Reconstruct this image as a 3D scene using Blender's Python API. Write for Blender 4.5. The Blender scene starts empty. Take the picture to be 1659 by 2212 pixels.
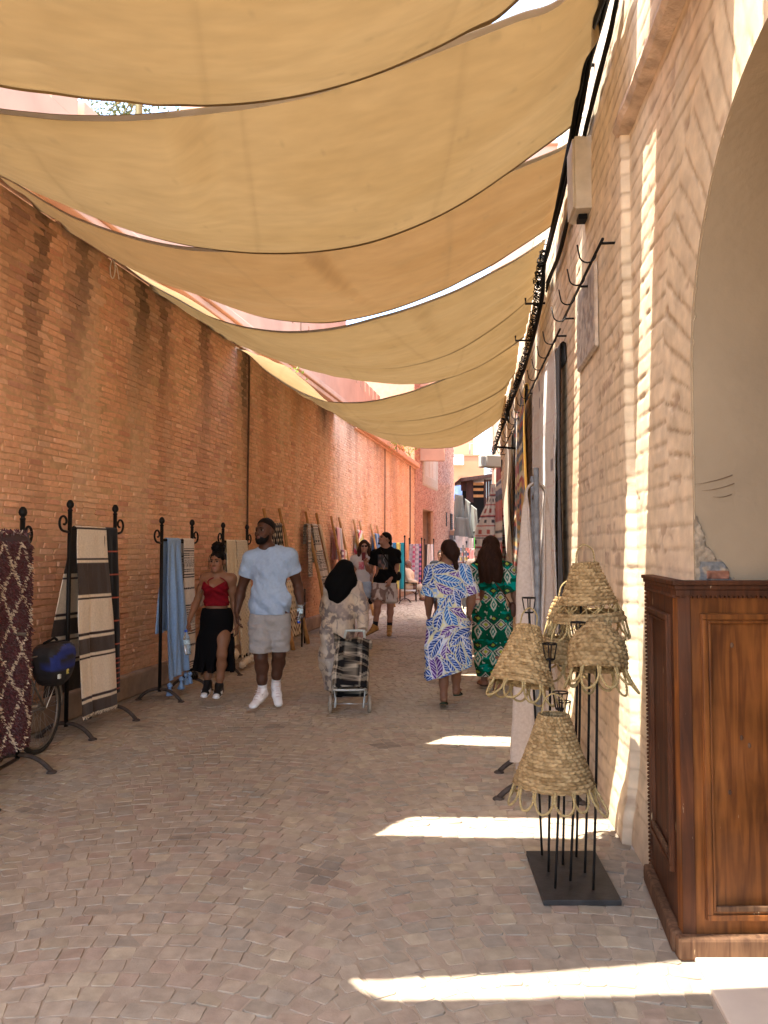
import bpy, bmesh, math, random
import numpy as np
from mathutils import Vector, Matrix
random.seed(7); RNG = np.random.default_rng(7)
SC = bpy.context.scene
COL = SC.collection
R = math.radians
# ---------------------------------------------------------------- camera model (photo units: 1659 x 2212)
F, CX, CY, H = 1662.0, 829.5, 1106.0, 1.57
PT = math.atan(79 / F); CP, SP = math.cos(PT), math.sin(PT)
def P(px, py, d):
    a = (px - CX) / F; b = (CY - py) / F
    s = d / (CP - b * SP)
    return np.array([a * s, d, H + (SP + b * CP) * s])
def G(px, py, z=0.0):
    a = (px - CX) / F; b = (CY - py) / F
    s = (z - H) / (SP + b * CP)
    return np.array([a * s, (CP - b * SP) * s, z])
WL0, WLS = -4.29, 0.193          # left wall line  x = WL0 + WLS*y
WR0, WRS = 0.92, 0.094           # right wall line
def xl(y): return WL0 + WLS * y
def xr(y): return WR0 + WRS * y
def wl_d(px): return WL0 / ((px - CX) / F - WLS)
def wr_d(px): return WR0 / ((px - CX) / F - WRS)
# ---------------------------------------------------------------- numpy noise
def _hash(i, j, k, seed):
    n = (i * 374761393 + j * 668265263 + k * 2147483647 + seed * 974711 + 1013904223) & 0xFFFFFFFF
    n = ((n ^ (n >> 13)) * 1274126177) & 0xFFFFFFFF
    n = ((n ^ (n >> 16)) * 2246822519) & 0xFFFFFFFF
    return ((n ^ (n >> 15)) & 0xFFFFFF) / float(0xFFFFFF)
def vn(x, y, z=0.0, seed=0):
    x, y, z = np.broadcast_arrays(np.asarray(x, float), np.asarray(y, float), np.asarray(z, float))
    xi, yi, zi = np.floor(x).astype(np.int64), np.floor(y).astype(np.int64), np.floor(z).astype(np.int64)
    fx, fy, fz = x - xi, y - yi, z - zi
    fx, fy, fz = [f * f * (3 - 2 * f) for f in (fx, fy, fz)]
    o = 0
    for a in (0, 1):
        wa = fx if a else 1 - fx
        for b in (0, 1):
            wb = fy if b else 1 - fy
            for c in (0, 1):
                wc = fz if c else 1 - fz
                o = o + wa * wb * wc * _hash(xi + a, yi + b, zi + c, seed)
    return o
def fbm(x, y, z=0.0, seed=0, o=3):
    t, a, s = 0, .5, 0
    for i in range(o):
        t = t + a * vn(np.asarray(x) * 2 ** i, np.asarray(y) * 2 ** i, np.asarray(z) * 2 ** i, seed + i * 17); s += a; a *= .5
    return t / s
def ss(a, b, x):
    t = np.clip((np.asarray(x, float) - a) / (b - a), 0, 1); return t * t * (3 - 2 * t)
def lerp(a, b, t): return np.asarray(a) + (np.asarray(b) - np.asarray(a)) * t
def mixc(c0, c1, t):
    t = np.clip(np.asarray(t, float), 0, 1)[..., None]
    return np.asarray(c0, float) * (1 - t) + np.asarray(c1, float) * t
def srgb(r, g, b):
    return tuple(((c / 255) / 12.92 if c / 255 <= .04045 else ((c / 255 + .055) / 1.055) ** 2.4) for c in (r, g, b))
# ---------------------------------------------------------------- materials
def pm(name, base=(.5, .5, .5), rough=.75, var=.0, vscale=8, bump=0, bscale=60, metal=0, attr=False, spec=.35,
       transl=0, sheen=0, stretch=None, bdist=.004, alpha=1, trans=0, ior=1.45, detail=5):
    m = bpy.data.materials.new(name); m.use_nodes = True
    nt = m.node_tree; N = nt.nodes; L = nt.links
    b = N['Principled BSDF']; b.inputs['Roughness'].default_value = rough; b.inputs['Metallic'].default_value = metal
    b.inputs['Specular IOR Level'].default_value = spec
    b.inputs['IOR'].default_value = ior
    if trans: b.inputs['Transmission Weight'].default_value = trans
    if sheen: b.inputs['Sheen Weight'].default_value = sheen
    tc = N.new('ShaderNodeTexCoord'); co = tc.outputs['Object']
    if stretch:
        mp = N.new('ShaderNodeMapping'); mp.inputs['Scale'].default_value = stretch; L.new(co, mp.inputs[0]); co = mp.outputs[0]
    if attr:
        a = N.new('ShaderNodeAttribute'); a.attribute_name = 'Col'; c = a.outputs['Color']
    else:
        rgb = N.new('ShaderNodeRGB'); rgb.outputs[0].default_value = (*base, 1); c = rgb.outputs[0]
    if var:
        n = N.new('ShaderNodeTexNoise'); n.inputs['Scale'].default_value = vscale; n.inputs['Detail'].default_value = detail
        L.new(co, n.inputs['Vector'])
        mr = N.new('ShaderNodeMapRange'); mr.inputs[1].default_value = .3; mr.inputs[2].default_value = .7
        mr.inputs[3].default_value = 1 - var; mr.inputs[4].default_value = 1 + var
        L.new(n.outputs[0], mr.inputs[0])
        mx = N.new('ShaderNodeMix'); mx.data_type = 'RGBA'; mx.blend_type = 'MULTIPLY'; mx.inputs[0].default_value = 1
        L.new(c, mx.inputs[6]); L.new(mr.outputs[0], mx.inputs[7]); c = mx.outputs[2]
    L.new(c, b.inputs['Base Color'])
    nrm = None
    if bump:
        n2 = N.new('ShaderNodeTexNoise'); n2.inputs['Scale'].default_value = bscale; n2.inputs['Detail'].default_value = 6
        L.new(co, n2.inputs['Vector'])
        bp = N.new('ShaderNodeBump'); bp.inputs['Strength'].default_value = bump; bp.inputs['Distance'].default_value = bdist
        L.new(n2.outputs[0], bp.inputs['Height']); L.new(bp.outputs[0], b.inputs['Normal']); nrm = bp.outputs[0]
    if transl:
        t = N.new('ShaderNodeBsdfTranslucent'); L.new(c, t.inputs['Color'])
        if nrm: L.new(nrm, t.inputs['Normal'])
        ms = N.new('ShaderNodeMixShader'); ms.inputs[0].default_value = transl
        L.new(b.outputs[0], ms.inputs[1]); L.new(t.outputs[0], ms.inputs[2])
        L.new(ms.outputs[0], N['Material Output'].inputs['Surface'])
    return m
# ---------------------------------------------------------------- mesh objects
class MB:
    """collects pieces that become ONE mesh"""
    def __init__(s): s.v = []; s.f = []; s.c = []; s.n = 0
    def add(s, V, Fc, col=None):
        V = np.asarray(V, float).reshape(-1, 3)
        s.v.append(V)
        if isinstance(Fc, np.ndarray): s.f.append(Fc + s.n)
        else: s.f.append([tuple(i + s.n for i in f) for f in Fc])
        if col is not None:
            c = np.asarray(col, float)
            s.c.append(np.broadcast_to(c, (len(V), 3)) if c.ndim == 1 else c)
        s.n += len(V); return s
    def tube(s, pts, r, n=8, closed=False, cap=True, col=None): return s.add(*tube(pts, r, n, closed, cap), col=col)
    def box(s, c, size, rot=None, col=None): return s.add(*box(c, size, rot), col=col)
    def build(s, name, mat, parent=None, smooth=True, bevel=0, sol=0):
        return mk(name, np.concatenate(s.v), s.f, mat, parent, smooth, np.concatenate(s.c) if s.c else None, bevel, sol)
LOCS = {}
def mk(name, V, faces, mat, parent=None, smooth=True, col=None, bevel=0, sol=0):
    me = bpy.data.meshes.new(name)
    V = np.asarray(V, np.float32).reshape(-1, 3)
    if isinstance(faces, np.ndarray): faces = [faces]
    loops, starts, tot, ls = [], [], [], 0
    if faces and (isinstance(faces[0], np.ndarray) or isinstance(faces[0], list)):
        groups = faces
    else: groups = [faces]
    for g in groups:
        if isinstance(g, np.ndarray):
            if len(g) == 0: continue
            k = g.shape[1]; loops.append(g.ravel()); starts.append(ls + np.arange(len(g)) * k); tot.append(np.full(len(g), k)); ls += g.size
        else:
            for f in g:
                loops.append(np.asarray(f)); starts.append(np.array([ls])); tot.append(np.array([len(f)])); ls += len(f)
    loops = np.concatenate(loops).astype(np.int32); starts = np.concatenate(starts).astype(np.int32); tot = np.concatenate(tot).astype(np.int32)
    me.vertices.add(len(V)); me.vertices.foreach_set('co', V.ravel())
    me.loops.add(len(loops)); me.loops.foreach_set('vertex_index', loops)
    me.polygons.add(len(starts)); me.polygons.foreach_set('loop_start', starts); me.polygons.foreach_set('loop_total', tot)
    me.polygons.foreach_set('use_smooth', np.full(len(starts), smooth))
    if col is not None:
        c = np.ones((len(V), 4), np.float32); c[:, :3] = np.clip(col, 0, 1)
        a = me.attributes.new('Col', 'FLOAT_COLOR', 'POINT'); a.data.foreach_set('color', c.ravel())
    me.update(calc_edges=True); me.validate()
    if mat: me.materials.append(mat)
    o = bpy.data.objects.new(name, me); COL.objects.link(o)
    if parent:
        o.parent = parent
        if parent.name in LOCS: o.matrix_parent_inverse = Matrix.Translation(-Vector(LOCS[parent.name]))
    if sol:
        md = o.modifiers.new('thick', 'SOLIDIFY'); md.thickness = sol; md.offset = 0
    if bevel:
        md = o.modifiers.new('bevel', 'BEVEL'); md.width = bevel; md.segments = 2; md.limit_method = 'ANGLE'; md.angle_limit = R(40)
        md.harden_normals = False
    return o
def tag(o, label=None, cat=None, group=None, kind=None):
    if label: o['label'] = label
    if cat: o['category'] = cat
    if group: o['group'] = group
    if kind: o['kind'] = kind
    return o
def thing(name, label, cat, loc=(0, 0, 0), group=None):
    o = bpy.data.objects.new(name, None); COL.objects.link(o); o.empty_display_size = .1
    o.location = tuple(float(c) for c in loc); LOCS[o.name] = tuple(float(c) for c in loc)
    return tag(o, label, cat, group)
def tube(pts, r, n=8, closed=False, cap=True):
    p = np.asarray(pts, float); m = len(p)
    r = np.broadcast_to(np.asarray(r, float), (m,)) if np.ndim(r) < 2 else r
    t = np.empty_like(p)
    if closed: t = np.roll(p, -1, 0) - np.roll(p, 1, 0)
    else:
        t[1:-1] = p[2:] - p[:-2]; t[0] = p[1] - p[0]; t[-1] = p[-1] - p[-2]
    t /= np.linalg.norm(t, axis=1)[:, None] + 1e-12
    u = np.cross(t[0], [0, 0, 1.0]);
    if np.linalg.norm(u) < 1e-3: u = np.cross(t[0], [0, 1.0, 0])
    u /= np.linalg.norm(u); V = []
    ang = np.arange(n) * 2 * math.pi / n
    for i in range(m):
        u = u - t[i] * u.dot(t[i]); u /= np.linalg.norm(u) + 1e-12
        w = np.cross(t[i], u)
        V.append(p[i] + r[i] * (np.cos(ang)[:, None] * u + np.sin(ang)[:, None] * w))
    V = np.concatenate(V); fc = []
    k = np.arange(n); k2 = (k + 1) % n
    for i in range(m if closed else m - 1):
        a, b = i * n, ((i + 1) % m) * n
        fc.append(np.stack([a + k, a + k2, b + k2, b + k], 1))
    Q = np.concatenate(fc)
    if closed or not cap: return V, Q
    c0, c1 = len(V), len(V) + 1
    V = np.concatenate([V, p[:1], p[-1:]])
    T = [(c0, int(k2[j]), int(k[j])) for j in range(n)] + [(c1, (m - 1) * n + int(k[j]), (m - 1) * n + int(k2[j])) for j in range(n)]
    return V, [tuple(q) for q in Q.tolist()] + T
BOXF = [(0, 2, 3, 1), (4, 5, 7, 6), (0, 1, 5, 4), (2, 6, 7, 3), (0, 4, 6, 2), (1, 3, 7, 5)]
def box(c, size, rot=None):
    V = np.array([[(i & 1) - .5, ((i >> 1) & 1) - .5, ((i >> 2) & 1) - .5] for i in range(8)]) * np.asarray(size, float)
    if rot is not None: V = V @ np.asarray(rot).T
    return V + np.asarray(c, float), BOXF
def rotz(a): c, s = math.cos(a), math.sin(a); return np.array([[c, -s, 0], [s, c, 0], [0, 0, 1.0]])
def lathe(prof, n=24, c=(0, 0, 0), axis=None):
    pr = np.asarray(prof, float); m = len(pr); a = np.arange(n) * 2 * math.pi / n
    V = np.stack([pr[:, 0, None] * np.cos(a), pr[:, 0, None] * np.sin(a), np.repeat(pr[:, 1, None], n, 1)], -1).reshape(-1, 3)
    if axis is not None:
        z = np.asarray(axis, float); z = z / np.linalg.norm(z); x = np.cross([0, 1, 0], z); x /= np.linalg.norm(x); y = np.cross(z, x)
        V = V @ np.stack([x, y, z])
    k = np.arange(n); k2 = (k + 1) % n
    Q = np.concatenate([np.stack([i * n + k, i * n + k2, (i + 1) * n + k2, (i + 1) * n + k], 1) for i in range(m - 1)])
    return V + np.asarray(c, float), Q
def gridfaces(nu, nv):
    i, j = np.meshgrid(np.arange(nu - 1), np.arange(nv - 1), indexing='ij'); a = (i * nv + j).ravel()
    return np.stack([a, a + nv, a + nv + 1, a + 1], 1)
def spline(pts, n):
    p = np.asarray(pts, float); m = len(p); pp = np.vstack([2 * p[0] - p[1], p, 2 * p[-1] - p[-2]])
    t = np.linspace(0, m - 1 - 1e-9, n); i = t.astype(int); f = (t - i)[:, None]
    a, b, c, d = pp[i], pp[i + 1], pp[i + 2], pp[i + 3]
    return .5 * ((2 * b) + (c - a) * f + (2 * a - 5 * b + 4 * c - d) * f ** 2 + (3 * b - a - 3 * c + d) * f ** 3)
def ball(c, r, n=12, m=8):
    t = np.linspace(-math.pi / 2, math.pi / 2, m); rr = np.broadcast_to(np.asarray(r, float), (3,))
    V, Q = lathe(np.stack([np.cos(t) + 1e-5, np.sin(t)], 1), n); return V * rr + np.asarray(c, float), Q
def outline_stones(C, U, W, Nn, hu, hw, depth, rnd, jit, tilt=0.0):
    """many small stones in one mesh: C centres, U/W in-plane axes, Nn normal, half sizes, rounded + jittered outlines"""
    n = len(C); k = 8
    base = np.array([[-1, -.72], [-.84, -1], [.84, -1], [1, -.72], [1, .72], [.84, 1], [-.84, 1], [-1, .72]])
    o = base[None] + RNG.normal(0, jit, (n, k, 2))
    top, low = o * (1 - rnd)[:, None, None] if np.ndim(rnd) else o * (1 - rnd), o
    hu = np.broadcast_to(hu, (n,)); hw = np.broadcast_to(hw, (n,)); depth = np.broadcast_to(depth, (n,))
    tl = RNG.normal(0, tilt, (n, 2)) if tilt else np.zeros((n, 2))
    def pos(o2, h):
        return (C[:, None] + U[:, None] * (o2[..., 0] * hu[:, None])[..., None] + W[:, None] * (o2[..., 1] * hw[:, None])[..., None]
                + Nn[:, None] * (h + tl[:, 0, None] * o2[..., 0] + tl[:, 1, None] * o2[..., 1])[..., None])
    A = pos(top, depth[:, None]); B = pos(low, depth[:, None] * .72 - .001); D_ = pos(low * 1.06, np.full((n, 1), -.02))
    V = np.concatenate([A, B, D_], 1).reshape(-1, 3)
    s = (np.arange(n) * 3 * k)[:, None]
    q = np.arange(k); q2 = (q + 1) % k
    F8 = s + q[None]
    def ring(a, b): return (np.stack([a + q, b + q, b + q2, a + q2], 1)[None] + s[:, :, None]).reshape(-1, 4)
    return V, [F8, ring(0, k), ring(k, 2 * k)], 3 * k
# ================================================================ world, sun, camera
W = bpy.data.worlds.new("World"); SC.world = W; W.use_nodes = True
SUN = Vector((0.27, 0.17, -1.0)).normalized()          # direction the light travels
elev = math.asin(-SUN.z); az_from = math.atan2(-SUN.x, -SUN.y)   # towards the sun, clockwise from +Y
nt = W.node_tree; sky = nt.nodes.new('ShaderNodeTexSky'); sky.sky_type = 'NISHITA'; sky.sun_disc = False
sky.sun_elevation = elev; sky.sun_rotation = az_from; sky.air_density = 1.0; sky.dust_density = 2.5; sky.altitude = 450
nt.links.new(sky.outputs[0], nt.nodes['Background'].inputs[0]); nt.nodes['Background'].inputs[1].default_value = 0.15
sl = bpy.data.lights.new('sun', 'SUN'); sl.energy = 2.1; sl.angle = R(.5); sl.color = (1, .945, .85)
so = bpy.data.objects.new('sun', sl); COL.objects.link(so); so.rotation_euler = SUN.to_track_quat('-Z', 'Y').to_euler()
cam = bpy.data.cameras.new('camera'); co = bpy.data.objects.new('camera', cam); COL.objects.link(co)
co.location = (0, 0, H); co.rotation_euler = (R(90) + PT, 0, 0)
cam.sensor_fit = 'VERTICAL'; cam.sensor_height = 36; cam.sensor_width = 27; cam.lens = F / 2212 * 36; cam.clip_end = 500; cam.clip_start = .05
SC.camera = co
SC.view_settings.view_transform = 'Standard'; SC.view_settings.look = 'None'; SC.view_settings.gamma = 1
SC.view_settings.exposure = 3.3
SC.cycles.max_bounces = 10; SC.cycles.diffuse_bounces = 6; SC.cycles.use_denoising = True
SC.cycles.transmission_bounces = 6; SC.cycles.transparent_max_bounces = 8
# ================================================================ ground
m_base = pm('sand_joint', (.345, .275, .20), .95, .15, 6, .4, 220)
gb = MB(); gb.add([(-120, -40, -.002), (120, -40, -.002), (120, 200, -.002), (-120, 200, -.002)], [(0, 1, 2, 3)])
tag(gb.build('ground', m_base, None, False), kind='structure')
m_sett = pm('sett_stone', rough=.85, attr=True, var=.16, vscale=16, bump=.35, bscale=110, spec=.25, bdist=.003)
def setts():
    C, U, Wd, hu, hw, cols = [], [], [], [], [], []
    aw, row = 1.7, .092
    k = -14
    while k * row + 1.0 < 33.5:
        y0 = 1.0 + k * row; x = -5 + RNG.uniform(0, .1)
        while x < 5:
            w = RNG.uniform(.078, .118); xc = x + w / 2; ph = (xc + .25 * math.sin(y0 * .23) + 50 * aw) % aw; s = ph / (aw / 2) - 1
            yc = y0 + .24 * (1 - s * s) + .012 * math.sin(xc * 7 + y0 * 2); sl = np.clip(-.48 * s / (aw / 2), -.5, .5)
            if 1.0 < yc and xl(yc) < xc < xr(yc) + .05 and not (yc < 3.06 and xc > 1.12):
                C.append((xc, yc)); U.append(sl + RNG.normal(0, .04)); hu.append(w / 2 - .0026); hw.append(row / 2 * (1 + sl * sl) ** -.5 - .0022)
            x += w
        k += 1
    C = np.array(C); U = np.array(U); n = len(C)
    u = np.stack([np.ones(n), U, np.zeros(n)], 1); u /= np.linalg.norm(u, axis=1)[:, None]
    w = np.stack([-u[:, 1], u[:, 0], u[:, 2]], 1)
    N3 = np.tile([0, 0, 1.0], (n, 1)); C3 = np.column_stack([C, np.zeros(n)])
    z = np.clip(RNG.normal(.0012, .0013, n), -.001, .006)
    near = ss(9, 4, C[:, 1])
    V, Fc, per = outline_stones(C3, u, w, N3, np.array(hu), np.array(hw), z, .04, .075, .0014)
    pal = np.array([(.395, .335, .262), (.38, .32, .25), (.42, .355, .275), (.36, .32, .26), (.395, .31, .245), (.435, .375, .28)])
    c = pal[RNG.integers(0, 6, n)] * RNG.uniform(.93, 1.07, (n, 1)) * np.array([.91, .87, .82])
    g = fbm(C[:, 0] * .8, C[:, 1] * .8, 0, 3)[:, None]
    c = c * (.82 + .36 * g)
    d = ss(.40, .75, fbm(C[:, 0] * .5 + 9, C[:, 1] * .5, 0, 8)) * .45
    c = mixc(c, (.435, .37, .27), d)
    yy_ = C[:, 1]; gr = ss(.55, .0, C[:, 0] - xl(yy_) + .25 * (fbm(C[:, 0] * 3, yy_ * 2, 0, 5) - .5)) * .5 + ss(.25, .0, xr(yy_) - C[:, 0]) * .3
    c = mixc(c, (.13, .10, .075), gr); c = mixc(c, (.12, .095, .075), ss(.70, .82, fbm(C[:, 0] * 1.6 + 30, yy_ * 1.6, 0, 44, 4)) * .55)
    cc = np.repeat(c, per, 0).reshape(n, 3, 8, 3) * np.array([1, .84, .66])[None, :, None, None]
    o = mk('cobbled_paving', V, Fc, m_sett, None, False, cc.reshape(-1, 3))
    tag(o, kind='structure')
setts()
# ================================================================ left brick wall
u_l = np.array([WLS, 1, 0]); u_l /= np.linalg.norm(u_l); n_l = np.array([u_l[1], -u_l[0], 0])
def Lp(s, z, off=0.0):
    s = np.asarray(s, float); z = np.asarray(z, float)
    return np.array([WL0, 0, 0]) + u_l * s[..., None] + n_l * np.asarray(off, float)[..., None] * np.ones_like(s)[..., None] + np.stack([0 * z, 0 * z, z], -1)
S_OF = lambda y: y * math.sqrt(1 + WLS ** 2)
LZ = 4.52
stains = [(wl_d(px), w, i, l) for px, w, i, l in [(18, .22, .75, .7), (72, .16, .95, 1.9), (160, .25, .85, 1.1), (262, .18, .6, .5), (300, .3, .95, 1.3), (345, .16, .85, 1.2), (440, .17, 1, 1.0),
          (528, .22, .95, 1.3), (575, .5, .4, .5), (640, .4, .5, .6), (700, .5, .8, .6), (760, .7, .7, .5), (815, .9, .5, .5), (850, .5, .5, 1.4)]]
def wall_stain(s, z):
    d = np.zeros_like(s)
    for y, w, i, l in stains:
        s0 = S_OF(y) + .06 * np.sin(z * 3 + y)
        f = np.exp(-((s - s0) / w) ** 2 * 1.2) * i * np.exp(-((LZ - z) / l) ** 1.6)
        d = np.maximum(d, f)
    d = np.maximum(d, .32 * ss(4.15, 4.5, z) * fbm(s * 1.5, z * .5, 0, 5))
    br = .35 + 1.1 * fbm(s * 7, z * 1.6, 0, 41)
    return np.clip(d * br * .85, 0, .85)
def wall_col(base, s, z, fr):
    pale = ss(.46, .70, fbm(s * 3.8, z * .12, 0, 11, 4)); red = ss(.52, .75, fbm(s * 2.2 + 40, z * .25, 0, 12, 4))
    org = ss(.5, .75, fbm(s * 1.1 + 80, z * .4, 0, 13, 3))
    c = mixc(base, (.74, .52, .34), pale * .62 * fr); c = mixc(c, (.36, .14, .085), red * .30); c = mixc(c, (.60, .30, .11), org * .4)
    c = mixc(c, (.40, .20, .11), ss(1.7, .6, z) * .4)  # lower bricks painted browner, for the light falling off downwards
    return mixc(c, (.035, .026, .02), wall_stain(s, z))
m_brick = pm('old_brick', rough=.9, attr=True, var=.11, vscale=22, bump=.55, bscale=75, spec=.2, bdist=.006)
m_mort = pm('brick_mortar', rough=.95, attr=True, var=.15, vscale=14, bump=.5, bscale=60, spec=.15, bdist=.006)
def left_wall():
    t = thing('brick_wall', 'tall weathered orange brick wall with dark water stains along the left of the alley', 'wall', (xl(14), 14, 0))
    s0, s1 = S_OF(-4), S_OF(28.2)
    ss_ = np.concatenate([np.linspace(s0, S_OF(4), 30), np.arange(S_OF(4) + .06, s1, .06), [s1]]); zs = np.linspace(0, LZ, 75)
    A, B = np.meshgrid(ss_, zs, indexing='ij')
    wob = .02 * (fbm(A * .5, B * .5, 0, 2) - .5)
    V = Lp(A, B, wob).reshape(-1, 3)
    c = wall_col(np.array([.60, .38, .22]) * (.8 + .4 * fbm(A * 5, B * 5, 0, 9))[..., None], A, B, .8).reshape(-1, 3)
    mk('mortar_face', V, gridfaces(len(ss_), len(zs)), m_mort, t, True, c)
    cs, cz, hu, hw, dp = [], [], [], [], []
    ch = .056; n = int(LZ / ch)
    for i in range(n):
        z = (i + .5) * ch
        s = S_OF(4.6) + RNG.uniform(0, .2)
        while s < s1 - .1:
            L = RNG.choice([.21, .2, .22, .11, .18, .24]) * RNG.uniform(.92, 1.08)
            if RNG.random() > .02:
                cs.append(s + L / 2); cz.append(z + .006 * math.sin(s * .9 + i * .11) + RNG.normal(0, .0025)); hu.append(L / 2 - .005); hw.append(ch / 2 - RNG.uniform(.004, .0075))
            s += L
    cs, cz, hu, hw = map(np.array, (cs, cz, hu, hw)); k = len(cs)
    low = ss(1.75, 1.2, cz)
    dp = np.clip(RNG.normal(.0075, .0034, k), .001, .02) + low * np.abs(RNG.normal(.002, .007, k))
    fl = ss(.55, .7, fbm(cs * 1.2, cz * 1.4, 0, 31)); dp = dp * (1 - .75 * fl)
    wob = .02 * (fbm(cs * .5, cz * .5, 0, 2) - .5)
    C = Lp(cs, cz, wob); U = np.tile(u_l, (k, 1)); Wz = np.tile([0, 0, 1.0], (k, 1)); Nn = np.tile(n_l, (k, 1))
    V, Fc, per = outline_stones(C, U, Wz, Nn, hu, hw, dp, .07 + .05 * RNG.random(k), .07, .0016)
    pal = np.array([(.47, .25, .145), (.45, .23, .135), (.49, .265, .16), (.40, .19, .118), (.39, .20, .13), (.52, .305, .195), (.45, .235, .14)])
    base = pal[RNG.choice(7, k, p=[.30, .22, .22, .05, .05, .06, .1])] * 1.6 * np.array([1.0, 1.07, 1.12]) * RNG.uniform(.94, 1.06, (k, 1))
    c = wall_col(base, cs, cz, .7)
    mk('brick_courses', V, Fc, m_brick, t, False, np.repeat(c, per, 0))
    m_cop = pm('wall_coping', (.42, .24, .14), .95, .3, 5, .6, 40, bdist=.01)
    b = MB()
    for a in np.arange(-4, 18.5, .9):
        b.box(Lp(S_OF(a + .45), LZ + .028 + RNG.uniform(-.004, .004), -.2), (.5, .895, .05), rotz(-math.atan(WLS)))
    b.build('coping', m_cop, t, False, .012)
    m_sal = pm('salmon_render', (.60, .30, .17), .9, .12, 4, .3, 30)
    b = MB().box(Lp(S_OF(23.3), LZ + .07, -.1), (.56, 9.9, .16), rotz(-math.atan(WLS))); b.box(Lp(S_OF(23.3), LZ - .035, -.14), (.42, 9.9, .05), rotz(-math.atan(WLS)))
    b.build('ledge', m_sal, t, False, .02)
    b = MB().box(Lp(S_OF(17), .13, .0), (.12, 24, .26), rotz(-math.atan(WLS)))
    b.build('plinth', pm('plinth_render', (.30, .21, .15), .95, .3, 5, .6, 40), t, False, .03)
    # iron conduits
    m_pipe = pm('rusty_pipe', (.10, .055, .035), .8, .3, 20)
    for px, z0, z1, r in ((530, .9, 4.5, .016), (829, 1.6, 4.5, .014), (884, 1.2, 4.9, .02)):
        y = wl_d(px); zz = np.linspace(z0, z1, 14)
        p = Lp(np.full(14, S_OF(y)) + .012 * np.sin(zz * 2), zz, np.full(14, .035))
        mk('conduit', *tube(p, r, 6), m_pipe, t)
    m_ring = pm('iron', (.05, .04, .035), .6)
    for px, py in ((838, 971), (868, 985), (300, 590)):
        y = wl_d(px); c = P(px, py, y); a = np.linspace(0, 2 * math.pi, 14, endpoint=False)
        mk('wall_ring', *tube(c + n_l * .03 + .05 * np.stack([0 * a, np.cos(a), np.sin(a)], 1), .008, 5, True), m_ring, t)
left_wall()
def set_back():
    m_s = pm('pink_render', (.47, .265, .17), .92, .14, 1.2, .25, 12, bdist=.01)
    m_c = pm('stained_render', (.42, .25, .145), .92, .35, 1.6, .4, 14, stretch=(1, 1, .25), bdist=.01)
    rz = rotz(-math.atan(WLS))
    t = thing('parapet_wall', 'stained salmon parapet with a moulded cornice set back above the brick wall', 'parapet', Lp(S_OF(14), LZ, -.9))
    MB().box(Lp(S_OF(12), LZ + .32, -.75), (.3, 33, .66), rz).build('wall', m_c, t, False)
    MB().box(Lp(S_OF(12), 5.26, -.7), (.62, 33, .12), rz).box(Lp(S_OF(12), 5.15, -.7), (.5, 33, .1), rz).build('cornice', m_s, t, False, .02)
    b = MB().box(Lp(S_OF(11), 5.95, -1.15), (.3, 34, 1.3), rz)
    for y in np.arange(-4, 27, .62): b.box(Lp(S_OF(y), 6.75, -1.15), (.3, .5, .34), rz)
    b.build('battlement', m_s, t, False, .015)
    t = thing('added_shade_block', 'tall salmon block added behind the brick wall to shade the far alley, mostly hidden by the sails', 'building', Lp(S_OF(19), 0, -3))  # added, nearly unseen block that keeps sun off the far street
    MB().box(Lp(S_OF(18.5), 7.5, -1.9), (1.3, 8.5, 15), rz).build('wall', m_s, t, False)
    # cross wall with slots behind the alley's bend
    t = thing('crenellated_wall', 'pink wall pierced by a row of narrow slots against the sky', 'wall', P(835, 866, 29))
    d = 29.0; b = MB(); sx = 20.4 / F * d; zt, zb = P(830, 822, d)[2], P(830, 837, d)[2]; z2 = P(830, 860, d)[2]
    xs = [P(768 + 20.4 * i, 850, d)[0] for i in range(-3, 8)]
    xa, xb = P(700, 850, d)[0], P(960, 850, d)[0]
    b.box(((xa + xb) / 2, d, (zt + zb) / 2), (xb - xa, .3, zt - zb)); b.box(((xa + xb) / 2, d, z2 - 1.2), (xb - xa, .3, 2.4))
    e = [xa] + xs + [xb]
    for a, c in zip(e[:-1], e[1:]): b.box(((a + c) / 2 + .0, d, (zb + z2) / 2), (c - a - .085, .297, zb - z2 + .006))
    b.build('slotted_parapet', m_s, t, False)
    # seedlings growing on the ledge
    for i, (px, py, d_, n, r) in enumerate(((858, 955, 22, 150, .32), (884, 966, 25, 110, .3), (640, 800, 14.5, 40, .16))):
        c = P(px, py, d_); b = MB()
        for _ in range(n):
            o = RNG.normal(0, 1, 3) * r * np.array([.5, .8, .45]); a = RNG.normal(0, 1, 3); a /= np.linalg.norm(a); w = np.cross(a, RNG.normal(0, 1, 3)); w /= np.linalg.norm(w)
            q = c + o; L = RNG.uniform(.04, .08); b.add([q, q + a * L * .5 + w * L * .3, q + a * L, q + a * L * .5 - w * L * .3], [(0, 1, 2, 3)])
        nm = thing('ledge_plant', ['yellow green weed spilling over the wall ledge under the last sail', 'yellow green weed at the far end of the ledge by the carved panel', 'tiny weed sprouting from the parapet cornice'][i], 'plant', c)
        b.build('foliage', m_leaf, nm, False)
        mk('stem', *tube([c - [0, 0, r * .9], c - [.03, 0, r * .2], c + [.02, .05, r * .5]], .012, 5), m_stem, nm)
m_leaf = pm('young_leaf', (.20, .24, .03), .6, .3, 30, transl=.35); m_stem = pm('stem', (.2, .16, .07), .8)
set_back()
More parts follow.
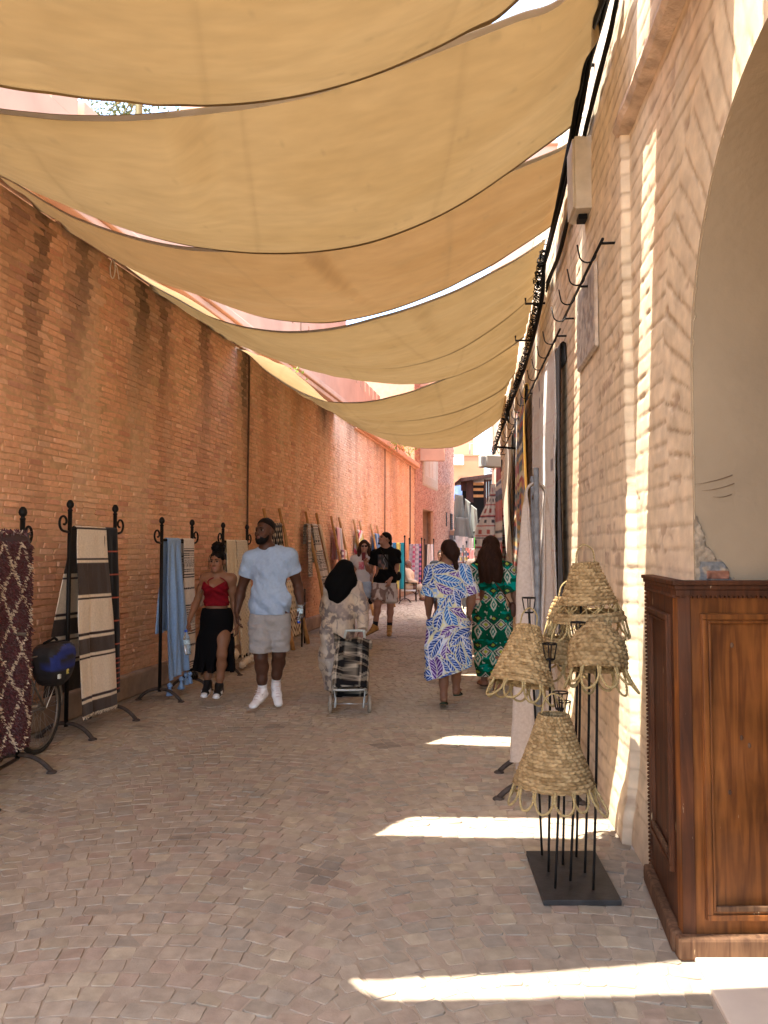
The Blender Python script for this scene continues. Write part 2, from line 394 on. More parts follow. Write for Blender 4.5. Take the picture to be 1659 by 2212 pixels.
def roof_tree():
    t = thing('olive_tree', 'small tree crown peeping over the wall top between the two nearest sails', 'tree', (-6.5, 17, 4))
    m = pm('olive_leaf', (.09, .10, .035), .6, .3, 20, transl=.25); b = MB(); c0 = np.array(P(300, 190, 17))
    b2 = MB().tube([(c0[0], 17, 4), (c0[0] + .1, 17, 6.5), c0 - [0, 0, .3], c0 + [.1, 0, .8]], [.13, .11, .08, .03], 7)
    for i in range(9):
        a = RNG.uniform(0, 6.28); e = c0 + [math.cos(a) * .9, math.sin(a) * .9, RNG.uniform(-.5, .9)]
        b2.tube([c0 - [0, 0, .4], (c0 + e) / 2, e], [.04, .03, .012], 5)
        for _ in range(170):
            q = e + RNG.normal(0, .36, 3); a1 = RNG.normal(0, 1, 3); a1 /= np.linalg.norm(a1); w = np.cross(a1, RNG.normal(0, 1, 3)); w /= np.linalg.norm(w)
            L = RNG.uniform(.08, .15); b.add([q, q + a1 * L * .5 + w * L * .22, q + a1 * L, q + a1 * L * .5 - w * L * .22], [(0, 1, 2, 3)])
    b2.build('trunk', m_stem, t); b.build('crown', m, t, False)
roof_tree()
# ================================================================ far brick building (end of the left side)
def brick_building():
    a = np.array([28.2 * .0 + xl(28.2) + .02, 28.2, 0]); a = np.array([28.0 * (897 - CX) / F, 28.0, 0]); dirv = np.array([.254, 1, 0]); dirv /= np.linalg.norm(dirv)
    n = np.array([dirv[1], -dirv[0], 0]); L = 8.9; Hh = 9.2
    def at(px, py):                        # photo point on this wall's plane
        k = (px - CX) / F; y = (a[0] - .254 * a[1]) / (k - .254); return np.array(P(px, py, y))
    t = thing('brick_building', 'pinkish brick building with a tall doorway and carved stone panel', 'building', a + dirv * 4)
    d0, d1, dz = at(913, 1200), at(935.5, 1200), at(913, 1099)[2]
    s_of = lambda p: float((p - a)[:2] @ dirv[:2])
    sa, sb = s_of(d0), s_of(d1)
    m_b = pm('pink_brick', rough=.9, attr=True, var=.12, vscale=8, bump=.4, bscale=40)
    b = MB(); core = lambda s0, s1, z0, z1, col: b.add([a + dirv * s0 + [0, 0, z0], a + dirv * s1 + [0, 0, z0], a + dirv * s1 + [0, 0, z1], a + dirv * s0 + [0, 0, z1]], [(0, 1, 2, 3)], col)
    mc = (.47, .25, .155)
    core(-.1, sa, 0, Hh, mc); core(sa, sb, dz, Hh, mc); core(sb, L, 0, Hh, mc)
    b.add([a + dirv * L, a + dirv * L - n * 4, a + dirv * L - n * 4 + [0, 0, Hh], a + dirv * L + [0, 0, Hh]], [(0, 1, 2, 3)], mc)
    b.add([a + [0, 0, 4.5], a - n * 3 - dirv * .1 + [0, 0, 4.5], a - n * 3 - dirv * .1 + [0, 0, Hh], a + [0, 0, Hh]], [(0, 1, 2, 3)], mc)
    b.build('wall', m_b, t, False)
    cs, cz, hu = [], [], []
    ch = .066
    for i in range(int(Hh / ch)):
        s = RNG.uniform(0, .2) - .1; z = (i + .5) * ch
        while s < L - .1:
            l = RNG.choice([.22, .24, .12, .2]); c = s + l / 2
            if not (sa - l / 2 < c < sb + l / 2 and z < dz + .03): cs.append(c); cz.append(z); hu.append(l / 2 - .007)
            s += l
    cs, cz, hu = map(np.array, (cs, cz, hu)); k = len(cs)
    V, Fc, per = outline_stones(a + dirv * cs[:, None] + np.stack([0 * cz, 0 * cz, cz], 1), np.tile(dirv, (k, 1)), np.tile([0, 0, 1.], (k, 1)), np.tile(n, (k, 1)), hu, ch / 2 - .009, np.clip(RNG.normal(.014, .005, k), .003, .03), .08, .05)
    c = np.array([(.44, .20, .125), (.40, .17, .105), (.48, .24, .155)])[RNG.integers(0, 3, k)] * RNG.uniform(.85, 1.12, (k, 1))
    mk('brick_courses', V, Fc, m_b, t, False, np.repeat(c, per, 0))
    # doorway
    m_w = pm('dark_red_wood', (.10, .035, .018), .6, .3, 6, .2, 30, stretch=(4, 4, .5)); m_r = pm('reveal_render', (.50, .28, .17), .9, .1, 6)
    g = MB(); dp = .55
    for s in (sa, sb): g.add([a + dirv * s, a + dirv * s - n * dp, a + dirv * s - n * dp + [0, 0, dz], a + dirv * s + [0, 0, dz]], [(0, 1, 2, 3)])
    g.add([a + dirv * sa + [0, 0, dz], a + dirv * sb + [0, 0, dz], a + dirv * sb - n * dp + [0, 0, dz], a + dirv * sa - n * dp + [0, 0, dz]], [(0, 1, 2, 3)])
    g.build('door_reveal', m_r, t, False)
    rot = np.stack([dirv, n, [0, 0, 1.]], 1); g = MB(); w = (sb - sa)
    for i in range(2):
        g.box(a + dirv * (sa + w * (.25 + .5 * i)) - n * (dp - .06) + [0, 0, dz / 2], (w / 2 - .02, .07, dz - .02), rot)
        for j in range(4): g.box(a + dirv * (sa + w * (.25 + .5 * i)) - n * (dp - .11) + [0, 0, dz * (.13 + .245 * j)], (w / 2 - .2, .04, dz * .19), rot)
    dd = g.build('door', m_w, t, False, .012)
    mk('handle', *ball(a + dirv * (sa + w * .54) - n * (dp - .14) + [0, 0, 1.1], .035), pm('brass', (.5, .33, .1), .35, metal=1), dd)
    g = MB()
    m_bw = pm('brown_wood', (.22, .10, .045), .6, .25, 8)
    for s in (sa + .05, sb - .05): MB().box(a + dirv * s - n * .15 + [0, 0, dz / 2 - .02], (.1, .12, dz - .05), rot).build('door_post', m_bw, t, False, .01)
    # carved panel
    m_p = pm('carved_stucco', rough=.9, attr=True, bump=.5, bscale=26, var=.1, vscale=12); q0, q1 = at(912, 1020), at(944, 1062)
    s0, s1 = s_of(q0), s_of(q1); z0, z1 = at(928, 1055)[2], at(928, 940)[2]
    nu, nv = 46, 110; A, B = np.meshgrid(np.linspace(0, 1, nu), np.linspace(0, 1, nv), indexing='ij')
    edge = np.minimum(np.minimum(A, 1 - A) * (s1 - s0), np.minimum(B, 1 - B) * (z1 - z0))
    rim = (edge < .42) & (edge > .06)
    pat = np.where(rim, .5 + .5 * np.sin(A * (s1 - s0) * 30) * np.sin(B * (z1 - z0) * 30), 0)
    cx = (A - .5) * (s1 - s0); cyy = B * (z1 - z0); arch = (np.abs(np.hypot(cx, np.maximum(cyy - (z1 - z0) * .62, 0) * .5) - .34) < .05) & (edge > .45)
    hgt = .03 + .018 * pat + .02 * arch - .03 * ((edge < .03))
    V = a + dirv * (s0 + A * (s1 - s0))[..., None] + n * (hgt + .02)[..., None] + np.stack([0 * B, 0 * B, z0 + B * (z1 - z0)], -1)
    c = mixc(mixc((.46, .34, .24), (.33, .23, .14), pat * .8), (.50, .30, .2), arch * .7)
    mk('carved_panel', V.reshape(-1, 3), gridfaces(nu, nv), m_p, t, True, c.reshape(-1, 3))
    # slit, grille, ledge box
    m_d = pm('dark_opening', (.03, .025, .02), .8); m_i = pm('rusted_iron', (.07, .05, .045), .7)
    c = at(963.5, 1122); MB().box(c + n * .01, (.16, .06, .62), rot).build('slit_window', m_d, t, False)
    c = at(973.5, 1127); g = MB().box(c + n * .015, (.42, .05, .74), rot).build('grille_opening', m_d, t, False)
    g2 = MB()
    for i in range(5): g2.box(c + n * .06 + dirv * (i - 2) * .085, (.02, .02, .74), rot)
    for i in range(8): g2.box(c + n * .058 + [0, 0, (i - 3.5) * .095], (.42, .02, .018), rot)
    g2.build('grille', m_i, t, False)
    c = at(975, 1151); MB().box(c + n * .12, (1.0, .5, .22), rot).build('ledge', m_r, t, False, .02)
    c = at(973, 1180); MB().box(c + n * .06, (.75, .25, 1.0), rot).box(c + n * .19, (.55, .03, .8), rot).build('meter_cabinet', pm('grey_metal', (.16, .14, .14), .6, .2, 9), t, False, .02)
    return a, dirv, n
BB = brick_building()
# ================================================================ right plaster wall with the arch
u_r = np.array([WRS, 1, 0]); u_r /= np.linalg.norm(u_r); n_r = np.array([-u_r[1], u_r[0], 0])   # n_r faces the street
REC, YS, YN = .045, 4.16, .2; ZREC = 3.9; AY, AZ, AR = 2.2, 2.28, .92
RTOP = 5.15
def rw_height(y, z):
    """height of the wall face towards the street, metres"""
    s = y
    h = .012 * (fbm(s * .9, z * .6, 0, 3) - .5) + .0022 * (fbm(s * 9, z * 7, 0, 4) - .5) + .0010 * (fbm(s * 40, z * 40, 0, 6) - .5)
    yb = YS + .05 * (fbm(z * .8, 3, 0, 77) - .5) + .02 * (fbm(z * 6, 1, 0, 78) - .5)
    zb = ZREC + .03 * (fbm(s * 4, 9, 0, 79) - .5)
    inside = ss(yb + .006, yb - .006, s) * ss(zb + .006, zb - .006, z) * ss(YN - .01, YN + .01, s)
    lip = ss(yb + .02, yb, s) * 0
    r = np.hypot(s - AY, z - AZ); th = np.arctan2(z - AZ, s - AY)
    th = np.arctan2(z - (AZ - .5), s - AY + .15); ring = (z > AZ - .55) & (np.where(z > AZ, r - AR, np.abs(s - AY) - AR) < .36 + .1 * ss(AZ - .5, AZ + .3, z))
    pc = .098
    ph = z / pc + .13 * (fbm(s * 1.6, z * 1.5, 0, 21) - .5) * 2
    ph = np.where(ring, th * (AR + .35) / pc * 1.0 + .1 * fbm(s * 3, z * 3, 0, 5), ph)
    fr = np.abs(ph - np.floor(ph) - .5); row = np.floor(ph)
    rough = fbm(s * 7 + row * 3.1, row * 7.7 + z * 2, 0, 22, 4)
    am = ss(.30, .52, rough) * (.5 + .5 * ss(.3, .6, fbm(s * 1.2, z * .7, 0, 24)))
    wdt = .07 + .10 * fbm(s * 18, z * 18, 0, 25)
    j = np.exp(-((.5 - fr) / wdt) ** 2) * am
    # broken edges round the joints
    ch = ss(.62, .8, fbm(s * 13, z * 22 + row, 0, 26)) * ss(.5, .1, .5 - fr) * .0
    h = h - (.0032 + .007 * ss(.5, .8, fbm(s * 11, z * 5, 0, 28))) * j - .012 * ch * 1
    chip = ss(.70, .8, fbm(s * 6, z * 9, 0, 27, 4)); h = h - .005 * chip
    base = ss(.5, 0, z) * .05
    return h - REC * inside + base, j, chip, inside
m_plas = pm('sand_plaster', rough=.92, attr=True, var=.17, vscale=9, detail=9, bump=.35, bscale=90, spec=.2, bdist=.003)
def right_wall():
    t = thing('plastered_wall', 'long sand coloured plastered brick wall with raked joints and an archway on the right', 'wall', (xr(9), 9, 0))
    ys = np.concatenate([np.linspace(-4, 1.0, 20), np.arange(1.05, 2.1, .04), np.arange(2.1, 6.6, .0115), np.arange(6.62, 9, .03), np.arange(9, 18.5, .06), [18.5]])
    zs = np.arange(0, RTOP + .01, .0105)
    A, B = np.meshgrid(ys, zs, indexing='ij')
    # snap to the arch outline
    dyn = np.where(B > AZ, np.hypot(A - AY, B - AZ) - AR, np.abs(A - AY) - AR)
    step = .0115; near = np.abs(dyn) < step * .62
    gx = np.where(B > AZ, (A - AY) / (np.hypot(A - AY, B - AZ) + 1e-9), np.sign(A - AY)); gz = np.where(B > AZ, (B - AZ) / (np.hypot(A - AY, B - AZ) + 1e-9), 0)
    wob = .006 * (fbm(A * 9, B * 9, 0, 51) - .5)
    A2 = np.where(near, A - gx * (dyn - wob), A); B2 = np.where(near, B - gz * (dyn - wob), B)
    h, j, chip, ins = rw_height(A2, B2)
    V = (np.stack([WR0 + WRS * A2, A2, B2], -1) + n_r * h[..., None]).reshape(-1, 3)
    base = mixc((.74, .60, .42), (.685, .545, .37), fbm(A * .7, B * .9, 0, 61))
    base = mixc(base, (.78, .63, .45), ss(.5, .75, fbm(A * 2.5, B * 1.3, 0, 62)) * .6)
    base = mixc(base, (.55, .33, .18), ss(.58, .8, fbm(A * 1.4 + 20, B * .5, 0, 63)) * .5)
    c = mixc(base, (.26, .165, .09), np.clip(j * (.22 + .7 * fbm(A2 * 35, B2 * 50, 0, 71)), 0, .85)); c = mixc(c, (.42, .30, .21), chip * .7)
    # bricks laid bare in some rows between the ledge and the rugs
    row = np.floor(B / .176); ex = ((B / .176 - row) > .40) & ((B / .176 - row) < .78) & (A > 4.25) & (A < 6.7) & (B < 2.6) & (B > .9)
    bid = np.floor(A / .16 + row * .37); exm = ex & (vn(bid * 7.3, row * 3.1, 0, 91) > .66) & (np.abs(A / .16 + row * .37 - bid - .5) < .42) & (fbm(A * 30, B * 30, 0, 93) > .36)
    c = mixc(c, np.where((vn(bid * 3.3, row, 0, 95) > .72)[..., None], (.36, .16, .09), (.38, .26, .20)), exm * .5)
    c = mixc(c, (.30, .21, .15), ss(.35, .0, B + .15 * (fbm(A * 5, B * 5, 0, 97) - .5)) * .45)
    q = gridfaces(len(ys), len(zs))
    ctr_y = A2.reshape(-1)[q].mean(1); ctr_z = B2.reshape(-1)[q].mean(1)
    dq = np.where(ctr_z > AZ, np.hypot(ctr_y - AY, ctr_z - AZ) - AR, np.abs(ctr_y - AY) - AR)
    q = q[(dq > -.001) & ((np.abs(ctr_y - AY) > 1.6) | (dq > 0))]
    q = q[:, ::-1]
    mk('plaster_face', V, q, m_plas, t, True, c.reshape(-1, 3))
    # back, top and end so that the wall is solid
    b = MB(); e = lambda y, o, z: np.array([xr(y) + o, y, z])
    b.add([e(-4, 0, RTOP), e(18.5, 0, RTOP), e(18.5, .6, RTOP), e(-4, .6, RTOP)], [(0, 1, 2, 3)]); b.add([e(18.5, 0, 0), e(18.5, .6, 0), e(18.5, .6, RTOP), e(18.5, 0, RTOP)], [(0, 1, 2, 3)])
    b.build('wall_core', pm('core', (.6, .43, .3), .9), t, False)
    # broken ledge above the arch panel
    yy = np.concatenate([np.linspace(.15, 2, 15), np.arange(2.02, YS + .06, .02)]); rows = []
    for y in yy:
        k = .02 * (float(fbm(y * 9, 1, 0, 15)) - .5)
        x = xr(y)
        rows.append([(x + .05, y, ZREC + .06 + k), (x - .02 + k, y, ZREC + .055), (x - .034 + k, y, ZREC + .0 + k), (x - .015 + k, y, ZREC - .03 + k), (x + .05, y, ZREC - .05 + k)])
    Vv = np.array(rows).reshape(-1, 3); mk('ledge', Vv, gridfaces(len(yy), 5), pm('ledge_plaster', (.50, .36, .25), .95, .3, 12, .8, 45, bdist=.01), t, False)
    # reveal of the archway (jamb and vault), smooth render
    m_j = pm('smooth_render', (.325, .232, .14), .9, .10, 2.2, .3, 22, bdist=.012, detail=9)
    prof = [(AY + AR, z) for z in np.linspace(0, AZ, 12)] + [(AY + AR * math.cos(a), AZ + AR * math.sin(a)) for a in np.linspace(0.05, math.pi, 48)] + [(AY - AR, z) for z in np.linspace(AZ, 0, 6)]
    D_ = np.linspace(REC - .004, 1.5, 12)
    V = np.array([[(xr(y) + dd, y, z) for dd in D_] for y, z in prof])
    mk('arch_reveal', V.reshape(-1, 3), gridfaces(len(prof), len(D_)), m_j, t, True)
    b = MB(); b.add([(xr(AY + AR) + 1.5, AY + AR + .05, 0), (xr(AY - AR) + 1.5, AY - AR - .05, 0), (xr(AY - AR) + 1.5, AY - AR - .05, 3.4), (xr(AY + AR) + 1.5, AY + AR + .05, 3.4)], [(0, 1, 2, 3)])
    b.build('door_back', pm('dark_door', (.12, .06, .03), .7), t, False)
    # crumbled corner and scratches on the jamb
    yj = AY + AR - .002; x0 = xr(yj) + REC - .006; nx_, nz_ = 60, 80
    XX, ZZ = np.meshgrid(np.linspace(0, .19, nx_), np.linspace(1.44, 1.70, nz_), indexing='ij'); zz = (ZZ - 1.44) / .26
    mk_ = 1 - XX / .17 - zz * (.9 + .5 * XX / .17) + .45 * (fbm(XX * 22, ZZ * 22, 0, 6, 4) - .5); up_ = ss(-.02, .10, mk_)
    hh_ = -.006 + up_ * (.010 + .022 * fbm(XX * 30, ZZ * 30, 0, 8, 4)); cc_ = mixc((.36, .27, .175), (.24, .175, .115), fbm(XX * 40, ZZ * 40, 0, 9))
    mor = (zz < .30) & (np.abs(XX - .085) < .07 - .02 * zz); cc_ = mixc(cc_, (.15, .145, .135), mor * ss(.3, .5, fbm(XX * 25, ZZ * 25, 0, 3)) * .9); bk_ = (zz < .16) & (zz > .03) & (np.abs(XX - .09) < .045); cc_[bk_] = (.25, .10, .055)
    hh_ = hh_ + bk_ * .008
    mk('crumbled_corner', np.stack([x0 + XX, yj - hh_, ZZ], -1).reshape(-1, 3), gridfaces(nx_, nz_), pm('crumbled', rough=.95, attr=True, var=.2, vscale=50, bump=.6, bscale=120), t, True, cc_.reshape(-1, 3))
    sc = MB()
    for px0, py0, px1, py1 in ((1500, 1046, 1582, 1026), (1516, 1060, 1586, 1044), (1540, 1073, 1580, 1068)):
        p0, p1 = P(px0, py0, yj - .003), P(px1, py1, yj - .003); tt = np.linspace(0, 1, 8)[:, None]
        sc.tube(p0 + (p1 - p0) * tt + np.array([0, 0, -.006]) * (tt * (1 - tt) * 4), np.linspace(.0004, .0022, 8), 5)
    for k in range(0):
        pts = [P(1570 + 10 * math.sin(i) + i * 6, 850 + i * 26, yj - .001) for i in range(7)]; sc.tube(pts, .0004, 4)
    sc.build('scratch', pm('scratch', (.16, .10, .06), .9), t, False)
right_wall()
def pink_house():
    t = thing('pink_house', 'pink rendered house corner beyond the far end of the sand plastered wall', 'building', (xr(19), 19, 0))
    m = pm('rose_render', (.50, .27, .19), .92, .16, 1.5, .3, 14, bdist=.01); y0 = 18.53; x0 = xr(y0) - .05
    b = MB(); q = lambda *p: b.add(p, [(0, 1, 2, 3)])
    hh = 11.5; dx, dy = 2.15, 13.0  # unseen height and depth added to hold sky light off the left wall
    q((x0, y0, 0), (x0, y0, hh), (x0 + 3, y0, hh), (x0 + 3, y0, 0)); q((x0, y0, 0), (x0 + dx, y0 + dy, 0), (x0 + dx, y0 + dy, hh), (x0, y0, hh)); q((x0, y0, hh), (x0 + dx, y0 + dy, hh), (x0 + dx + 3, y0 + dy, hh), (x0 + 3, y0, hh))
    q((x0 + dx, y0 + dy, 0), (x0 + dx + 3, y0 + dy, 0), (x0 + dx + 3, y0 + dy, hh), (x0 + dx, y0 + dy, hh))
    b.build('wall', m, t, False)
    b = MB().box((x0 + 1.5, y0 + .1, 11.56), (3.2, .4, .12)); b.build('roof_edge', m, t, False, .02)
pink_house()
# ---------------------------------------------------------------- wooden panelling in the archway
def wood(name, dark, lite, gl=.35):
    m = bpy.data.materials.new(name); m.use_nodes = True; nt = m.node_tree; N, L = nt.nodes, nt.links; b = N['Principled BSDF']; b.inputs['Specular IOR Level'].default_value = .22
    tc = N.new('ShaderNodeTexCoord'); mp = N.new('ShaderNodeMapping'); mp.inputs['Scale'].default_value = (14, 14, 1.1); L.new(tc.outputs['Object'], mp.inputs[0])
    n1 = N.new('ShaderNodeTexNoise'); n1.inputs['Scale'].default_value = 2.2; n1.inputs['Detail'].default_value = 8; n1.inputs['Distortion'].default_value = 1.2; L.new(mp.outputs[0], n1.inputs[0])
    r = N.new('ShaderNodeValToRGB'); r.color_ramp.elements[0].position = .33; r.color_ramp.elements[1].position = .7
    r.color_ramp.elements[0].color = (*dark, 1); r.color_ramp.elements[1].color = (*lite, 1); L.new(n1.outputs[0], r.inputs[0])
    n2 = N.new('ShaderNodeTexNoise'); n2.inputs['Scale'].default_value = 3.5; n2.inputs['Detail'].default_value = 6; L.new(tc.outputs['Object'], n2.inputs[0])
    mr = N.new('ShaderNodeMapRange'); mr.inputs[1].default_value = .3; mr.inputs[2].default_value = .72; mr.inputs[3].default_value = .55; mr.inputs[4].default_value = 1.25; L.new(n2.outputs[0], mr.inputs[0])
    mx = N.new('ShaderNodeMix'); mx.data_type = 'RGBA'; mx.blend_type = 'MULTIPLY'; mx.inputs[0].default_value = 1; L.new(r.outputs[0], mx.inputs[6]); L.new(mr.outputs[0], mx.inputs[7])
    # chips through the varnish
    mp2 = N.new('ShaderNodeMapping'); mp2.inputs['Scale'].default_value = (26, 26, 5); L.new(tc.outputs['Object'], mp2.inputs[0])
    n3 = N.new('ShaderNodeTexNoise'); n3.inputs['Scale'].default_value = 1.6; n3.inputs['Detail'].default_value = 5; L.new(mp2.outputs[0], n3.inputs[0])
    r3 = N.new('ShaderNodeMapRange'); r3.inputs[1].default_value = .70; r3.inputs[2].default_value = .74; L.new(n3.outputs[0], r3.inputs[0])
    m2 = N.new('ShaderNodeMix'); m2.data_type = 'RGBA'; L.new(r3.outputs[0], m2.inputs[0]); L.new(mx.outputs[2], m2.inputs[6]); m2.inputs[7].default_value = (.45, .32, .18, 1)
    # dust towards worn greyish patches
    n4 = N.new('ShaderNodeTexNoise'); n4.inputs['Scale'].default_value = 1.7; n4.inputs['Detail'].default_value = 7; L.new(tc.outputs['Object'], n4.inputs[0])
    r4 = N.new('ShaderNodeMapRange'); r4.inputs[1].default_value = .52; r4.inputs[2].default_value = .72; r4.inputs[4].default_value = .5; L.new(n4.outputs[0], r4.inputs[0])
    m3 = N.new('ShaderNodeMix'); m3.data_type = 'RGBA'; L.new(r4.outputs[0], m3.inputs[0]); L.new(m2.outputs[2], m3.inputs[6]); m3.inputs[7].default_value = (.105, .055, .032, 1)
    L.new(m3.outputs[2], b.inputs['Base Color'])
    rr = N.new('ShaderNodeMapRange'); rr.inputs[3].default_value = gl; rr.inputs[4].default_value = gl + .35; L.new(n2.outputs[0], rr.inputs[0]); L.new(rr.outputs[0], b.inputs['Roughness'])
    bp = N.new('ShaderNodeBump'); bp.inputs['Strength'].default_value = .25; bp.inputs['Distance'].default_value = .002; L.new(n1.outputs[0], bp.inputs['Height']); L.new(bp.outputs[0], b.inputs['Normal'])
    return m
def panelling():
    A = np.array([1.272, 3.73]); B = np.array([1.158, 3.05]); zt = 1.425
    t = thing('wood_panelling', 'varnished orange brown wooden panelling wrapped round the foot of the archway', 'panelling', (1.4, 3.2, 0))
    m = wood('varnished_wood', (.115, .034, .0075), (.275, .090, .018)); m2 = wood('dark_wood', (.055, .018, .006), (.115, .036, .011), .55)
    m3 = wood('worn_wood', (.07, .032, .016), (.19, .10, .05), .65)
    v = B - A; Ls = np.linalg.norm(v); v /= Ls; nn = np.array([v[1], -v[0]]);
    if nn[0] > 0: nn = -nn
    rs = np.stack([[v[0], v[1], 0], [nn[0], nn[1], 0], [0, 0, 1]], 1).astype(float)
    def S(a, z, o=0): p = A + v * a + nn * o; return np.array([p[0], p[1], z])
    th = .05
    b = MB()
    b.box(S(Ls * .5 - .0, (zt + .0) / 2 + .03, -th / 2), (Ls - .003, th, zt - .06), rs); b.build('side_board', m2, t, False, .004)
    FX0, FX1 = B[0], 2.25
    fb = MB().box(((FX0 + FX1) / 2, B[1] + th / 2 + .004, zt / 2 + .03), (FX1 - FX0, th, zt - .06)); fb.build('front_board', m, t, False, .004)
    # mouldings of the two recessed panels
    def mould(make, a0, a1, z0, z1, name, mat, w=.03):
        g = MB()
        for k, (ww, o) in enumerate(((w, .012), (w * .55, .022), (w * .25, .017))):
            i = (0, .002, w * .72)[k]
            g.box(*make((a0 + a1) / 2, z1 - ww / 2 - i, a1 - a0 - 2 * i, ww, o)); g.box(*make((a0 + a1) / 2, z0 + ww / 2 + i, a1 - a0 - 2 * i, ww, o))
            g.box(*make(a0 + ww / 2 + i, (z0 + z1) / 2, ww, z1 - z0 - 2 * i - 2 * ww + .0005, o)); g.box(*make(a1 - ww / 2 - i, (z0 + z1) / 2, ww, z1 - z0 - 2 * i - 2 * ww + .0005, o))
        return g.build(name, mat, t, False, .003)
    mk_s = lambda a, z, wa, wz, o: (S(a, z, o / 2), (wa, o, wz), rs)
    mk_f = lambda a, z, wa, wz, o: ((a, B[1] + .004 - o / 2, z), (wa, o, wz), None)
    mould(mk_s, .10, Ls - .13, .26, 1.30, 'side_moulding', m2, .045)
    xa = 1.245
    mould(mk_f, xa, 1.79, .135, 1.315, 'panel_moulding', m, .04)
    mould(mk_f, 1.83, 2.2, .135, 1.315, 'panel_moulding', m, .04)
    # pale raw edge along the bottom mouldings
    MB().box(((xa + 1.79) / 2, B[1] - .012, .182), (.47, .012, .02)).build('worn_edge', m3, t, False, .003); MB().box(S(.30, .315, .012), (.34, .012, .022), rs).build('worn_edge', m3, t, False, .003)
    # crown moulding
    g = MB()
    for z, o, h in ((zt + .010, .024, .018), (zt - .008, .016, .018), (zt - .03, .009, .026)):
        g.box(S(Ls / 2 - .01, z, o - .03), (Ls + .02 + o, .06, h), rs); g.box(((FX0 + FX1) / 2 - o / 2, B[1] + .03 - o, z), (FX1 - FX0 + o, .06, h))
    g.build('crown_moulding', m2, t, False, .004)
    g = MB()
    for i in range(int(Ls / .018)): g.box(S(.01 + i * .018, zt - .044, .008), (.009, .014, .012), rs)
    for i in range(58): g.box((FX0 + .01 + i * .018, B[1] - .003, zt - .044), (.009, .014, .012))
    for i in range(72): g.add(*ball(S(.018, .08 + i * .0185, .008), (.011, .011, .008), 6, 5))
    g.box(S(.018, .72, .0), (.03, .012, 1.36), rs)
    g.build('dentil_strip', m2, t, False)
    # foot
    g = MB(); kb = .085
    g.box(((FX0 - .02 + 1.50) / 2, B[1] - .022, kb / 2 + .0), (1.50 - FX0 + .05, .05, kb)); g.box(S(Ls / 2 + .005, kb / 2, .02), (Ls - .03, .045, kb), rs)
    g.build('kickboard', m3, t, False, .012)
    # screws / knots
    m_plug = m3
    for x, z in ((1.20, .78), (1.203, .46), (1.196, 1.05), (1.37, 1.19), (1.40, .83), (1.43, .80), (1.35, .62)):
        mk('screw_plug', *ball((x, B[1] + .001, z), (.007, .003, .011), 8, 5), m3, t)
    # marble step
    s = MB(); V = [(1.185, 3.02), (1.62, 3.02), (2.4, 3.02), (2.4, 1.3), (.97, 1.3)]
    n = len(V); s.add([(x, y, -.01) for x, y in V] + [(x, y, .016) for x, y in V], [tuple(range(n))[::-1], tuple(range(n, 2 * n))] + [(i, (i + 1) % n, n + (i + 1) % n, n + i) for i in range(n)])
    o = s.build('door_step', pm('pale_marble', (.62, .52, .40), .45, .10, 5, .08, 60), None, False, .005)
    tag(o, 'pale marble doorstep slab on the ground in front of the wooden panelling', 'step')
panelling()
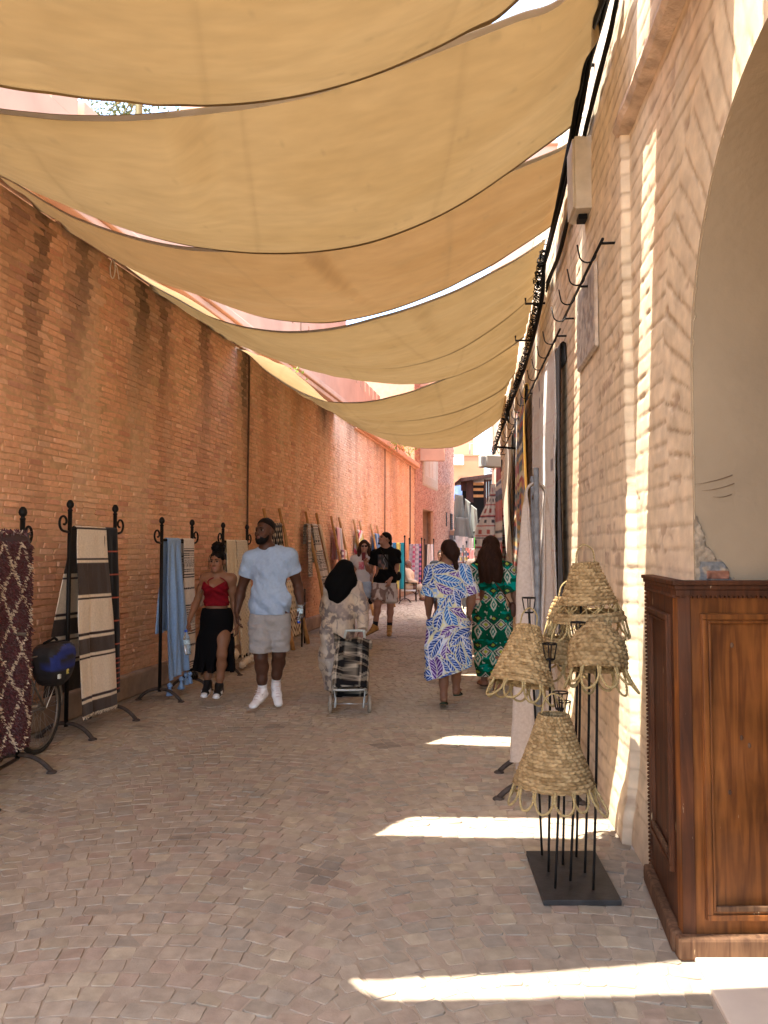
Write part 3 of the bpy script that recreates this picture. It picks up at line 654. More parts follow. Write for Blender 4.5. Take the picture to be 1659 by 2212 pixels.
# ================================================================ shade sails
m_sail = pm('canvas', rough=.9, attr=True, var=.07, vscale=5, bump=.25, bscale=160, spec=.1, transl=.225, stretch=(1, 3, 1), bdist=.002)
m_rope = pm('white_rope', (.7, .62, .5), .9)
OPEN = [(.36, .62), (.50, .57), (.52, .59), (.68, .74), (.5, .7), (.5, .7), (.5, .7), (.5, .7)]
GAPS = [0, .27, .27, .17, .20, .26, .22, .22]
def edge(pts, n):
    q = np.array([p if len(p) == 3 and p[2] < 0 else (P(*p[:3])) for p in pts]) if False else np.array([np.array(p[1:], float) if p[0] == 'w' else P(*p) for p in pts])
    return spline(q, n)
SAILS = [
 ('topmost canvas shade sail overhead at the near end, cut by the top of the picture', .1,
  [('w', xl(2.1) - 0.50, 2.1, 4.6), ('w', -1.9, 2.2, 3.85), ('w', -.5, 2.3, 3.66), ('w', .5, 2.4, 4.0), ('w', xr(2.4) - .06, 2.38, 4.7)],
  [('w', xl(3.9) - 0.50, 3.9, 4.55), ('w', -2.6, 3.8, 4.05), (0, 187, 3.72), (200, 213, 3.69), (400, 229, 3.66), (600, 216, 3.63), (800, 166, 3.6), (1000, 76, 3.55), (1120, 0, 3.5), ('w', xr(3.4) - .07, 3.4, 4.7)]),
 ('second canvas shade sail, widest and brightest one seen whole across the alley', .1,
  [('w', xl(4.0) - 0.50, 4.0, 4.7), ('w', -2.65, 3.85, 4.0), (0, 233, 3.76), (244, 247, 3.74), (476, 226, 3.72), (650, 195, 3.70), (850, 130, 3.74), (1097, 37, 3.77), (1220, -14, 3.76), ('w', xr(3.72) - .07, 3.72, 4.72)],
  [('w', xl(6.1) - 0.45, 6.1, 4.75), (0, 375, 5.95), (100, 425, 5.9), (200, 468, 5.85), (300, 503, 5.8), (400, 528, 5.75), (500, 543, 5.7), (600, 548, 5.66), (700, 543, 5.6), (800, 525, 5.55), (900, 490, 5.5), (1000, 440, 5.45), (1100, 372, 5.4), (1200, 300, 5.34), (1252, 258, 5.3)]),
 ('third canvas shade sail with a long pale seam running down to the right wall', .08,
  [('w', xl(6.3) - 0.40, 6.3, 4.75), (8, 382, 6.2), (106, 440, 6.12), (185, 477, 6.08), (291, 511, 6.03), (394, 531, 5.97), (500, 536, 5.86), (600, 533, 5.76), (800, 503, 5.72), (1000, 418, 5.72), (1097, 365, 5.7), (1205, 320, 5.62), (1247, 292, 5.55)],
  [('w', xl(7.85) - 0.40, 7.85, 4.7), (238, 554, 7.75), (331, 604, 7.6), (439, 641, 7.45), (560, 683, 7.3), (680, 697, 7.2), (760, 690, 7.14), (850, 668, 7.1), (950, 630, 7.04), (1050, 580, 7.0), (1130, 530, 6.92), (1190, 490, 6.85)]),
 ('fourth canvas shade sail whose white sunlit lip shows along the brick wall', .08,
  [('w', xl(7.95) - 0.40, 7.95, 4.68), (250, 562, 7.88), (317, 609, 7.8), (384, 647, 7.7), (439, 676, 7.6), (500, 698, 7.5), (600, 714, 7.4), (700, 710, 7.32), (800, 688, 7.3), (950, 640, 7.32), (1090, 572, 7.3), (1178, 518, 7.22)],
  [('w', xl(9.5) - 0.40, 9.5, 4.65), (408, 670, 9.45), (480, 712, 9.35), (560, 745, 9.25), (670, 781, 9.12), (769, 793, 9.05), (829, 796, 9.0), (900, 787, 8.9), (987, 758, 8.8), (1080, 700, 8.65), (1152, 640, 8.5)]),
 ('fifth canvas shade sail, a narrow band in the middle of the row', .06,
  [('w', xl(9.6) - 0.40, 9.6, 4.68), (416, 670, 9.55), (560, 736, 9.4), (700, 773, 9.25), (829, 781, 9.2), (987, 745, 9.12), (1080, 688, 9.0), (1156, 628, 8.85)],
  [('w', xl(11.15) - 0.40, 11.15, 4.62), (515, 746, 11.05), (603, 779, 10.9), (702, 808, 10.8), (802, 825, 10.7), (902, 829, 10.6), (987, 811, 10.5), (1060, 778, 10.3), (1132, 730, 10.1)]),
 ('sixth canvas shade sail with a bright white curl of its top side against the wall', .06,
  [('w', xl(11.3) - 0.35, 11.3, 4.62), (530, 760, 11.25), (578, 803, 11.2), (637, 843, 11.15), (690, 863, 11.05), (730, 868, 10.98), (796, 866, 10.9), (869, 850, 10.85), (935, 827, 10.85), (1000, 798, 10.85), (1060, 768, 10.82), (1122, 738, 10.75)],
  [('w', xl(13.05) - 0.40, 13.05, 4.6), (602, 806, 13), (640, 836, 12.92), (677, 860, 12.85), (743, 898, 12.7), (803, 907, 12.6), (865, 910, 12.5), (935, 902, 12.4), (1000, 885, 12.3), (1079, 846, 12.0), (1113, 806, 11.75)]),
 ('seventh canvas shade sail, second last of the row', .05,
  [('w', xl(13.15) - 0.40, 13.15, 4.62), (606, 806, 13.1), (700, 868, 12.98), (803, 896, 12.8), (900, 894, 12.7), (1000, 868, 12.66), (1080, 820, 12.6), (1112, 792, 12.5)],
  [('w', xl(14.6) - 0.40, 14.6, 4.6), (662, 848, 14.6), (700, 873, 14.5), (735, 895, 14.4), (783, 925, 14.3), (865, 940, 14.2), (935, 935, 14.1), (1000, 915, 14), (1060, 882, 13.8), (1090, 855, 13.6)]),
 ('eighth canvas shade sail, the farthest and lowest before the open sky', .05,
  [('w', xl(14.75) - 0.40, 14.75, 4.62), (668, 850, 14.75), (740, 895, 14.55), (865, 926, 14.4), (1000, 900, 14.3), (1060, 868, 14.25), (1094, 842, 14.2)],
  [('w', xl(16.6) - 0.40, 16.6, 4.6), (715, 888, 16.6), (750, 909, 16.5), (783, 928, 16.45), (849, 956, 16.4), (912, 968, 16.2), (987, 964, 16.1), (1044, 934, 15.9), (1080, 905, 15.7), (1092, 880, 15.5)]),
]
PREV = [None]
CAMP = np.array([0, 0, H])
def sail(i, label, belly, ne, fe, lip):
    nu, nv = 220, 40
    a, b = edge(ne, nu), edge(fe, nu)
    if PREV[0] is not None:          # the sails overlap on the left and gape towards the right wall
        pb = PREV[0]; yb = np.interp(a[:, 0], pb[:, 0], pb[:, 1])
        fr_ = (a[:, 0] - xl(a[:, 1])) / (xr(a[:, 1]) - xl(a[:, 1]))
        gap = -.035 + (.035 + GAPS[i]) * ss(*OPEN[i], fr_)
        if lip > .2: gap = np.maximum(gap, .03 * ss(.45, .25, fr_))
        yn = yb + gap; kf = yn / a[:, 1]
        a = CAMP + (a - CAMP) * kf[:, None]
    PREV[0] = b
    U, Vv = np.meshgrid(np.linspace(0, 1, nu), np.linspace(0, 1, nv), indexing='ij')
    S = a[:, None] * (1 - Vv[..., None]) + b[:, None] * Vv[..., None]
    taut = np.sin(np.pi * U) ** .6
    S[..., 2] -= belly * 4 * Vv * (1 - Vv) * taut
    S[..., 2] += lip * np.exp(-((U - .24) / .13) ** 2) * np.sin(np.pi * np.clip(Vv / .55, 0, 1)) ** 1.0
    wr = .010 * np.sin(U * 70 + 6 * fbm(U * 4, Vv * 3, 0, 3) + Vv * 5) * ss(.55, .75, fbm(U * 5 + i * 7, Vv * 2, 0, 17)) + (fbm(U * 3 + i * 9, Vv * 9, 0, 7) - .5) * .03 + (fbm(U * 10 + i * 5, Vv * 22, 0, 8) - .5) * .012
    edge_w = np.exp(-np.minimum(U, 1 - U) / .12)
    wr = wr + edge_w * .03 * np.sin(Vv * 26 + i + 4 * U)
    S[..., 2] += wr * np.sin(np.pi * np.clip(Vv, .02, .98)) ** .5
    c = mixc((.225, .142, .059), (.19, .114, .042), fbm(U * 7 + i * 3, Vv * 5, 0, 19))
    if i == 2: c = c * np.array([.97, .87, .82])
    for sx in (.22, .47, .735):
        c = mixc(c, (.13, .078, .03), np.exp(-((U - sx - .004 * np.sin(Vv * 3)) / .0035) ** 2) * .28)
    c = mixc(c, (.17, .108, .044), ss(.6, .8, fbm(U * 16 + i, Vv * 12, 0, 23)) * .22)
    c = mixc(c, (.13, .085, .036), ss(.79, .83, fbm(U * 50 + i, Vv * 40, 0, 29)) * .4)
    o = mk('shade_sail', S.reshape(-1, 3), gridfaces(nu, nv), m_sail, None, True, c.reshape(-1, 3))
    tag(o, label, 'shade sail', 'canvas shade sails strung across the alley')
    for e in (S[:, 0], S[:, -1]):
        w = .035; other = S[:, 1] if e is S[:, 0] else S[:, -2]
    for k0, k1 in ((0, 1), (-1, -2)):
        e, o2 = S[:, k0], S[:, k1]; dd = o2 - e; dd /= np.linalg.norm(dd, axis=1)[:, None] + 1e-9
        q = np.stack([e - [0, 0, .004], e + dd * .045 - [0, 0, .004]], 1)
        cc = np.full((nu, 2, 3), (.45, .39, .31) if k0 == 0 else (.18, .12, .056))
        mk('hem', q.reshape(-1, 3), gridfaces(nu, 2), m_sail, o, True, cc.reshape(-1, 3))
    for k in (0, -1):
        p = S[-1, k]; w = np.array([xr(p[1]) + .02, p[1] + .06, p[2] + .10])
        mk('tie_rope', *tube([p - [.03, 0, .01], (p + w) / 2 - [0, 0, .015], w], .007, 5), m_rope, o)
    return o
LIPS = [0, 0, 0, .14, 0, .30, 0, 0]
for i, (lb, be, ne, fe) in enumerate(SAILS): sail(i, lb, be, ne, fe, LIPS[i])
# one more behind the camera, same row (shades the foreground)
def back_sail():
    nu, nv = 60, 14
    for y0, y1, lb in ((.3, 2.12, 'canvas shade sail just behind the viewpoint, out of the picture'),):
        U, Vv = np.meshgrid(np.linspace(0, 1, nu), np.linspace(0, 1, nv), indexing='ij'); Y = y0 + (y1 + .34 * ss(.58, .50, U) - y0) * Vv
        S = np.stack([xl(Y) + (xr(Y) - xl(Y)) * U, Y, 4.65 - .95 * 4 * U * (1 - U) - .06 * np.sin(np.pi * Vv)], -1)
        c = np.tile((.24, .155, .065), (nu * nv, 1)); o = mk('shade_sail', S.reshape(-1, 3), gridfaces(nu, nv), m_sail, None, True, c)
        tag(o, lb, 'shade sail', 'canvas shade sails strung across the alley')
        mk('hem', np.stack([S[:, -1] - [0, 0, .004], S[:, -1] - [0, .045, .004]], 1).reshape(-1, 3), gridfaces(nu, 2), m_sail, o, True, np.full((nu * 2, 3), .5))
back_sail()
def rope_tie():
    c = P(243, 562, 7.7); a = np.linspace(0, 2 * math.pi, 20, endpoint=False)
    b = MB().tube(c + np.stack([.025 * np.cos(a), 0 * a + .01, -.09 + .095 * np.sin(a)], 1), .006, 5, True)
    b.tube([c, c + [.05, 0, -.08], c + [.07, 0, -.2]], .005, 5)
    tag(b.build('rope_loop', m_rope), 'loose white rope loop hanging from the brick wall top where the third sail is tied', 'rope')
rope_tie()
# ================================================================ racks, ladders, hung textiles
m_iron = pm('black_iron', (.007, .006, .0055), .5, .25, 25, .15, 80, spec=.22); m_ironw = pm('worn_iron', (.055, .04, .032), .6, .35, 30, .2, 90, spec=.25)
def rack(label, A, B, h, span=.24, mat=None, group='iron blanket racks along the brick wall', panel=False, cat='rack', scroll=True, r=.018, ball_top=True):
    mat = mat or m_iron; A = np.array([*A, 0.]); B = np.array([*B, 0.]); dv = (B - A) / np.linalg.norm(B - A); sv = np.array([dv[1], -dv[0], 0])
    t = thing('blanket_rack', label, cat, (A + B) / 2, group)
    for Q, sg in ((A, -1), (B, 1)):
        p = mk('post', *tube([Q + [0, 0, .10], Q + [0, 0, h - .05]], r, 10), mat, t)
        pr = [(1e-4, 0), (.020, .0), (.022, .008), (.015, .014), (.014, .022), (.025, .034), (.030, .050), (.028, .066), (.020, .082), (.012, .092), (1e-4, .094)]
        if ball_top: mk('finial', *lathe(pr, 16, Q + [0, 0, h - .055]), mat, p)
        if scroll:
            a = np.linspace(-.5 * math.pi, 1.55 * math.pi, 30); rr = np.linspace(.075, .018, 30)
            c = Q + dv * sg * .085 + [0, 0, h - .15]
            pts = c + (dv * sg)[None] * (np.cos(a) * rr)[:, None] * 1.0 + np.array([0, 0, 1.0]) * (np.sin(a) * rr)[:, None]
            pts = np.vstack([Q + [0, 0, h - .235], pts])
            mk('scroll', *tube(pts, np.linspace(.011, .009, 31), 7), mat, t)
        tt = np.linspace(-1, 1, 17); arch = .115 * (1 - np.abs(tt) ** 2.4)
        pts = Q + sv * (tt * span)[:, None] + np.array([0, 0, 1.0]) * (arch + .012)[:, None]
        f = mk('foot', *tube(pts, .017, 8), m_ironw, t)
        for s in (-1, 1): mk('foot_pad', *lathe([(1e-4, 0), (.036, 0), (.036, .008), (.022, .018), (1e-4, .02)], 12, Q + sv * s * span * 1.01), m_ironw, f)
    mk('top_bar', *tube([A + [0, 0, h - .2], B + [0, 0, h - .2]], .014, 8), mat, t)
    if panel:
        for z in (.10, .31): mk('bottom_bar', *tube([A + [0, 0, z], B + [0, 0, z]], .013, 8), m_ironw, t)
        L = np.linalg.norm(B - A); n = 5
        for i in range(n):
            c = A + dv * L * (i + .5) / n + [0, 0, .2]; a = np.linspace(0, 3.6 * math.pi, 34); rr = np.linspace(.085, .015, 34); s = 1 if i % 2 else -1
            mk('scroll_work', *tube(c + dv * (np.cos(a) * rr * s)[:, None] * .85 + np.array([0, 0, 1.]) * (np.sin(a) * rr)[:, None], .007, 5), m_ironw, t)
    return t, A + [0, 0, h - .2], B + [0, 0, h - .2], sv
m_wool = pm('wool', rough=.95, attr=True, var=.10, vscale=60, bump=.4, bscale=260, spec=.1, sheen=.15, bdist=.002)
m_cotton = pm('cotton', rough=.92, attr=True, var=.07, vscale=40, bump=.25, bscale=300, spec=.1, bdist=.0015)
def drape(name, label, cat, A, B, t0, t1, Lf, Lb, front, colfn, group=None, fold=.02, nf=3.0, gather=.75, flare=.05, res=.012, mat=None, seed=0, step=None, r=.022, hem=.0, lean=0, bflare=None, thick=.006, fmax=None):
    A, B = np.asarray(A, float), np.asarray(B, float); f = np.array([front[0], front[1], 0.]); f /= np.linalg.norm(f); d = B - A
    wid = np.linalg.norm(d) * (t1 - t0); nu = max(int(wid / res), 8); nv = max(int((Lf + Lb) / res), 10)
    U, V = np.meshgrid(np.linspace(0, 1, nu), np.linspace(-Lb, Lf, nv), indexing='ij')
    arc = math.pi * r / 2; av = np.abs(V)
    ang = np.clip(V / r, -math.pi / 2, math.pi / 2)
    drop = np.maximum(av - arc, 0)
    k = ss(0, .9, drop)
    w = gather + (1 - gather) * k
    tc = (t0 + t1) / 2; T = tc + (t0 - tc + (t1 - t0) * U) * w
    off = np.sin(ang) * r + np.sign(V) * (np.where(V > 0, flare, flare if bflare is None else bflare) * drop)
    z = np.cos(ang) * r - drop
    fo = fold * (.25 + .75 * k) * (np.sin(U * nf * 2 * math.pi + seed * 1.7 + .8 * np.sin(drop * 2 + seed)) + .5 * np.sin(U * nf * 4.3 * math.pi + seed * 2.9 + drop)) * np.where(V >= 0, 1, .7)
    fo = fo + .012 * (fbm(U * 6 + seed, V * 3, 0, seed) - .5)
    off = off + np.where(V >= 0, 1, -1) * fo * ss(0, .12, drop)
    if step: off = off + np.where(V > 0, 1, 0) * .028 * ss(step + .012, step - .012, U) * ss(.15, .6, drop); 
    z = z + hem * (U - .5) * k * np.where(V > 0, 1, .4)
    p = A + d * T[..., None] + f * off[..., None] + np.array([0, 0, 1.]) * z[..., None] + lean * k[..., None] * d
    c = colfn(U, V)
    o = mk(name, p.reshape(-1, 3), gridfaces(nu, nv), mat or m_wool, None, True, np.asarray(c).reshape(-1, 3), sol=thick)
    tag(o, label, cat, group); o['_p'] = 0; del o['_p']
    return o, p
def fringe(p, par, name, n, L, mat, r=.0016, col=None, end=-1):
    b = MB(); row = p[:, end]; m = len(row)
    for i in np.linspace(0, m - 1, n):
        q = row[int(i)] + RNG.normal(0, .002, 3); dz = RNG.uniform(.6, 1.1) * L; e = q + [RNG.normal(0, .006), RNG.normal(0, .006), -dz]
        b.tube([q, (q + e) / 2 + RNG.normal(0, .003, 3), e], [r, r, r * .6], 4)
    return b.build(name, mat, par)
def pompoms(par, pts, rad, mat, name='pompom', cord=.05):
    for q in pts:
        q = np.asarray(q); b = MB()
        V, Q = ball(q - [0, 0, cord + rad], rad, 14, 10); V = V + RNG.normal(0, rad * .10, V.shape)
        b.add(V, Q); b.tube([q, q - [.003, 0, cord]], .003, 5); b.build(name, mat, par)
CREAM = (.70, .60, .47); DKB = (.050, .040, .035); WINE = (.02, .008, .008)
# ---- rack 1: purple shaggy rug
r1, A1, B1, s1 = rack('black iron rack with scrolled bottom rail under the purple shaggy rug', (-2.57, 4.68), (-2.57, 5.47), 1.83, panel=True)
def rug():
    A, B = A1, B1; b = MB(); n = 15500
    z = RNG.uniform(-1.42, .05, n); u = RNG.uniform(-.02, 1.02, n)
    over = z > -.01; back = RNG.random(n) < .12
    x = np.where(over, RNG.uniform(-.05, .06, n), np.where(back, -.06, .055 + .02 * np.sin(u * 9) * ss(0, -1, z))); zz = np.where(over, .045, z)
    L = RNG.uniform(.022, .038, n)
    def pat(u, z):
        a = (u * .8) / .26; bb = z / .36; w = .05 * np.sin(z * 9 + u * 3) + .02 * np.sin(z * 31)
        d = np.abs(((a + bb + w) % 1) - .5), np.abs(((a - bb - w * .7) % 1) - .5)
        return np.minimum(*d)
    lines = pat(u, z) < .048
    c = np.where(lines[:, None], np.array([.62, .52, .40]), mixc((.125, .042, .048), (.075, .026, .031), RNG.random(n)))
    c = c * RNG.uniform(.75, 1.2, (n, 1))
    root = np.stack([A[0] + x, A[1] + (B[1] - A[1]) * u, A[2] + zz], 1)
    out = np.where(over[:, None], np.array([0, 0, 1.]), np.where(back[:, None], np.array([-1., 0, 0]), np.array([1., 0, 0])))
    dirn = out * .75 + np.stack([RNG.normal(0, .35, n), RNG.normal(0, .5, n), -.75 + RNG.normal(0, .35, n)], 1); dirn /= np.linalg.norm(dirn, axis=1)[:, None]
    sd = np.cross(dirn, RNG.normal(0, 1, (n, 3))); sd /= np.linalg.norm(sd, axis=1)[:, None]; w = RNG.uniform(.005, .010, n)[:, None]
    tip = root + dirn * L[:, None]; mid = root + dirn * L[:, None] * .5
    s2 = np.cross(dirn, sd)
    V = np.stack([root + sd * w, root - sd * w * .5 + s2 * w * .8, root - sd * w * .5 - s2 * w * .8, tip + sd * w * .4, tip - sd * w * .3 + s2 * w * .3, tip - sd * w * .3 - s2 * w * .3], 1).reshape(-1, 3)
    q = (np.arange(n) * 6)[:, None, None] + np.array([[0, 1, 4, 3], [1, 2, 5, 4], [2, 0, 3, 5]])[None]
    b = MB()
    o, p = drape('shaggy_rug', 'purple shaggy rug with cream diamond lines hung on the nearest rack', 'rug', A, B, -.01, 1.01, 1.42, 1.1, (1, 0), lambda U, V: np.full(U.shape + (3,), (.05, .022, .025)), fold=.004, gather=1, flare=.0, res=.04, r=.045, thick=.02)
    mk('pile', V, q.reshape(-1, 4), pm('rug_pile', rough=.95, attr=True, spec=.1, sheen=.3), o, False, np.repeat(c, 6, 0))
rug()
# ---- rack 2
r2, A2, B2, s2 = rack('black iron rack carrying a cream striped blanket and a black one', (-2.63, 6.44), (-2.50, 7.15), 1.94)
def stripes(base, bands, wob=0):
    def fn(U, V):
        c = np.broadcast_to(np.asarray(base, float), U.shape + (3,)).copy(); v = V + wob * np.sin(U * 7)
        for a, b, col in bands: c[(v >= a) & (v < b)] = col
        return c
    return fn
def big(o):  # dark band between thin lines, centre o, half width h
    return o
def band(a, b): return [(a - .045, a - .027, WINE), (a, b, (.052, .036, .028)), (b + .024, b + .042, WINE)]
bl = band(.33, .60) + band(.97, 1.10) + band(1.50, 1.82) + band(-.42, -.0) + band(-.95, -.80) + band(-1.45, -1.2)
blanket, p = drape('striped_blanket', 'cream blanket with broad charcoal bands draped over the second rack', 'blanket', A2, B2, -.02, .85, 1.60, 1.45, (1, -.12), stripes(CREAM, bl), fold=.008, nf=1.2, gather=.73, flare=.06, res=.008, step=.30, hem=-.02, bflare=.12, seed=2)
m_cream = pm('cream_yarn', (.74, .62, .47), .95, .1, 40)
fringe(p, blanket, 'fringe', 120, .03, m_cream)
rs = [(.02 + k * .21, .027 + k * .21, (.42, .09, .045)) for k in range(6)] + [(1.2 + k * .045, 1.212 + k * .045, (.38, .07, .04)) for k in range(7)]
drape('black_blanket', 'black blanket with thin red lines on the wall side of the second rack', 'blanket', A2, B2, .66, 1.02, 1.52, 1.2, (1, -.12), stripes((.004, .0035, .0035), rs), fold=.006, nf=1, gather=.9, flare=.03, res=.01, seed=5)
# ---- rack 3
r3, A3, B3, s3 = rack('black iron rack carrying the sky blue blanket', (-2.31, 8.0), (-2.16, 8.66), 1.86)
m_blue = pm('blue_yarn', (.20, .31, .50), .95, .12, 40)
blue, p = drape('blue_blanket', 'sky blue blanket with tasselled pompoms on the third rack', 'blanket', A3, B3, .04, .62, 1.46, 1.0, (1, -.1), lambda U, V: mixc((.20, .31, .50), (.26, .38, .56), fbm(U * 5, V * 2, 0, 3)), fold=.03, nf=2.2, gather=.72, flare=.04, res=.01, seed=1, hem=.06)
for i in (0, 20, 34, -2):
    q = p[i, -1]; b = MB()
    V, Q = ball(q - [0, 0, .045], .026, 12, 8); b.add(V + RNG.normal(0, .002, V.shape), Q); V, Q = lathe([(1e-4, 0), (.012, -.01), (.02, -.03), (.036, -.085), (.030, -.09), (1e-4, -.08)], 12, q - [0, 0, .06]); b.add(V + RNG.normal(0, .003, V.shape), Q)
    b.build('tassel', m_blue, blue)
def motif(base, ink, period=.62, phase=.12):
    def fn(U, V):
        c = np.broadcast_to(np.asarray(base, float), U.shape + (3,)).copy(); v = (V - phase) % period
        def put(m): c[m] = ink
        for a in (0, .025, .285, .31): put((v > a) & (v < a + .012))
        for a in (.05, .075, .10): put((v > a) & (v < a + .014) & ((U * 9) % 1 < .6))
        for a in (.225, .25): put((v > a) & (v < a + .014) & ((U * 9) % 1 < .6))
        dz = np.abs(v - .165) / .045; du = np.abs(((U * 3) % 1) - .5) * 2
        m = (dz < 1) & (np.abs(((dz + du) * 2.2) % 1 - .5) < .2); put(m)
        put((v > .43) & (v < .455) & ((np.abs(((U * 8) % 1) - .5) + np.abs(v - .4425) * 25) < .55))
        return c
    return fn
pat, p = drape('patterned_blanket', 'white blanket with bands of black diamonds beside the blue one', 'blanket', A3, B3, .64, 1.02, 1.44, 1.0, (1, -.1), motif((.60, .52, .45), (.018, .012, .014)), fold=.006, nf=1, gather=.92, flare=.03, res=.007, seed=3)
pompoms(pat, [p[i, -1] for i in range(2, len(p), 9)], .04, m_iron)
# ---- rack 4
r4, A4, B4, s4 = rack('black iron rack behind the couple with cream blankets', (-2.02, 9.66), (-1.86, 10.45), 1.86)
cr1, p = drape('cream_blanket', 'plain ivory blanket with large pompoms on the fourth rack', 'blanket', A4, B4, .03, .48, 1.36, 1.0, (1, -.15), lambda U, V: mixc((.70, .58, .40), (.62, .50, .33), fbm(U * 9, V, 0, 4)), fold=.018, nf=2, gather=.8, flare=.03, res=.012)
pompoms(cr1, [p[i, -1] for i in (1, 8, 16, 24)], .06, m_cream)
def knit(U, V): return mixc((.62, .53, .39), (.34, .28, .2), (.5 + .5 * np.sin(U * 60 + V * 90)) * (.5 + .5 * np.sin(U * 60 - V * 90)) * .9)
cr2, p = drape('cream_blanket', 'knitted beige blanket with a diamond weave and small pompoms on the fourth rack', 'blanket', A4, B4, .42, 1.0, 1.5, 1.0, (1, -.15), knit, fold=.014, nf=1.5, gather=.8, flare=.06, res=.010, hem=.05, seed=4)
pompoms(cr2, [p[i, -1] for i in (1, 9, 17, 26, 34)], .045, m_cream)
# ---- ladders
m_bam = pm('bamboo', (.42, .22, .075), .55, .25, 12, .2, 60, stretch=(3, 3, 1))
def ladder(label, pl, pr, base, seed=0):
    """rails from the wall (photo points pl, pr at the top) down to the ground, base = distance from the wall"""
    t0 = [P(px, py, wl_d(px)) + n_l * .05 for px, py in (pl, pr)]; rg = random.Random(seed)
    bt = [np.array([q[0], q[1], 0]) + n_l * base + u_l * rg.uniform(-.05, .0) for q in t0]
    t = thing('ladder', label, 'ladder', (bt[0] + bt[1]) / 2, 'bamboo display ladders leaning on the brick wall')
    for a, b in zip(t0, bt):
        p = np.linspace(0, 1, 12)[:, None]; q = a + (b - a) * p + RNG.normal(0, .004, (12, 3)); q[-1, 2] = 0
        mk('rail', *tube(q, np.linspace(.026, .036, 12), 9), m_bam, t)
    rung = []
    for k in (.12, .33, .54, .75):
        a, b = t0[0] + (bt[0] - t0[0]) * k, t0[1] + (bt[1] - t0[1]) * k; d = (b - a) / np.linalg.norm(b - a)
        r_ = mk('rung', *tube([a - d * .06, b + d * .06], .02, 8), m_bam, t); rung.append((a, b))
        mk('lashing', *tube([a + d * .03 + [0, 0, .03 * math.cos(x)] + n_l * .03 * math.sin(x) for x in np.linspace(0, 6, 12)], .008, 5), m_rope, r_)
    return rung
GL = 'blankets hung on the bamboo ladders'
L1 = ladder('bamboo ladder right behind the man in blue, hung with a black cloth', (562.6, 1099), (597, 1099), .52, 1)
L2 = ladder('bamboo ladder hung with tall white blankets of black bands', (654.4, 1105), (678, 1107), .5, 2)
L3 = ladder('bamboo ladder hung with pink and purple striped towels', (710, 1114), (727, 1117), .5, 3)
L4 = ladder('bamboo ladder hung with red and yellow striped towels', (759, 1122), (772, 1125), .5, 4)
L5 = ladder('farthest bamboo ladder hung with dark blue towels', (796.5, 1132), (809.5, 1135), .5, 5)
fr = (n_l[0], n_l[1])
def dashes(base, ink):
    return lambda U, V: np.where(((np.abs(((U * 5 + np.floor(V / .09) * .5) % 1) - .5) < .12 + .12 * np.sin(V * 70)) & (((V / .09) % 1) < .7))[..., None], ink, base) * 1.0
drape('black_throw', 'black throw with small pale dashes on the ladder behind the man in blue', 'blanket', *L1[0], .06, .94, .72, .5, fr, dashes((.005, .004, .004), (.45, .36, .25)), GL, fold=.012, res=.014, r=.03)
drape('green_throw', 'emerald green throw folded over a rung behind the shoulder of the man in blue', 'blanket', *L1[1], .1, .8, .3, .3, fr, lambda U, V: np.full(U.shape + (3,), (.02, .20, .13)), GL, fold=.01, res=.02, r=.032)
drape('dotted_throw', 'cream throw with dotted arches half hidden by the man in blue', 'blanket', *L1[2], .1, .9, .62, .4, fr, dashes((.68, .56, .38), (.25, .19, .11)), GL, fold=.012, res=.014, r=.032)
drape('leaf_throw', 'cream and brown leaf pattern throw at the hip of the man in blue', 'blanket', *L1[3], .1, .95, .42, .3, fr, lambda U, V: np.where((np.abs(np.sin(V * 26 + np.abs(U * 4 % 1 - .5) * 5)) > .55)[..., None], (.68, .55, .37), (.13, .075, .035)) * 1.0, GL, fold=.012, res=.014, r=.032)
MT = motif((.58, .50, .43), (.02, .016, .016), .48, .1)
drape('banded_blanket', 'long white blanket with woven black bands on the second ladder', 'blanket', *L2[0], .15, .72, 1.62, .75, fr, MT, GL, fold=.03, nf=2, gather=.8, res=.012, flare=.20, r=.04, bflare=-.02, seed=3)
drape('banded_blanket', 'shorter grey blanket with black bands at the left rail of the second ladder', 'blanket', *L2[0], -.3, .06, 1.0, .4, fr, motif((.50, .42, .36), (.03, .03, .03), .36, .0), GL, fold=.012, nf=1, res=.014, r=.04, seed=6)
drape('tan_throw', 'plain tan throw at the right of the white banded blanket', 'blanket', *L2[0], .74, 1.05, 1.66, .7, fr, lambda U, V: mixc((.56, .42, .27), (.48, .35, .21), fbm(U * 9, V * 2, 0, 6)), GL, fold=.02, nf=1.5, gather=.7, res=.014, flare=.22, r=.04, bflare=-.02)
def towel(cols, n=7, along=True):
    cols = np.array(cols)
    return lambda U, V: cols[(np.floor((U if along else V * 1.0) * n).astype(int)) % len(cols)]
PK = [(.55, .25, .25), (.62, .33, .33), (.58, .28, .27), (.70, .55, .5), (.35, .30, .28), (.62, .52, .45)]
drape('striped_towel', 'pink and grey striped towel on the upper rung of the third ladder', 'towel', *L3[0], .12, .98, .85, .7, fr, towel(PK, 6), GL, fold=.012, res=.02, r=.03)
drape('striped_towel', 'purple check and coral striped towel on the middle rung of the third ladder', 'towel', *L3[1], .15, 1.0, .85, .5, fr, lambda U, V: np.where((U < .42)[..., None], np.where(((V / .12) % 1 < .5)[..., None], (.16, .06, .10), (.62, .52, .47)), np.where((U < .72)[..., None], (.50, .17, .13), np.where(((V / .14) % 1 < .4)[..., None], (.62, .45, .2), (.68, .58, .46)))) * 1.0, GL, fold=.012, res=.02, r=.03, seed=2)
drape('striped_towel', 'dark check towel on the lower rung of the third ladder', 'towel', *L3[2], .0, .7, .7, .5, fr, lambda U, V: np.where(((V / .09) % 1 < .5)[..., None], (.07, .05, .07), (.55, .48, .42)) * 1.0, GL, fold=.012, res=.02, r=.03, seed=7)
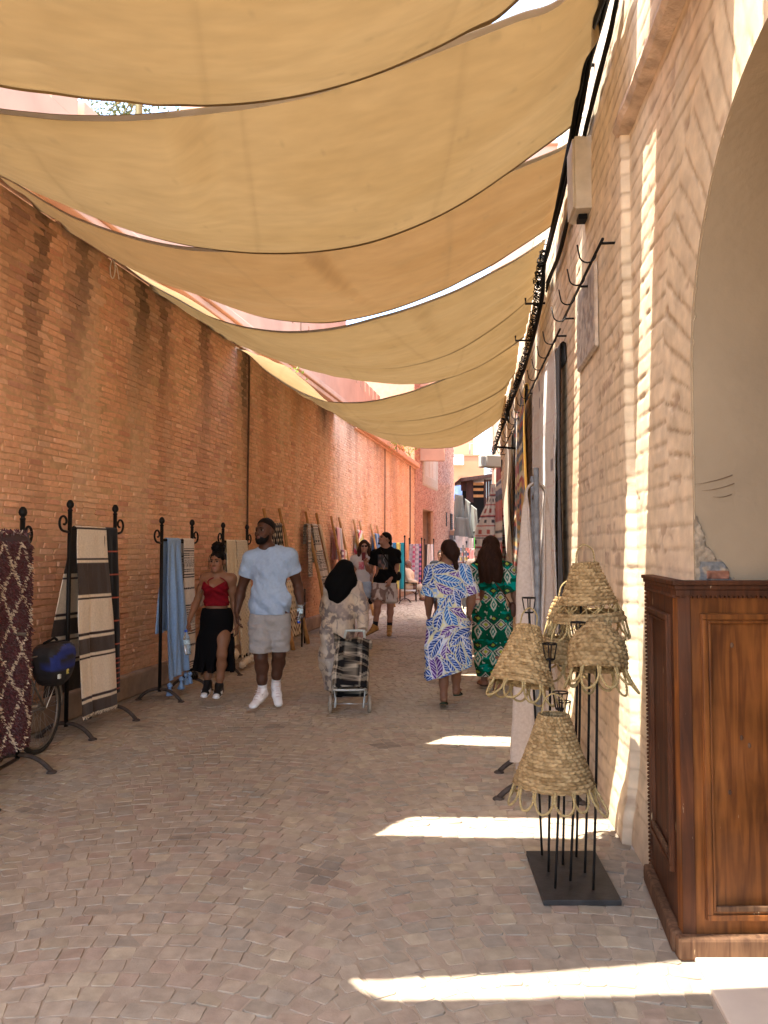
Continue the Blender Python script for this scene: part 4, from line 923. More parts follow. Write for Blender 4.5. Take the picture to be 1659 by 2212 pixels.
RY = [(.70, .60, .5), (.55, .06, .09), (.70, .60, .5), (.55, .42, .12), (.40, .45, .15), (.70, .62, .5)]
drape('striped_towel', 'red yellow and white striped towel high on the fourth ladder', 'towel', *L4[0], .1, 1.05, .8, .6, fr, lambda U, V: np.array(RY)[(np.floor((V + U * .25) / .11).astype(int)) % 6], GL, fold=.03, nf=2, res=.02, r=.03)
drape('striped_towel', 'lime and crimson striped towel low on the fourth ladder', 'towel', *L4[1], .1, 1.05, .9, .5, fr, lambda U, V: np.array(RY)[(np.floor((V - U * .2) / .09).astype(int) + 3) % 6], GL, fold=.02, res=.02, r=.03, seed=4)
BLU = [(.025, .09, .19), (.05, .16, .30), (.02, .06, .13), (.5, .5, .47), (.04, .13, .26)]
drape('striped_towel', 'navy striped towel on the farthest ladder', 'towel', *L5[0], .1, 1.05, .85, .6, fr, towel(BLU, 8), GL, fold=.015, res=.022, r=.03)
drape('striped_towel', 'pale blue striped towel below the navy one on the farthest ladder', 'towel', *L5[1], .1, 1.05, .8, .5, fr, towel([(.25, .42, .55), (.62, .6, .52), (.15, .3, .45), (.6, .55, .4)], 9), GL, fold=.015, res=.022, r=.03, seed=3)
# ---- far racks
r6, A6, B6, s6 = rack('low rack of yellow and teal cloths beyond the ladders', (.16, 22.6), (.60, 22.3), 1.92, .3, scroll=False)
for i, (a, b, c, l) in enumerate(((.0, .2, (.62, .62, .58), 'white'), (.2, .45, (.05, .25, .42), 'blue'), (.45, .72, (.72, .60, .14), 'yellow'), (.72, 1.0, (.02, .24, .27), 'teal'))):
    drape('hung_cloth', l + ' cloth hanging on the rack left of the seated man', 'cloth', A6, B6, a, b, 1.35, 1.0, (-.5, -1), lambda U, V, c=c: np.full(U.shape + (3,), c), 'plain cloths on the far rack', fold=.02, nf=1, res=.03, seed=i)
r7, A7, B7, s7 = rack('black rack with lilac, check and magenta scarves left of the doorway', (.86, 26.2), (1.26, 25.8), 1.9, .3, scroll=False)
for i, (a, b, c, d, l) in enumerate(((0, .3, (.42, .38, .38), (.52, .46, .45), 'grey lilac'), (.3, .52, (.62, .5, .48), (.62, .12, .22), 'white and crimson'), (.52, .82, (.40, .38, .42), (.60, .55, .55), 'grey check'), (.82, 1, (.50, .15, .26), (.06, .05, .12), 'magenta'))):
    drape('hung_scarf', l + ' scarf on the rack left of the doorway', 'scarf', A7, B7, a, b, 1.45, 1.0, (-.5, -1), lambda U, V, c=c, d=d: np.where(((V / .16) % 1 < .5)[..., None], c, d) * 1.0, 'scarves on the rack left of the doorway', fold=.02, nf=1, res=.03, seed=i)
r8, A8, B8, s8 = rack('dark rack with white and cream cloths right in front of the doorway', (1.5, 28.4), (1.82, 28.2), 1.9, .3, scroll=False)
for i, (a, b, c, l) in enumerate(((0, .28, (.05, .04, .03), 'near black'), (.28, .62, (.64, .57, .46), 'ivory'), (.62, 1.0, (.70, .66, .60), 'white'))):
    drape('hung_cloth', l + ' cloth on the rack in front of the doorway', 'cloth', A8, B8, a, b, 1.5, 1.0, (-.3, -1), lambda U, V, c=c: np.full(U.shape + (3,), c), 'cloths on the rack in front of the doorway', fold=.02, nf=1, res=.03, seed=i)
# ================================================================ right-hand side fittings
c4 = lambda x, y: ((1850 + x / 1.3825) / 1.8228, (2050 + y / 1.3825) / 1.8228)
def wall_r(px, py, off):
    d = (WR0 - off) / ((px - CX) / F - WRS); return P(px, py, d)
m_blk = pm('black_cable', (.005, .0045, .004), .6, .2, 30, spec=.15); m_grey = pm('grey_paint', (.15, .155, .16), .5, .35, 22, .2, 70)
def cables():
    t = thing('cable_bundle', 'sagging bundle of black electric cables strung along the top of the right wall', 'cables', wall_r(1187, 536, .1))
    main = [(1345, -60), (1303, 33), (1262, 200), (1225, 400), (1187, 536), (1176, 580), (1172, 640), (1157, 715), (1136, 790), (1122, 830), (1105, 872), (1090, 915), (1075, 955), (1063, 990)]
    base = [wall_r(px, py, .1) for px, py in main]
    for i in range(15):
        q = []; loose = RNG.uniform(-.5, 1) if i < 8 else RNG.uniform(-.25, .3)
        for k, p in enumerate(base):
            f = (1, 1, .9, .8, .25, .16, .16, .2, .2, .3, .3, .3, .3, .3)[k]
            sag = (0, .02, .16, .2, .04)[k] * loose if k < 5 else 0
            q.append(p + n_r * (RNG.uniform(0, .07) * f) + np.array([0, 0, RNG.normal(0, .035) * f - sag]))
        mk('cable', *tube(spline(q, 70), RNG.uniform(.009, .016), 6), m_blk, t)
    for i in range(6):
        q = [wall_r(px, py, .07) + np.array([0, 0, RNG.normal(0, .03)]) for px, py in ((1338, -30), (1318, 60), (1285, 200), (1262, 300), (1215, 520), (1180, 620))]
        mk('cable', *tube(spline(q, 50), RNG.uniform(.006, .011), 6), m_blk, t)
    tied = spline(base[4:], 70)
    for _ in range(3):
        q = []
        for k in range(70):
            c = tied[k] + n_r * .03; a = np.linspace(0, 5.5, 8) + RNG.uniform(0, 6); r = RNG.uniform(.016, .040) * (1 + .2 * (k > 40))
            q.append(c + np.stack([n_r[0] * np.cos(a) * r, RNG.normal(0, .03) + .02 * a, np.sin(a) * r], 1))
        mk('cable_wrap', *tube(np.concatenate(q), .0045, 5), m_blk, t)
    a = np.linspace(0, 2 * math.pi, 24, endpoint=False); c = wall_r(1098, 895, .14)
    for i in range(3): mk('cable_coil', *tube(c + np.stack([0 * a, .1 * np.cos(a) + .04 * i, .13 * np.sin(a) + .02 * i], 1), .007, 5, True), m_blk, t)
    for px, py in ((1290, 140), (1205, 478), (1178, 655), (1150, 735)):
        p = wall_r(px, py, .02); mk('bracket', *tube([p - n_r * .04, p + n_r * .2, p + n_r * .2 + [0, 0, .06]], .012, 6), m_iron, t)
cables()
def wall_fittings():
    t = thing('junction_box', 'tall beige electrical box fixed to the right wall beside the cables', 'electrical box', wall_r(1278, 390, 0))
    m = pm('beige_metal', (.50, .42, .31), .5, .12, 12, .1, 40); p = wall_r(1280, 390, .0); rs = rotz(-math.atan(WRS))
    MB().box(p + n_r * .075, (.13, .27, .50), rs).build('cabinet', m, t, False, .008)
    MB().box(p + n_r * .147, (.014, .245, .475), rs).build('lid', m, t, False, .005)
    MB().box(p + n_r * .075 - [0, 0, .268], (.06, .10, .035), rs).build('cable_gland', m_blk, t, False, .004)
    def bar(y0, y1, lab, n):
        z = 3.33; A = np.array([xr(y0) - .08, y0, z]); B = np.array([xr(y1) - .08, y1, z + .02])
        t = thing('hook_rail', lab, 'hook rail', (A + B) / 2, 'iron hook rails on the right wall')
        mk('rail', *tube([A, B], .009, 8), m_iron, t)
        for k in (.04, .5, .96): q = A + (B - A) * k; mk('bracket', *tube([q, q - n_r * .09], .008, 6), m_iron, t)
        a = np.linspace(-.3, math.pi * 1.0, 10)
        for i in range(n):
            q = A + (B - A) * (i + .5) / n
            hk = [q] + [q + n_r * (.045 - .045 * math.cos(x) ) * 1.1 + np.array([0, 0, -.05 * math.sin(x) - .01]) for x in a] + [q + n_r * .11 + [0, 0, .05]]
            mk('hook', *tube(hk, .005, 6), m_iron, t)
    bar(4.3, 5.95, 'nearest iron hook rail high on the right wall, empty of rugs', 4)
    bar(6.1, 11.3, 'middle iron hook rail high on the right wall with the white rug under it', 11)
    bar(11.5, 17.4, 'farthest iron hook rail high on the right wall over the kilims', 12)
    # stone plaque
    y0, y1 = 4.85, 5.6; z0, z1 = 2.86, 3.42; nu, nv = 60, 46
    A, B = np.meshgrid(np.linspace(0, 1, nu), np.linspace(0, 1, nv), indexing='ij'); ed = np.minimum(np.minimum(A, 1 - A), np.minimum(B, 1 - B))
    pat = ss(.48, .52, fbm(A * 14, B * 9, 0, 3)) * (ed > .06); h = .028 - .005 * pat - .02 * (ed < .005)
    Y = y0 + (y1 - y0) * A; V = np.stack([WR0 + WRS * Y, Y, z0 + (z1 - z0) * B], -1) + n_r * h[..., None]
    c = mixc((.46, .40, .34), (.33, .285, .25), pat); c = mixc(c, (.6, .48, .36), (ed < .02) * .8)
    o = mk('wall_plaque', V.reshape(-1, 3), gridfaces(nu, nv)[:, ::-1], pm('grey_stone', rough=.85, attr=True, var=.2, vscale=20, bump=.4, bscale=50), None, True, c.reshape(-1, 3))
    tag(o, 'greyish engraved stone plaque let into the right wall under the hook rail', 'plaque')
    # flood lamp at the far end of the cables
    c = wall_r(1058, 997, .45); t = thing('flood_lamp', 'small pale floodlight on a bracket at the far end of the cables', 'lamp', c)
    MB().box(c, (.26, .2, .17), rotz(.5)).build('housing', pm('pale_metal', (.55, .5, .44), .5), t, False, .015)
    MB().box(c + [-.05, -.12, -.01], (.2, .02, .13), rotz(.5)).build('lamp_glass', pm('lamp_glass', (.6, .62, .62), .15), t, False)
    mk('bracket', *tube([c + [.05, 0, .1], c + [.12, .1, .22], c + [.45, .15, .2]], .018, 6), m_iron, t)
wall_fittings()
# ---------------------------------------------------------------- rugs on the right wall
FRW = (n_r[0], n_r[1])
def wallrug(name, label, y0, y1, z, L, colfn, off=.07, cat='rug', group=None, **k):
    A = np.array([xr(y0) - off, y0, z]); B = np.array([xr(y1) - off, y1, z])
    return drape(name, label, cat, A, B, 0, 1, L, .18, FRW, colfn, group, gather=k.pop('gather', .97), flare=k.pop('flare', .0), **k)
GR = 'rugs and kilims hung along the right wall'
def white_rug(U, V):
    c = np.broadcast_to((.60, .53, .45), U.shape + (3,)).copy()
    rows = np.sin(V * 21) * .5 + .5
    c = mixc(c, (.55, .42, .33), ss(.75, 1, rows) * .6 * (vn(U * 9, V * 3, 0, 2) > .35)); c = mixc(c, (.55, .25, .22), (np.abs(np.sin(V * 5.3)) < .05) * .35)
    m = (vn(np.floor(U * 7), np.floor(V * 5.5), 0, 8) > .86) & (np.abs((U * 7) % 1 - .5) < .25) & (np.abs((V * 5.5) % 1 - .5) < .3)
    return mixc(c, (.12, .09, .10), m * .8)
wallrug('wall_hanging', 'large white wool rug with faint motifs hung nearest on the right wall', 6.62, 8.55, 3.3, 2.75, white_rug, .035, 'rug', GR, fold=.018, nf=1.7, res=.016, seed=2, thick=.012)
wallrug('wall_hanging', 'dark brown sheet painting the shadow gap right beside the large white rug', 6.28, 6.60, 3.26, 2.7, lambda U, V: mixc((.012, .007, .004), (.02, .01, .006), fbm(U * 4, V * 4, 0, 1)), .03, 'rug', GR, fold=.01, nf=.7, res=.03)  # added dark sheet, its colour stands in for the shadow gap
wallrug('wall_hanging', 'plain beige carpet hung left of the coloured kilim', 11.35, 12.75, 3.25, 2.6, lambda U, V: mixc((.56, .44, .30), (.46, .35, .22), fbm(U * 6, V * 3, 0, 4)), .07, 'rug', GR, fold=.04, nf=1, res=.03)
def kilim(cols, f=.055, zig=.02, seed=1):
    cols = np.array(cols)
    def fn(U, V):
        k = np.floor((V + zig * np.abs(((U * 3) % 1) - .5) * 2 * 2) / f).astype(int); r = _hash(k, (U * 1.5).astype(int), 0 * k, seed)
        return cols[(r * len(cols)).astype(int) % len(cols)]
    return fn
KC = [(.32, .05, .03), (.45, .25, .05), (.04, .035, .04), (.50, .40, .26), (.10, .10, .12), (.38, .12, .04), (.16, .17, .10), (.50, .30, .08)]
wallrug('kilim', 'multicoloured zigzag kilim with a yellow edge hung high above the grey blanket', 9.75, 11.0, 3.42, 2.2, kilim(KC), .06, 'kilim', GR, fold=.03, nf=1.2, res=.02, seed=3)
wallrug('kilim', 'narrow ochre and rust kilim strip beside the large white rug', 9.0, 9.7, 3.5, 1.6, lambda U, V: np.where((U < .12)[..., None] | (U > .9)[..., None], (.60, .36, .07), kilim(KC, .07, .03, 5)(U, V)), .08, 'kilim', GR, fold=.02, nf=1, res=.02, seed=5)
wallrug('kilim', 'red black and white panelled kilim further along the right wall', 12.9, 14.3, 3.05, 2.3, lambda U, V: np.where((np.floor(V / .35) % 2 == 0)[..., None], kilim([(.40, .06, .03), (.35, .05, .03), (.45, .09, .04)], .12, .0, 7)(U, V), kilim([(.60, .52, .42), (.03, .03, .03), (.08, .08, .14), (.55, .45, .35)], .06, .0, 9)(U, V)), .16, 'kilim', GR, fold=.03, nf=1, res=.025, seed=6)
wallrug('kilim', 'pale pink and white kilim strip, farthest on the right wall', 14.5, 15.6, 2.75, 2.2, kilim([(.66, .52, .48), (.70, .6, .52), (.62, .38, .36), (.3, .42, .5), (.68, .58, .5)], .10, .01, 3), .2, 'kilim', GR, fold=.03, nf=1, res=.03)
wallrug('wall_hanging', 'black sheet painting the dark of the gap between the beige carpet and the zigzag kilim', 11.05, 11.33, 3.3, 2.7, lambda U, V: np.full(U.shape + (3,), (.007, .005, .004)), .05, 'rug', GR, fold=.01, nf=.7, res=.04)  # added sheet whose black stands in for the dark gap
def tent(U, V):
    c = np.broadcast_to((.68, .58, .48), U.shape + (3,)).copy(); v = (V / .19) % 1
    c[(v < .1)] = (.48, .08, .06); c[(v > .16) & (v < .22)] = (.08, .06, .07)
    k = np.floor(V / .19).astype(int); m = (v > .42) & (v < .8) & (np.abs(((U * 4 + k * .5) % 1) - .5) < .22 - .3 * np.abs(v - .6)); c[m & (k % 2 == 0)] = (.42, .10, .07); c[m & (k % 2 == 1)] = (.06, .05, .06)
    return c
q = P(1066, 1049, 14.0)
drape('draped_kilim', 'white kilim with red and black bands gathered to one point like a tent', 'kilim', q + [-.32, .1, 0], q + [.30, -.15, 0], 0, 1, 2.3, .5, (-.25, -1), tent, GR, fold=.05, nf=2, gather=.12, flare=.05, res=.02, seed=2)
# ---------------------------------------------------------------- grey stand with a taupe blanket
rg, Ag, Bg, sg = rack('grey painted iron stand with arched feet carrying the taupe blanket', (.965, 4.86), (1.055, 5.43), 2.13, .25, m_grey, None, scroll=False, ball_top=False)
tp = lambda U, V: mixc((.46, .375, .31), (.40, .32, .26), fbm(U * 6, V * 3, 0, 9))
gb_, p = drape('taupe_blanket', 'plain taupe wool blanket draped over the grey stand', 'blanket', Ag + [0, 0, .0], Bg + [0, 0, .0], 0, .42, 1.80, 1.72, (-1, .1), tp, None, fold=.055, nf=1.4, gather=.55, flare=.028, res=.008, r=.06, seed=3, thick=.014, bflare=.02)
pompoms(gb_, [p[2, -1] + [0, 0, .03], p[len(p) // 2, -1] + [0, 0, .03]], .03, pm('taupe_yarn', (.45, .36, .30), .95))
# ---------------------------------------------------------------- stand of straw lampshades
m_straw = pm('straw', rough=.8, attr=True, var=.2, vscale=70, bump=.3, bscale=300, spec=.25, bdist=.001)
m_strawp = pm('straw_cord', (.34, .245, .105), .8, .25, 60, .3, 250)
def braid(pts, r, n=60, turns=14):
    q = spline(pts, n); t = np.gradient(q, axis=0); t /= np.linalg.norm(t, axis=1)[:, None] + 1e-9
    u = np.cross(t, [.3, .2, .9]); u /= np.linalg.norm(u, axis=1)[:, None]; w = np.cross(t, u); out = []
    for k in range(2):
        a = np.linspace(0, turns * 2 * math.pi, n) + k * math.pi
        out.append(tube(q + (u * np.cos(a)[:, None] + w * np.sin(a)[:, None]) * r * .55, r * .72, 6))
    return out
def lamp_stand():
    t = thing('lampshade_stand', 'black iron stand of thin upright rods on a flat square plate', 'stand', (.89, 3.73, 0))
    C = [(.70, 3.455), (1.044, 3.455), (1.08, 4.01), (.726, 4.01)]
    b = MB(); b.add([(x, y, .004) for x, y in C] + [(x, y, .028) for x, y in C], [(3, 2, 1, 0), (4, 5, 6, 7), (0, 1, 5, 4), (1, 2, 6, 5), (2, 3, 7, 6), (3, 0, 4, 7)])
    b.build('base_plate', pm('dark_plate', (.030, .027, .025), .5, .4, 14, .25, 60), t, False, .003)
    rods = {'A': ((393, 1820), (322, 500)), 'B': ((428, 1910), (436, 755)), 'C': ((465, 2000), (494, 1025)), 'D': ((507, 1870), (511, 1068)), 'E': ((547, 1960), (590, 640)), 'F': ((580, 1830), (606, 330)), 'G': ((627, 1915), (652, 720)), 'H': ((673, 2010), (694, 740))}
    tops = {}
    for k, (a, e) in rods.items():
        g = G(*c4(*a), .028); d = g[1]; h = P(*c4(*e), d + (.02 if k in 'EF' else 0)); m = (g + h) / 2 + [.004, 0, 0]
        rd = mk('rod', *tube(spline([g, m, h], 14), .0062, 7), m_iron, t); tops[k] = h
        # open cup on the rod
        b = MB(); ang = np.linspace(0, 2 * math.pi, 16, endpoint=False)
        for z, r in ((.0, .021), (.075, .034)): b.tube(h + np.stack([r * np.cos(ang), r * np.sin(ang), 0 * ang + z], 1), .0035, 5, True)
        for j in range(4): a2 = j * math.pi / 2; b.tube([h + [.021 * math.cos(a2), .021 * math.sin(a2), 0], h + [.034 * math.cos(a2), .034 * math.sin(a2), .075]], .0032, 5)
        b.tube([h + [-.021, 0, 0], h + [.021, 0, 0]], .004, 5)
        b.build('cup_holder', m_iron, rd)
    return tops
TOPS = lamp_stand()
def shade(label, T, Bc, prof, coils, loops, lr, tone=1., open_band=None, seed=0, handle=True):
    """woven shade: T top centre, Bc bottom centre, prof = radius along the axis"""
    T, Bc = np.asarray(T), np.asarray(Bc); ax = Bc - T; L = np.linalg.norm(ax); ax = ax / L
    x = np.cross(ax, [0, 1., 0]); x /= np.linalg.norm(x); y = np.cross(ax, x)
    t = thing('woven_lampshade', label, 'lampshade', T, 'woven straw lampshades on the rod stand')
    rad = lambda v: np.interp(v, np.linspace(0, 1, len(prof)), spline(np.column_stack([prof, prof, prof]), len(prof) * 1)[:, 0])
    def wall(v0, v1, name):
        nc = max(int(coils * (v1 - v0)), 2); nu, nv = 150, nc * 7 + 1
        A, V = np.meshgrid(np.linspace(0, 2 * math.pi, nu), np.linspace(v0, v1, nv), indexing='ij')
        ph = (V - v0) / (v1 - v0) * nc + A / (2 * math.pi); fr = ph - np.floor(ph); row = np.floor(ph)
        coil = np.sqrt(np.clip(1 - (2 * fr - 1) ** 2, 0, 1))
        n = np.round(2 * math.pi * rad(V).mean() / .026)
        st = np.sin(A * n + (fr - .5) * 2.6 * np.where(row % 2 == 0, 1, -1) + row * 1.3)
        r = rad(V) + .0075 * coil + .0045 * st * coil + .004 * (fbm(A * 2, V * 6, seed, 7) - .5) + .0025 * (vn(A * 30, V * 90, seed, 3) - .5)
        p = T + ax * (V * L)[..., None] + (x * np.cos(A)[..., None] + y * np.sin(A)[..., None]) * r[..., None]
        sid = np.floor((A * n + (fr - .5) * 2.6 * np.where(row % 2 == 0, 1, -1) + row * 1.3) / (2 * math.pi)).astype(int); c = mixc((.205, .125, .05), (.40, .27, .125), _hash(sid, row.astype(int), 0 * sid, seed)) * (.80 + .2 * coil + .08 * st)[..., None] * tone
        c = mixc(c, (.23, .155, .065), ss(.62, .8, fbm(A * 6, ph * .7, seed, 9)) * .5)
        mk(name, p.reshape(-1, 3), gridfaces(nu, nv), m_straw, t, True, c.reshape(-1, 3), sol=.004)
    if open_band:
        a, b = open_band; wall(0, a, 'woven_wall'); wall(b, 1, 'woven_wall')
        m = MB()
        for k in range(46):
            a0 = k / 46 * 2 * math.pi; a1 = a0 + RNG.choice([-1, 1]) * RNG.uniform(.12, .4); q = []
            for v, an in ((a, a0), ((a + b) / 2, (a0 + a1) / 2 + RNG.normal(0, .05)), (b, a1)):
                q.append(T + ax * v * L + (x * math.cos(an) + y * math.sin(an)) * (rad(v) + .004))
            m.tube(q, RNG.uniform(.002, .004), 5)
        m.build('lattice_band', m_strawp, t)
    else: wall(0, 1, 'woven_wall')
    rb = prof[-1]
    for k in range(loops):
        a0 = k / loops * 2 * math.pi + seed; da = 2 * math.pi / loops * .42; o = RNG.uniform(.25, 1.0); ll = lr * RNG.uniform(.75, 1.3)
        f = lambda an, dn, ou: Bc + ax * dn + (x * math.cos(an) + y * math.sin(an)) * (rb + ou)
        b = MB()
        for s in braid([f(a0 - da, -.01, .0), f(a0 - da * 1.05, ll * .5, o * ll * .35), f(a0 - da * .45, ll * .95, o * ll * .7), f(a0 + da * .45, ll * 1.0, o * ll * .7), f(a0 + da * 1.05, ll * .5, o * ll * .35), f(a0 + da, -.01, 0)], .0052, 46, 11): b.add(*s)
        b.build('rim_loop', m_strawp, t)
    if handle:
        b = MB()
        for s in braid([T + x * prof[0] * .9, T + x * prof[0] * .8 - ax * .06, T - ax * .09 + x * .0, T - x * prof[0] * .7 - ax * .06, T - x * prof[0] * .9], .0038, 36, 8): b.add(*s)
        b.build('hanging_loop', m_strawp, t)
dF = 3.9
shade('tall straw lampshade with an open lattice band, highest on the stand', P(*c4(628, 228), dF), P(*c4(652, 545), dF), [.052, .075, .098, .122, .148, .172], 18, 11, .075, 1.0, (.70, .84), 1)
shade('tilted sunlit straw lampshade at the left of the stand', P(*c4(318, 572), 3.87), P(*c4(283, 893), 3.80), [.046, .07, .092, .112, .132, .15], 19, 11, .075, 1.08, None, 2)  # tone lifted, painting its sunlight into the straw
shade('lowest cone shaped straw lampshade at the front of the stand', P(*c4(455, 1052), 3.5), P(*c4(458, 1428), 3.5), [.058, .078, .098, .122, .148, .172], 21, 13, .075, 1.0, None, 3)
shade('round dome shaped straw lampshade at the right of the stand', P(*c4(688, 560), 3.62), P(*c4(697, 812), 3.56), [.035, .085, .112, .123, .125, .120], 11, 10, .08, .92, None, 4, False)
shade('open lattice straw lampshade lit by the sun at the back of the stand', P(*c4(540, 420), 4.05), P(*c4(520, 770), 4.05), [.06, .085, .10, .115, .125, .13], 18, 9, .07, 1.1, (.35, .62), 5)  # brighter tone puts the sun into the weave colour
# ================================================================ what stands beyond the bend
def far_end():
    t = thing('orange_house', 'flat roofed apricot house beyond the end of the alley', 'house', P(1010, 1185, 46))
    d = 46.0; m = pm('apricot_render', (.36, .17, .085), .92, .1, .8, .2, 6); x0, x1 = P(940, 1000, d)[0], P(1046, 1000, d)[0]; z = P(1010, 985, d)[2]
    MB().box(((x0 + x1) / 2, d + 4, z / 2), (x1 - x0, 8, z)).build('wall', m, t, False)
    MB().box(((x0 + x1) / 2, d + 4, z + .05), (x1 - x0 + .1, 8.1, .1)).build('roof_edge', m, t, False)
    c = P(1000, 975, d + 2); MB().box(c, (1.2, 1.2, 1.4)).build('roof_hut', pm('coral_render', (.62, .22, .12), .9), t, False)
    b = MB()
    for px in (1015, 1028, 1036): a = P(px, 985, d + .3); b.tube([a, a + [0, 0, .75]], .03, 5)
    a, e = P(1012, 985, d + .3), P(1037, 985, d + .3); b.tube([a + [0, 0, .75], e + [0, 0, .75]], .03, 5); b.build('roof_rail', m_grey, t)
    t = thing('white_house', 'pale house rising behind the apricot one at the sky gap', 'house', P(985, 1000, 56)); a, e = P(930, 1185, 56)[0], P(998, 1185, 56)[0]; z = P(985, 962, 56)[2]
    MB().box(((a + e) / 2, 60, z / 2), (e - a, 8, z)).build('wall', pm('white_render', (.45, .4, .35), .9, .1, 1), t, False)
    b = MB()
    for i in range(4): b.box((e - .25 - i * .5, 55.96, z - 1.2), (.16, .1, 2.0))
    b.build('pilaster', m_grey, t, False)
    c = P(990, 994, 45.6); t = thing('air_conditioner', 'white air conditioner unit on the apricot house wall', 'air conditioner', c)
    MB().box(c, (.62, .4, .56)).build('casing', pm('white_plastic', (.70, .68, .64), .5), t, False, .02)
    mk('fan_grille', *lathe([(.02, 0), (.2, .0), (.22, .02)], 18, c + [-.05, -.205, 0], (0, -1, 0)), m_blk, t)
    c0, c1 = P(980, 1045, 43), P(999, 1045, 43)
    drape('blue_tarpaulin', 'blue tarpaulin hung above the grey green cloths', 'tarpaulin', c0, c1, 0, 1, 1.0, .1, (0, -1), lambda U, V: mixc((.10, .16, .34), (.2, .26, .42), fbm(U * 3, V * 5, 0, 2)), None, fold=.05, res=.06)
    # grey green dust sheets
    GG = 'grey green sheets hung over the scaffold'
    for i, (pa, pb, za, L, lab) in enumerate((((979, 1068, 32), (1003, 1072, 32), 0, 1.48, 'left grey green dust sheet, hanging highest by the brick building'), ((1002, 1076, 31.8), (1018, 1088, 31.8), 0, 1.65, 'middle grey green dust sheet'), ((1016, 1090, 31.6), (1032, 1102, 31.6), 0, 1.32, 'right grey green dust sheet with a scalloped top edge'), ((980, 1118, 31.9), (1016, 1120, 31.5), 0, .95, 'lower grey green dust sheet under the others'))):
        drape('dust_sheet', lab, 'sheet', P(*pa), P(*pb), 0, 1, L, .1, (0, -1), lambda U, V: mixc((.165, .175, .15), (.21, .22, .19), fbm(U * 4, V * 2, 0, i)), GG, fold=.09, nf=1.4, res=.05, seed=i)
    # tin fence
    b = MB(); t = thing('tin_fence', 'fence of pale corrugated metal sheets under the grey green cloths', 'fence', P(1005, 1185, 31))
    for i in range(7):
        x = P(984 + i * 7, 1180, 31)[0]; zt = P(0, 1157 + i * 1.2 + RNG.uniform(-1, 1), 31)[2]; n = 9; xs = np.linspace(0, .128, n)
        v = [(x + a, 31 + .012 * math.sin(k * 1.57) + .02 * (i % 2), z) for z in (0, zt) for k, a in enumerate(xs)]
        mk('metal_sheet', v, [(k, k + 1, n + k + 1, n + k) for k in range(n - 1)], pm('zinc', (.42 + .08 * (i % 3), .41 + .07 * (i % 3), .40 + .06 * (i % 3)), .5, .2, 5), t, False)
    # timber shed
    t = thing('timber_shed', 'dark timber shed with an open gable and plank wall at the end of the alley', 'shed', P(1035, 1185, 33)); d = 33.0
    mw = pm('dark_timber', (.055, .026, .022), .75, .3, 5, .3, 25, stretch=(3, 3, .4)); mp = pm('pale_timber', (.55, .30, .12), .8, .2, 6)
    X = lambda px: P(px, 1100, d)[0]; Z = lambda py: P(1030, py, d)[2]
    b = MB()
    for i, px in enumerate(np.arange(1045.5, 1075, 5.4)): b.box((X(px + 2.6), d, Z(1036) / 2), (.098, .06, Z(1036)))
    b.build('plank_wall', mw, t, False, .006)
    b = MB().add([(X(994), d - .4, Z(1038)), (X(1076), d - .5, Z(1027)), (X(1076), d + 2.5, Z(1025)), (X(994), d + 2.5, Z(1036))], [(0, 1, 2, 3)])
    b.build('roof', mw, t, False, 0, .14)
    b = MB().box((X(1015), d, (Z(1038) + Z(1085)) / 2), (.3, .08, Z(1038) - Z(1085))); b.box((X(1005), d + .06, (Z(1038) + Z(1060)) / 2), (.35, .06, Z(1038) - Z(1060))); b.build('gable_board', mw, t, False)
    b = MB()
    for y in (1045, 1057, 1071): b.box((X(1030), d + .1, Z(y)), (X(1046) - X(1016), .1, .11))
    b.build('beam', mp, t, False)
    MB().box((X(1034), d + 1.6, Z(1040) * .5), (X(1066) - X(1012), .1, Z(1040))).build('back_wall', pm('shed_dark', (.012, .010, .009), .9), t, False)
    b = MB(); pl, pr = P(1045, 1028, 36), P(1075, 1028, 36)
    for i in range(16):
        for s in (-1, 1):
            a = pl + (pr - pl) * (i / 16); h = P(0, 1003, 36)[2] - pl[2]
            e = a + np.array([s * h, 0, h]); 
            if s < 0: a, e = a + [h, 0, 0], e + [h, 0, 0]
            b.tube([a, e], .012, 4)
    for z in (pl[2], P(0, 1003, 36)[2]): b.tube([(pl[0], 36, z), (pr[0] + .6, 36, z)], .025, 4)
    tag(b.build('lattice_fence', pm('lattice_wood', (.42, .36, .32), .8)), 'diamond lattice fence on the roof of the timber shed', 'fence')
    t = thing('rubble_wall', 'rough rubble wall with straw coloured plaster next to the grey green sheets', 'wall', P(1035, 1185, 35)); nn = 500
    a, e = P(1000, 1185, 35.2)[0], P(1046, 1185, 35.2)[0]; zt = P(0, 1068, 35.2)[2]
    cx = RNG.uniform(a, e, nn); cz = RNG.uniform(.1, zt, nn); ok = cz < zt - (cx - a) * .75; cx, cz = cx[ok], cz[ok]; k = len(cx)
    V, Fc, per = outline_stones(np.stack([cx, 0 * cx + 35.2, cz], 1), np.tile([1., 0, 0], (k, 1)), np.tile([0, 0, 1.], (k, 1)), np.tile([0, -1., 0], (k, 1)), RNG.uniform(.05, .13, k), RNG.uniform(.04, .09, k), RNG.uniform(.02, .09, k), .2, .12)
    mk('stones', V, Fc, pm('rubble', rough=.95, attr=True, var=.2, vscale=15, bump=.4, bscale=40), t, False, np.repeat(np.array([.55, .42, .28]) * RNG.uniform(.6, 1.15, (k, 1)), per, 0))
    b = MB()
    xs = np.linspace(a, e, 24); top = zt - (xs - a) * .75 + RNG.normal(0, .06, 24)
    b.add([(x, 35.25, 0) for x in xs] + [(x, 35.25, z) for x, z in zip(xs, top)], [(i, i + 1, 25 + i, 24 + i) for i in range(23)]); b.build('core', pm('clay', (.42, .31, .2), .95, .2, 6), t, False, 0, .2)
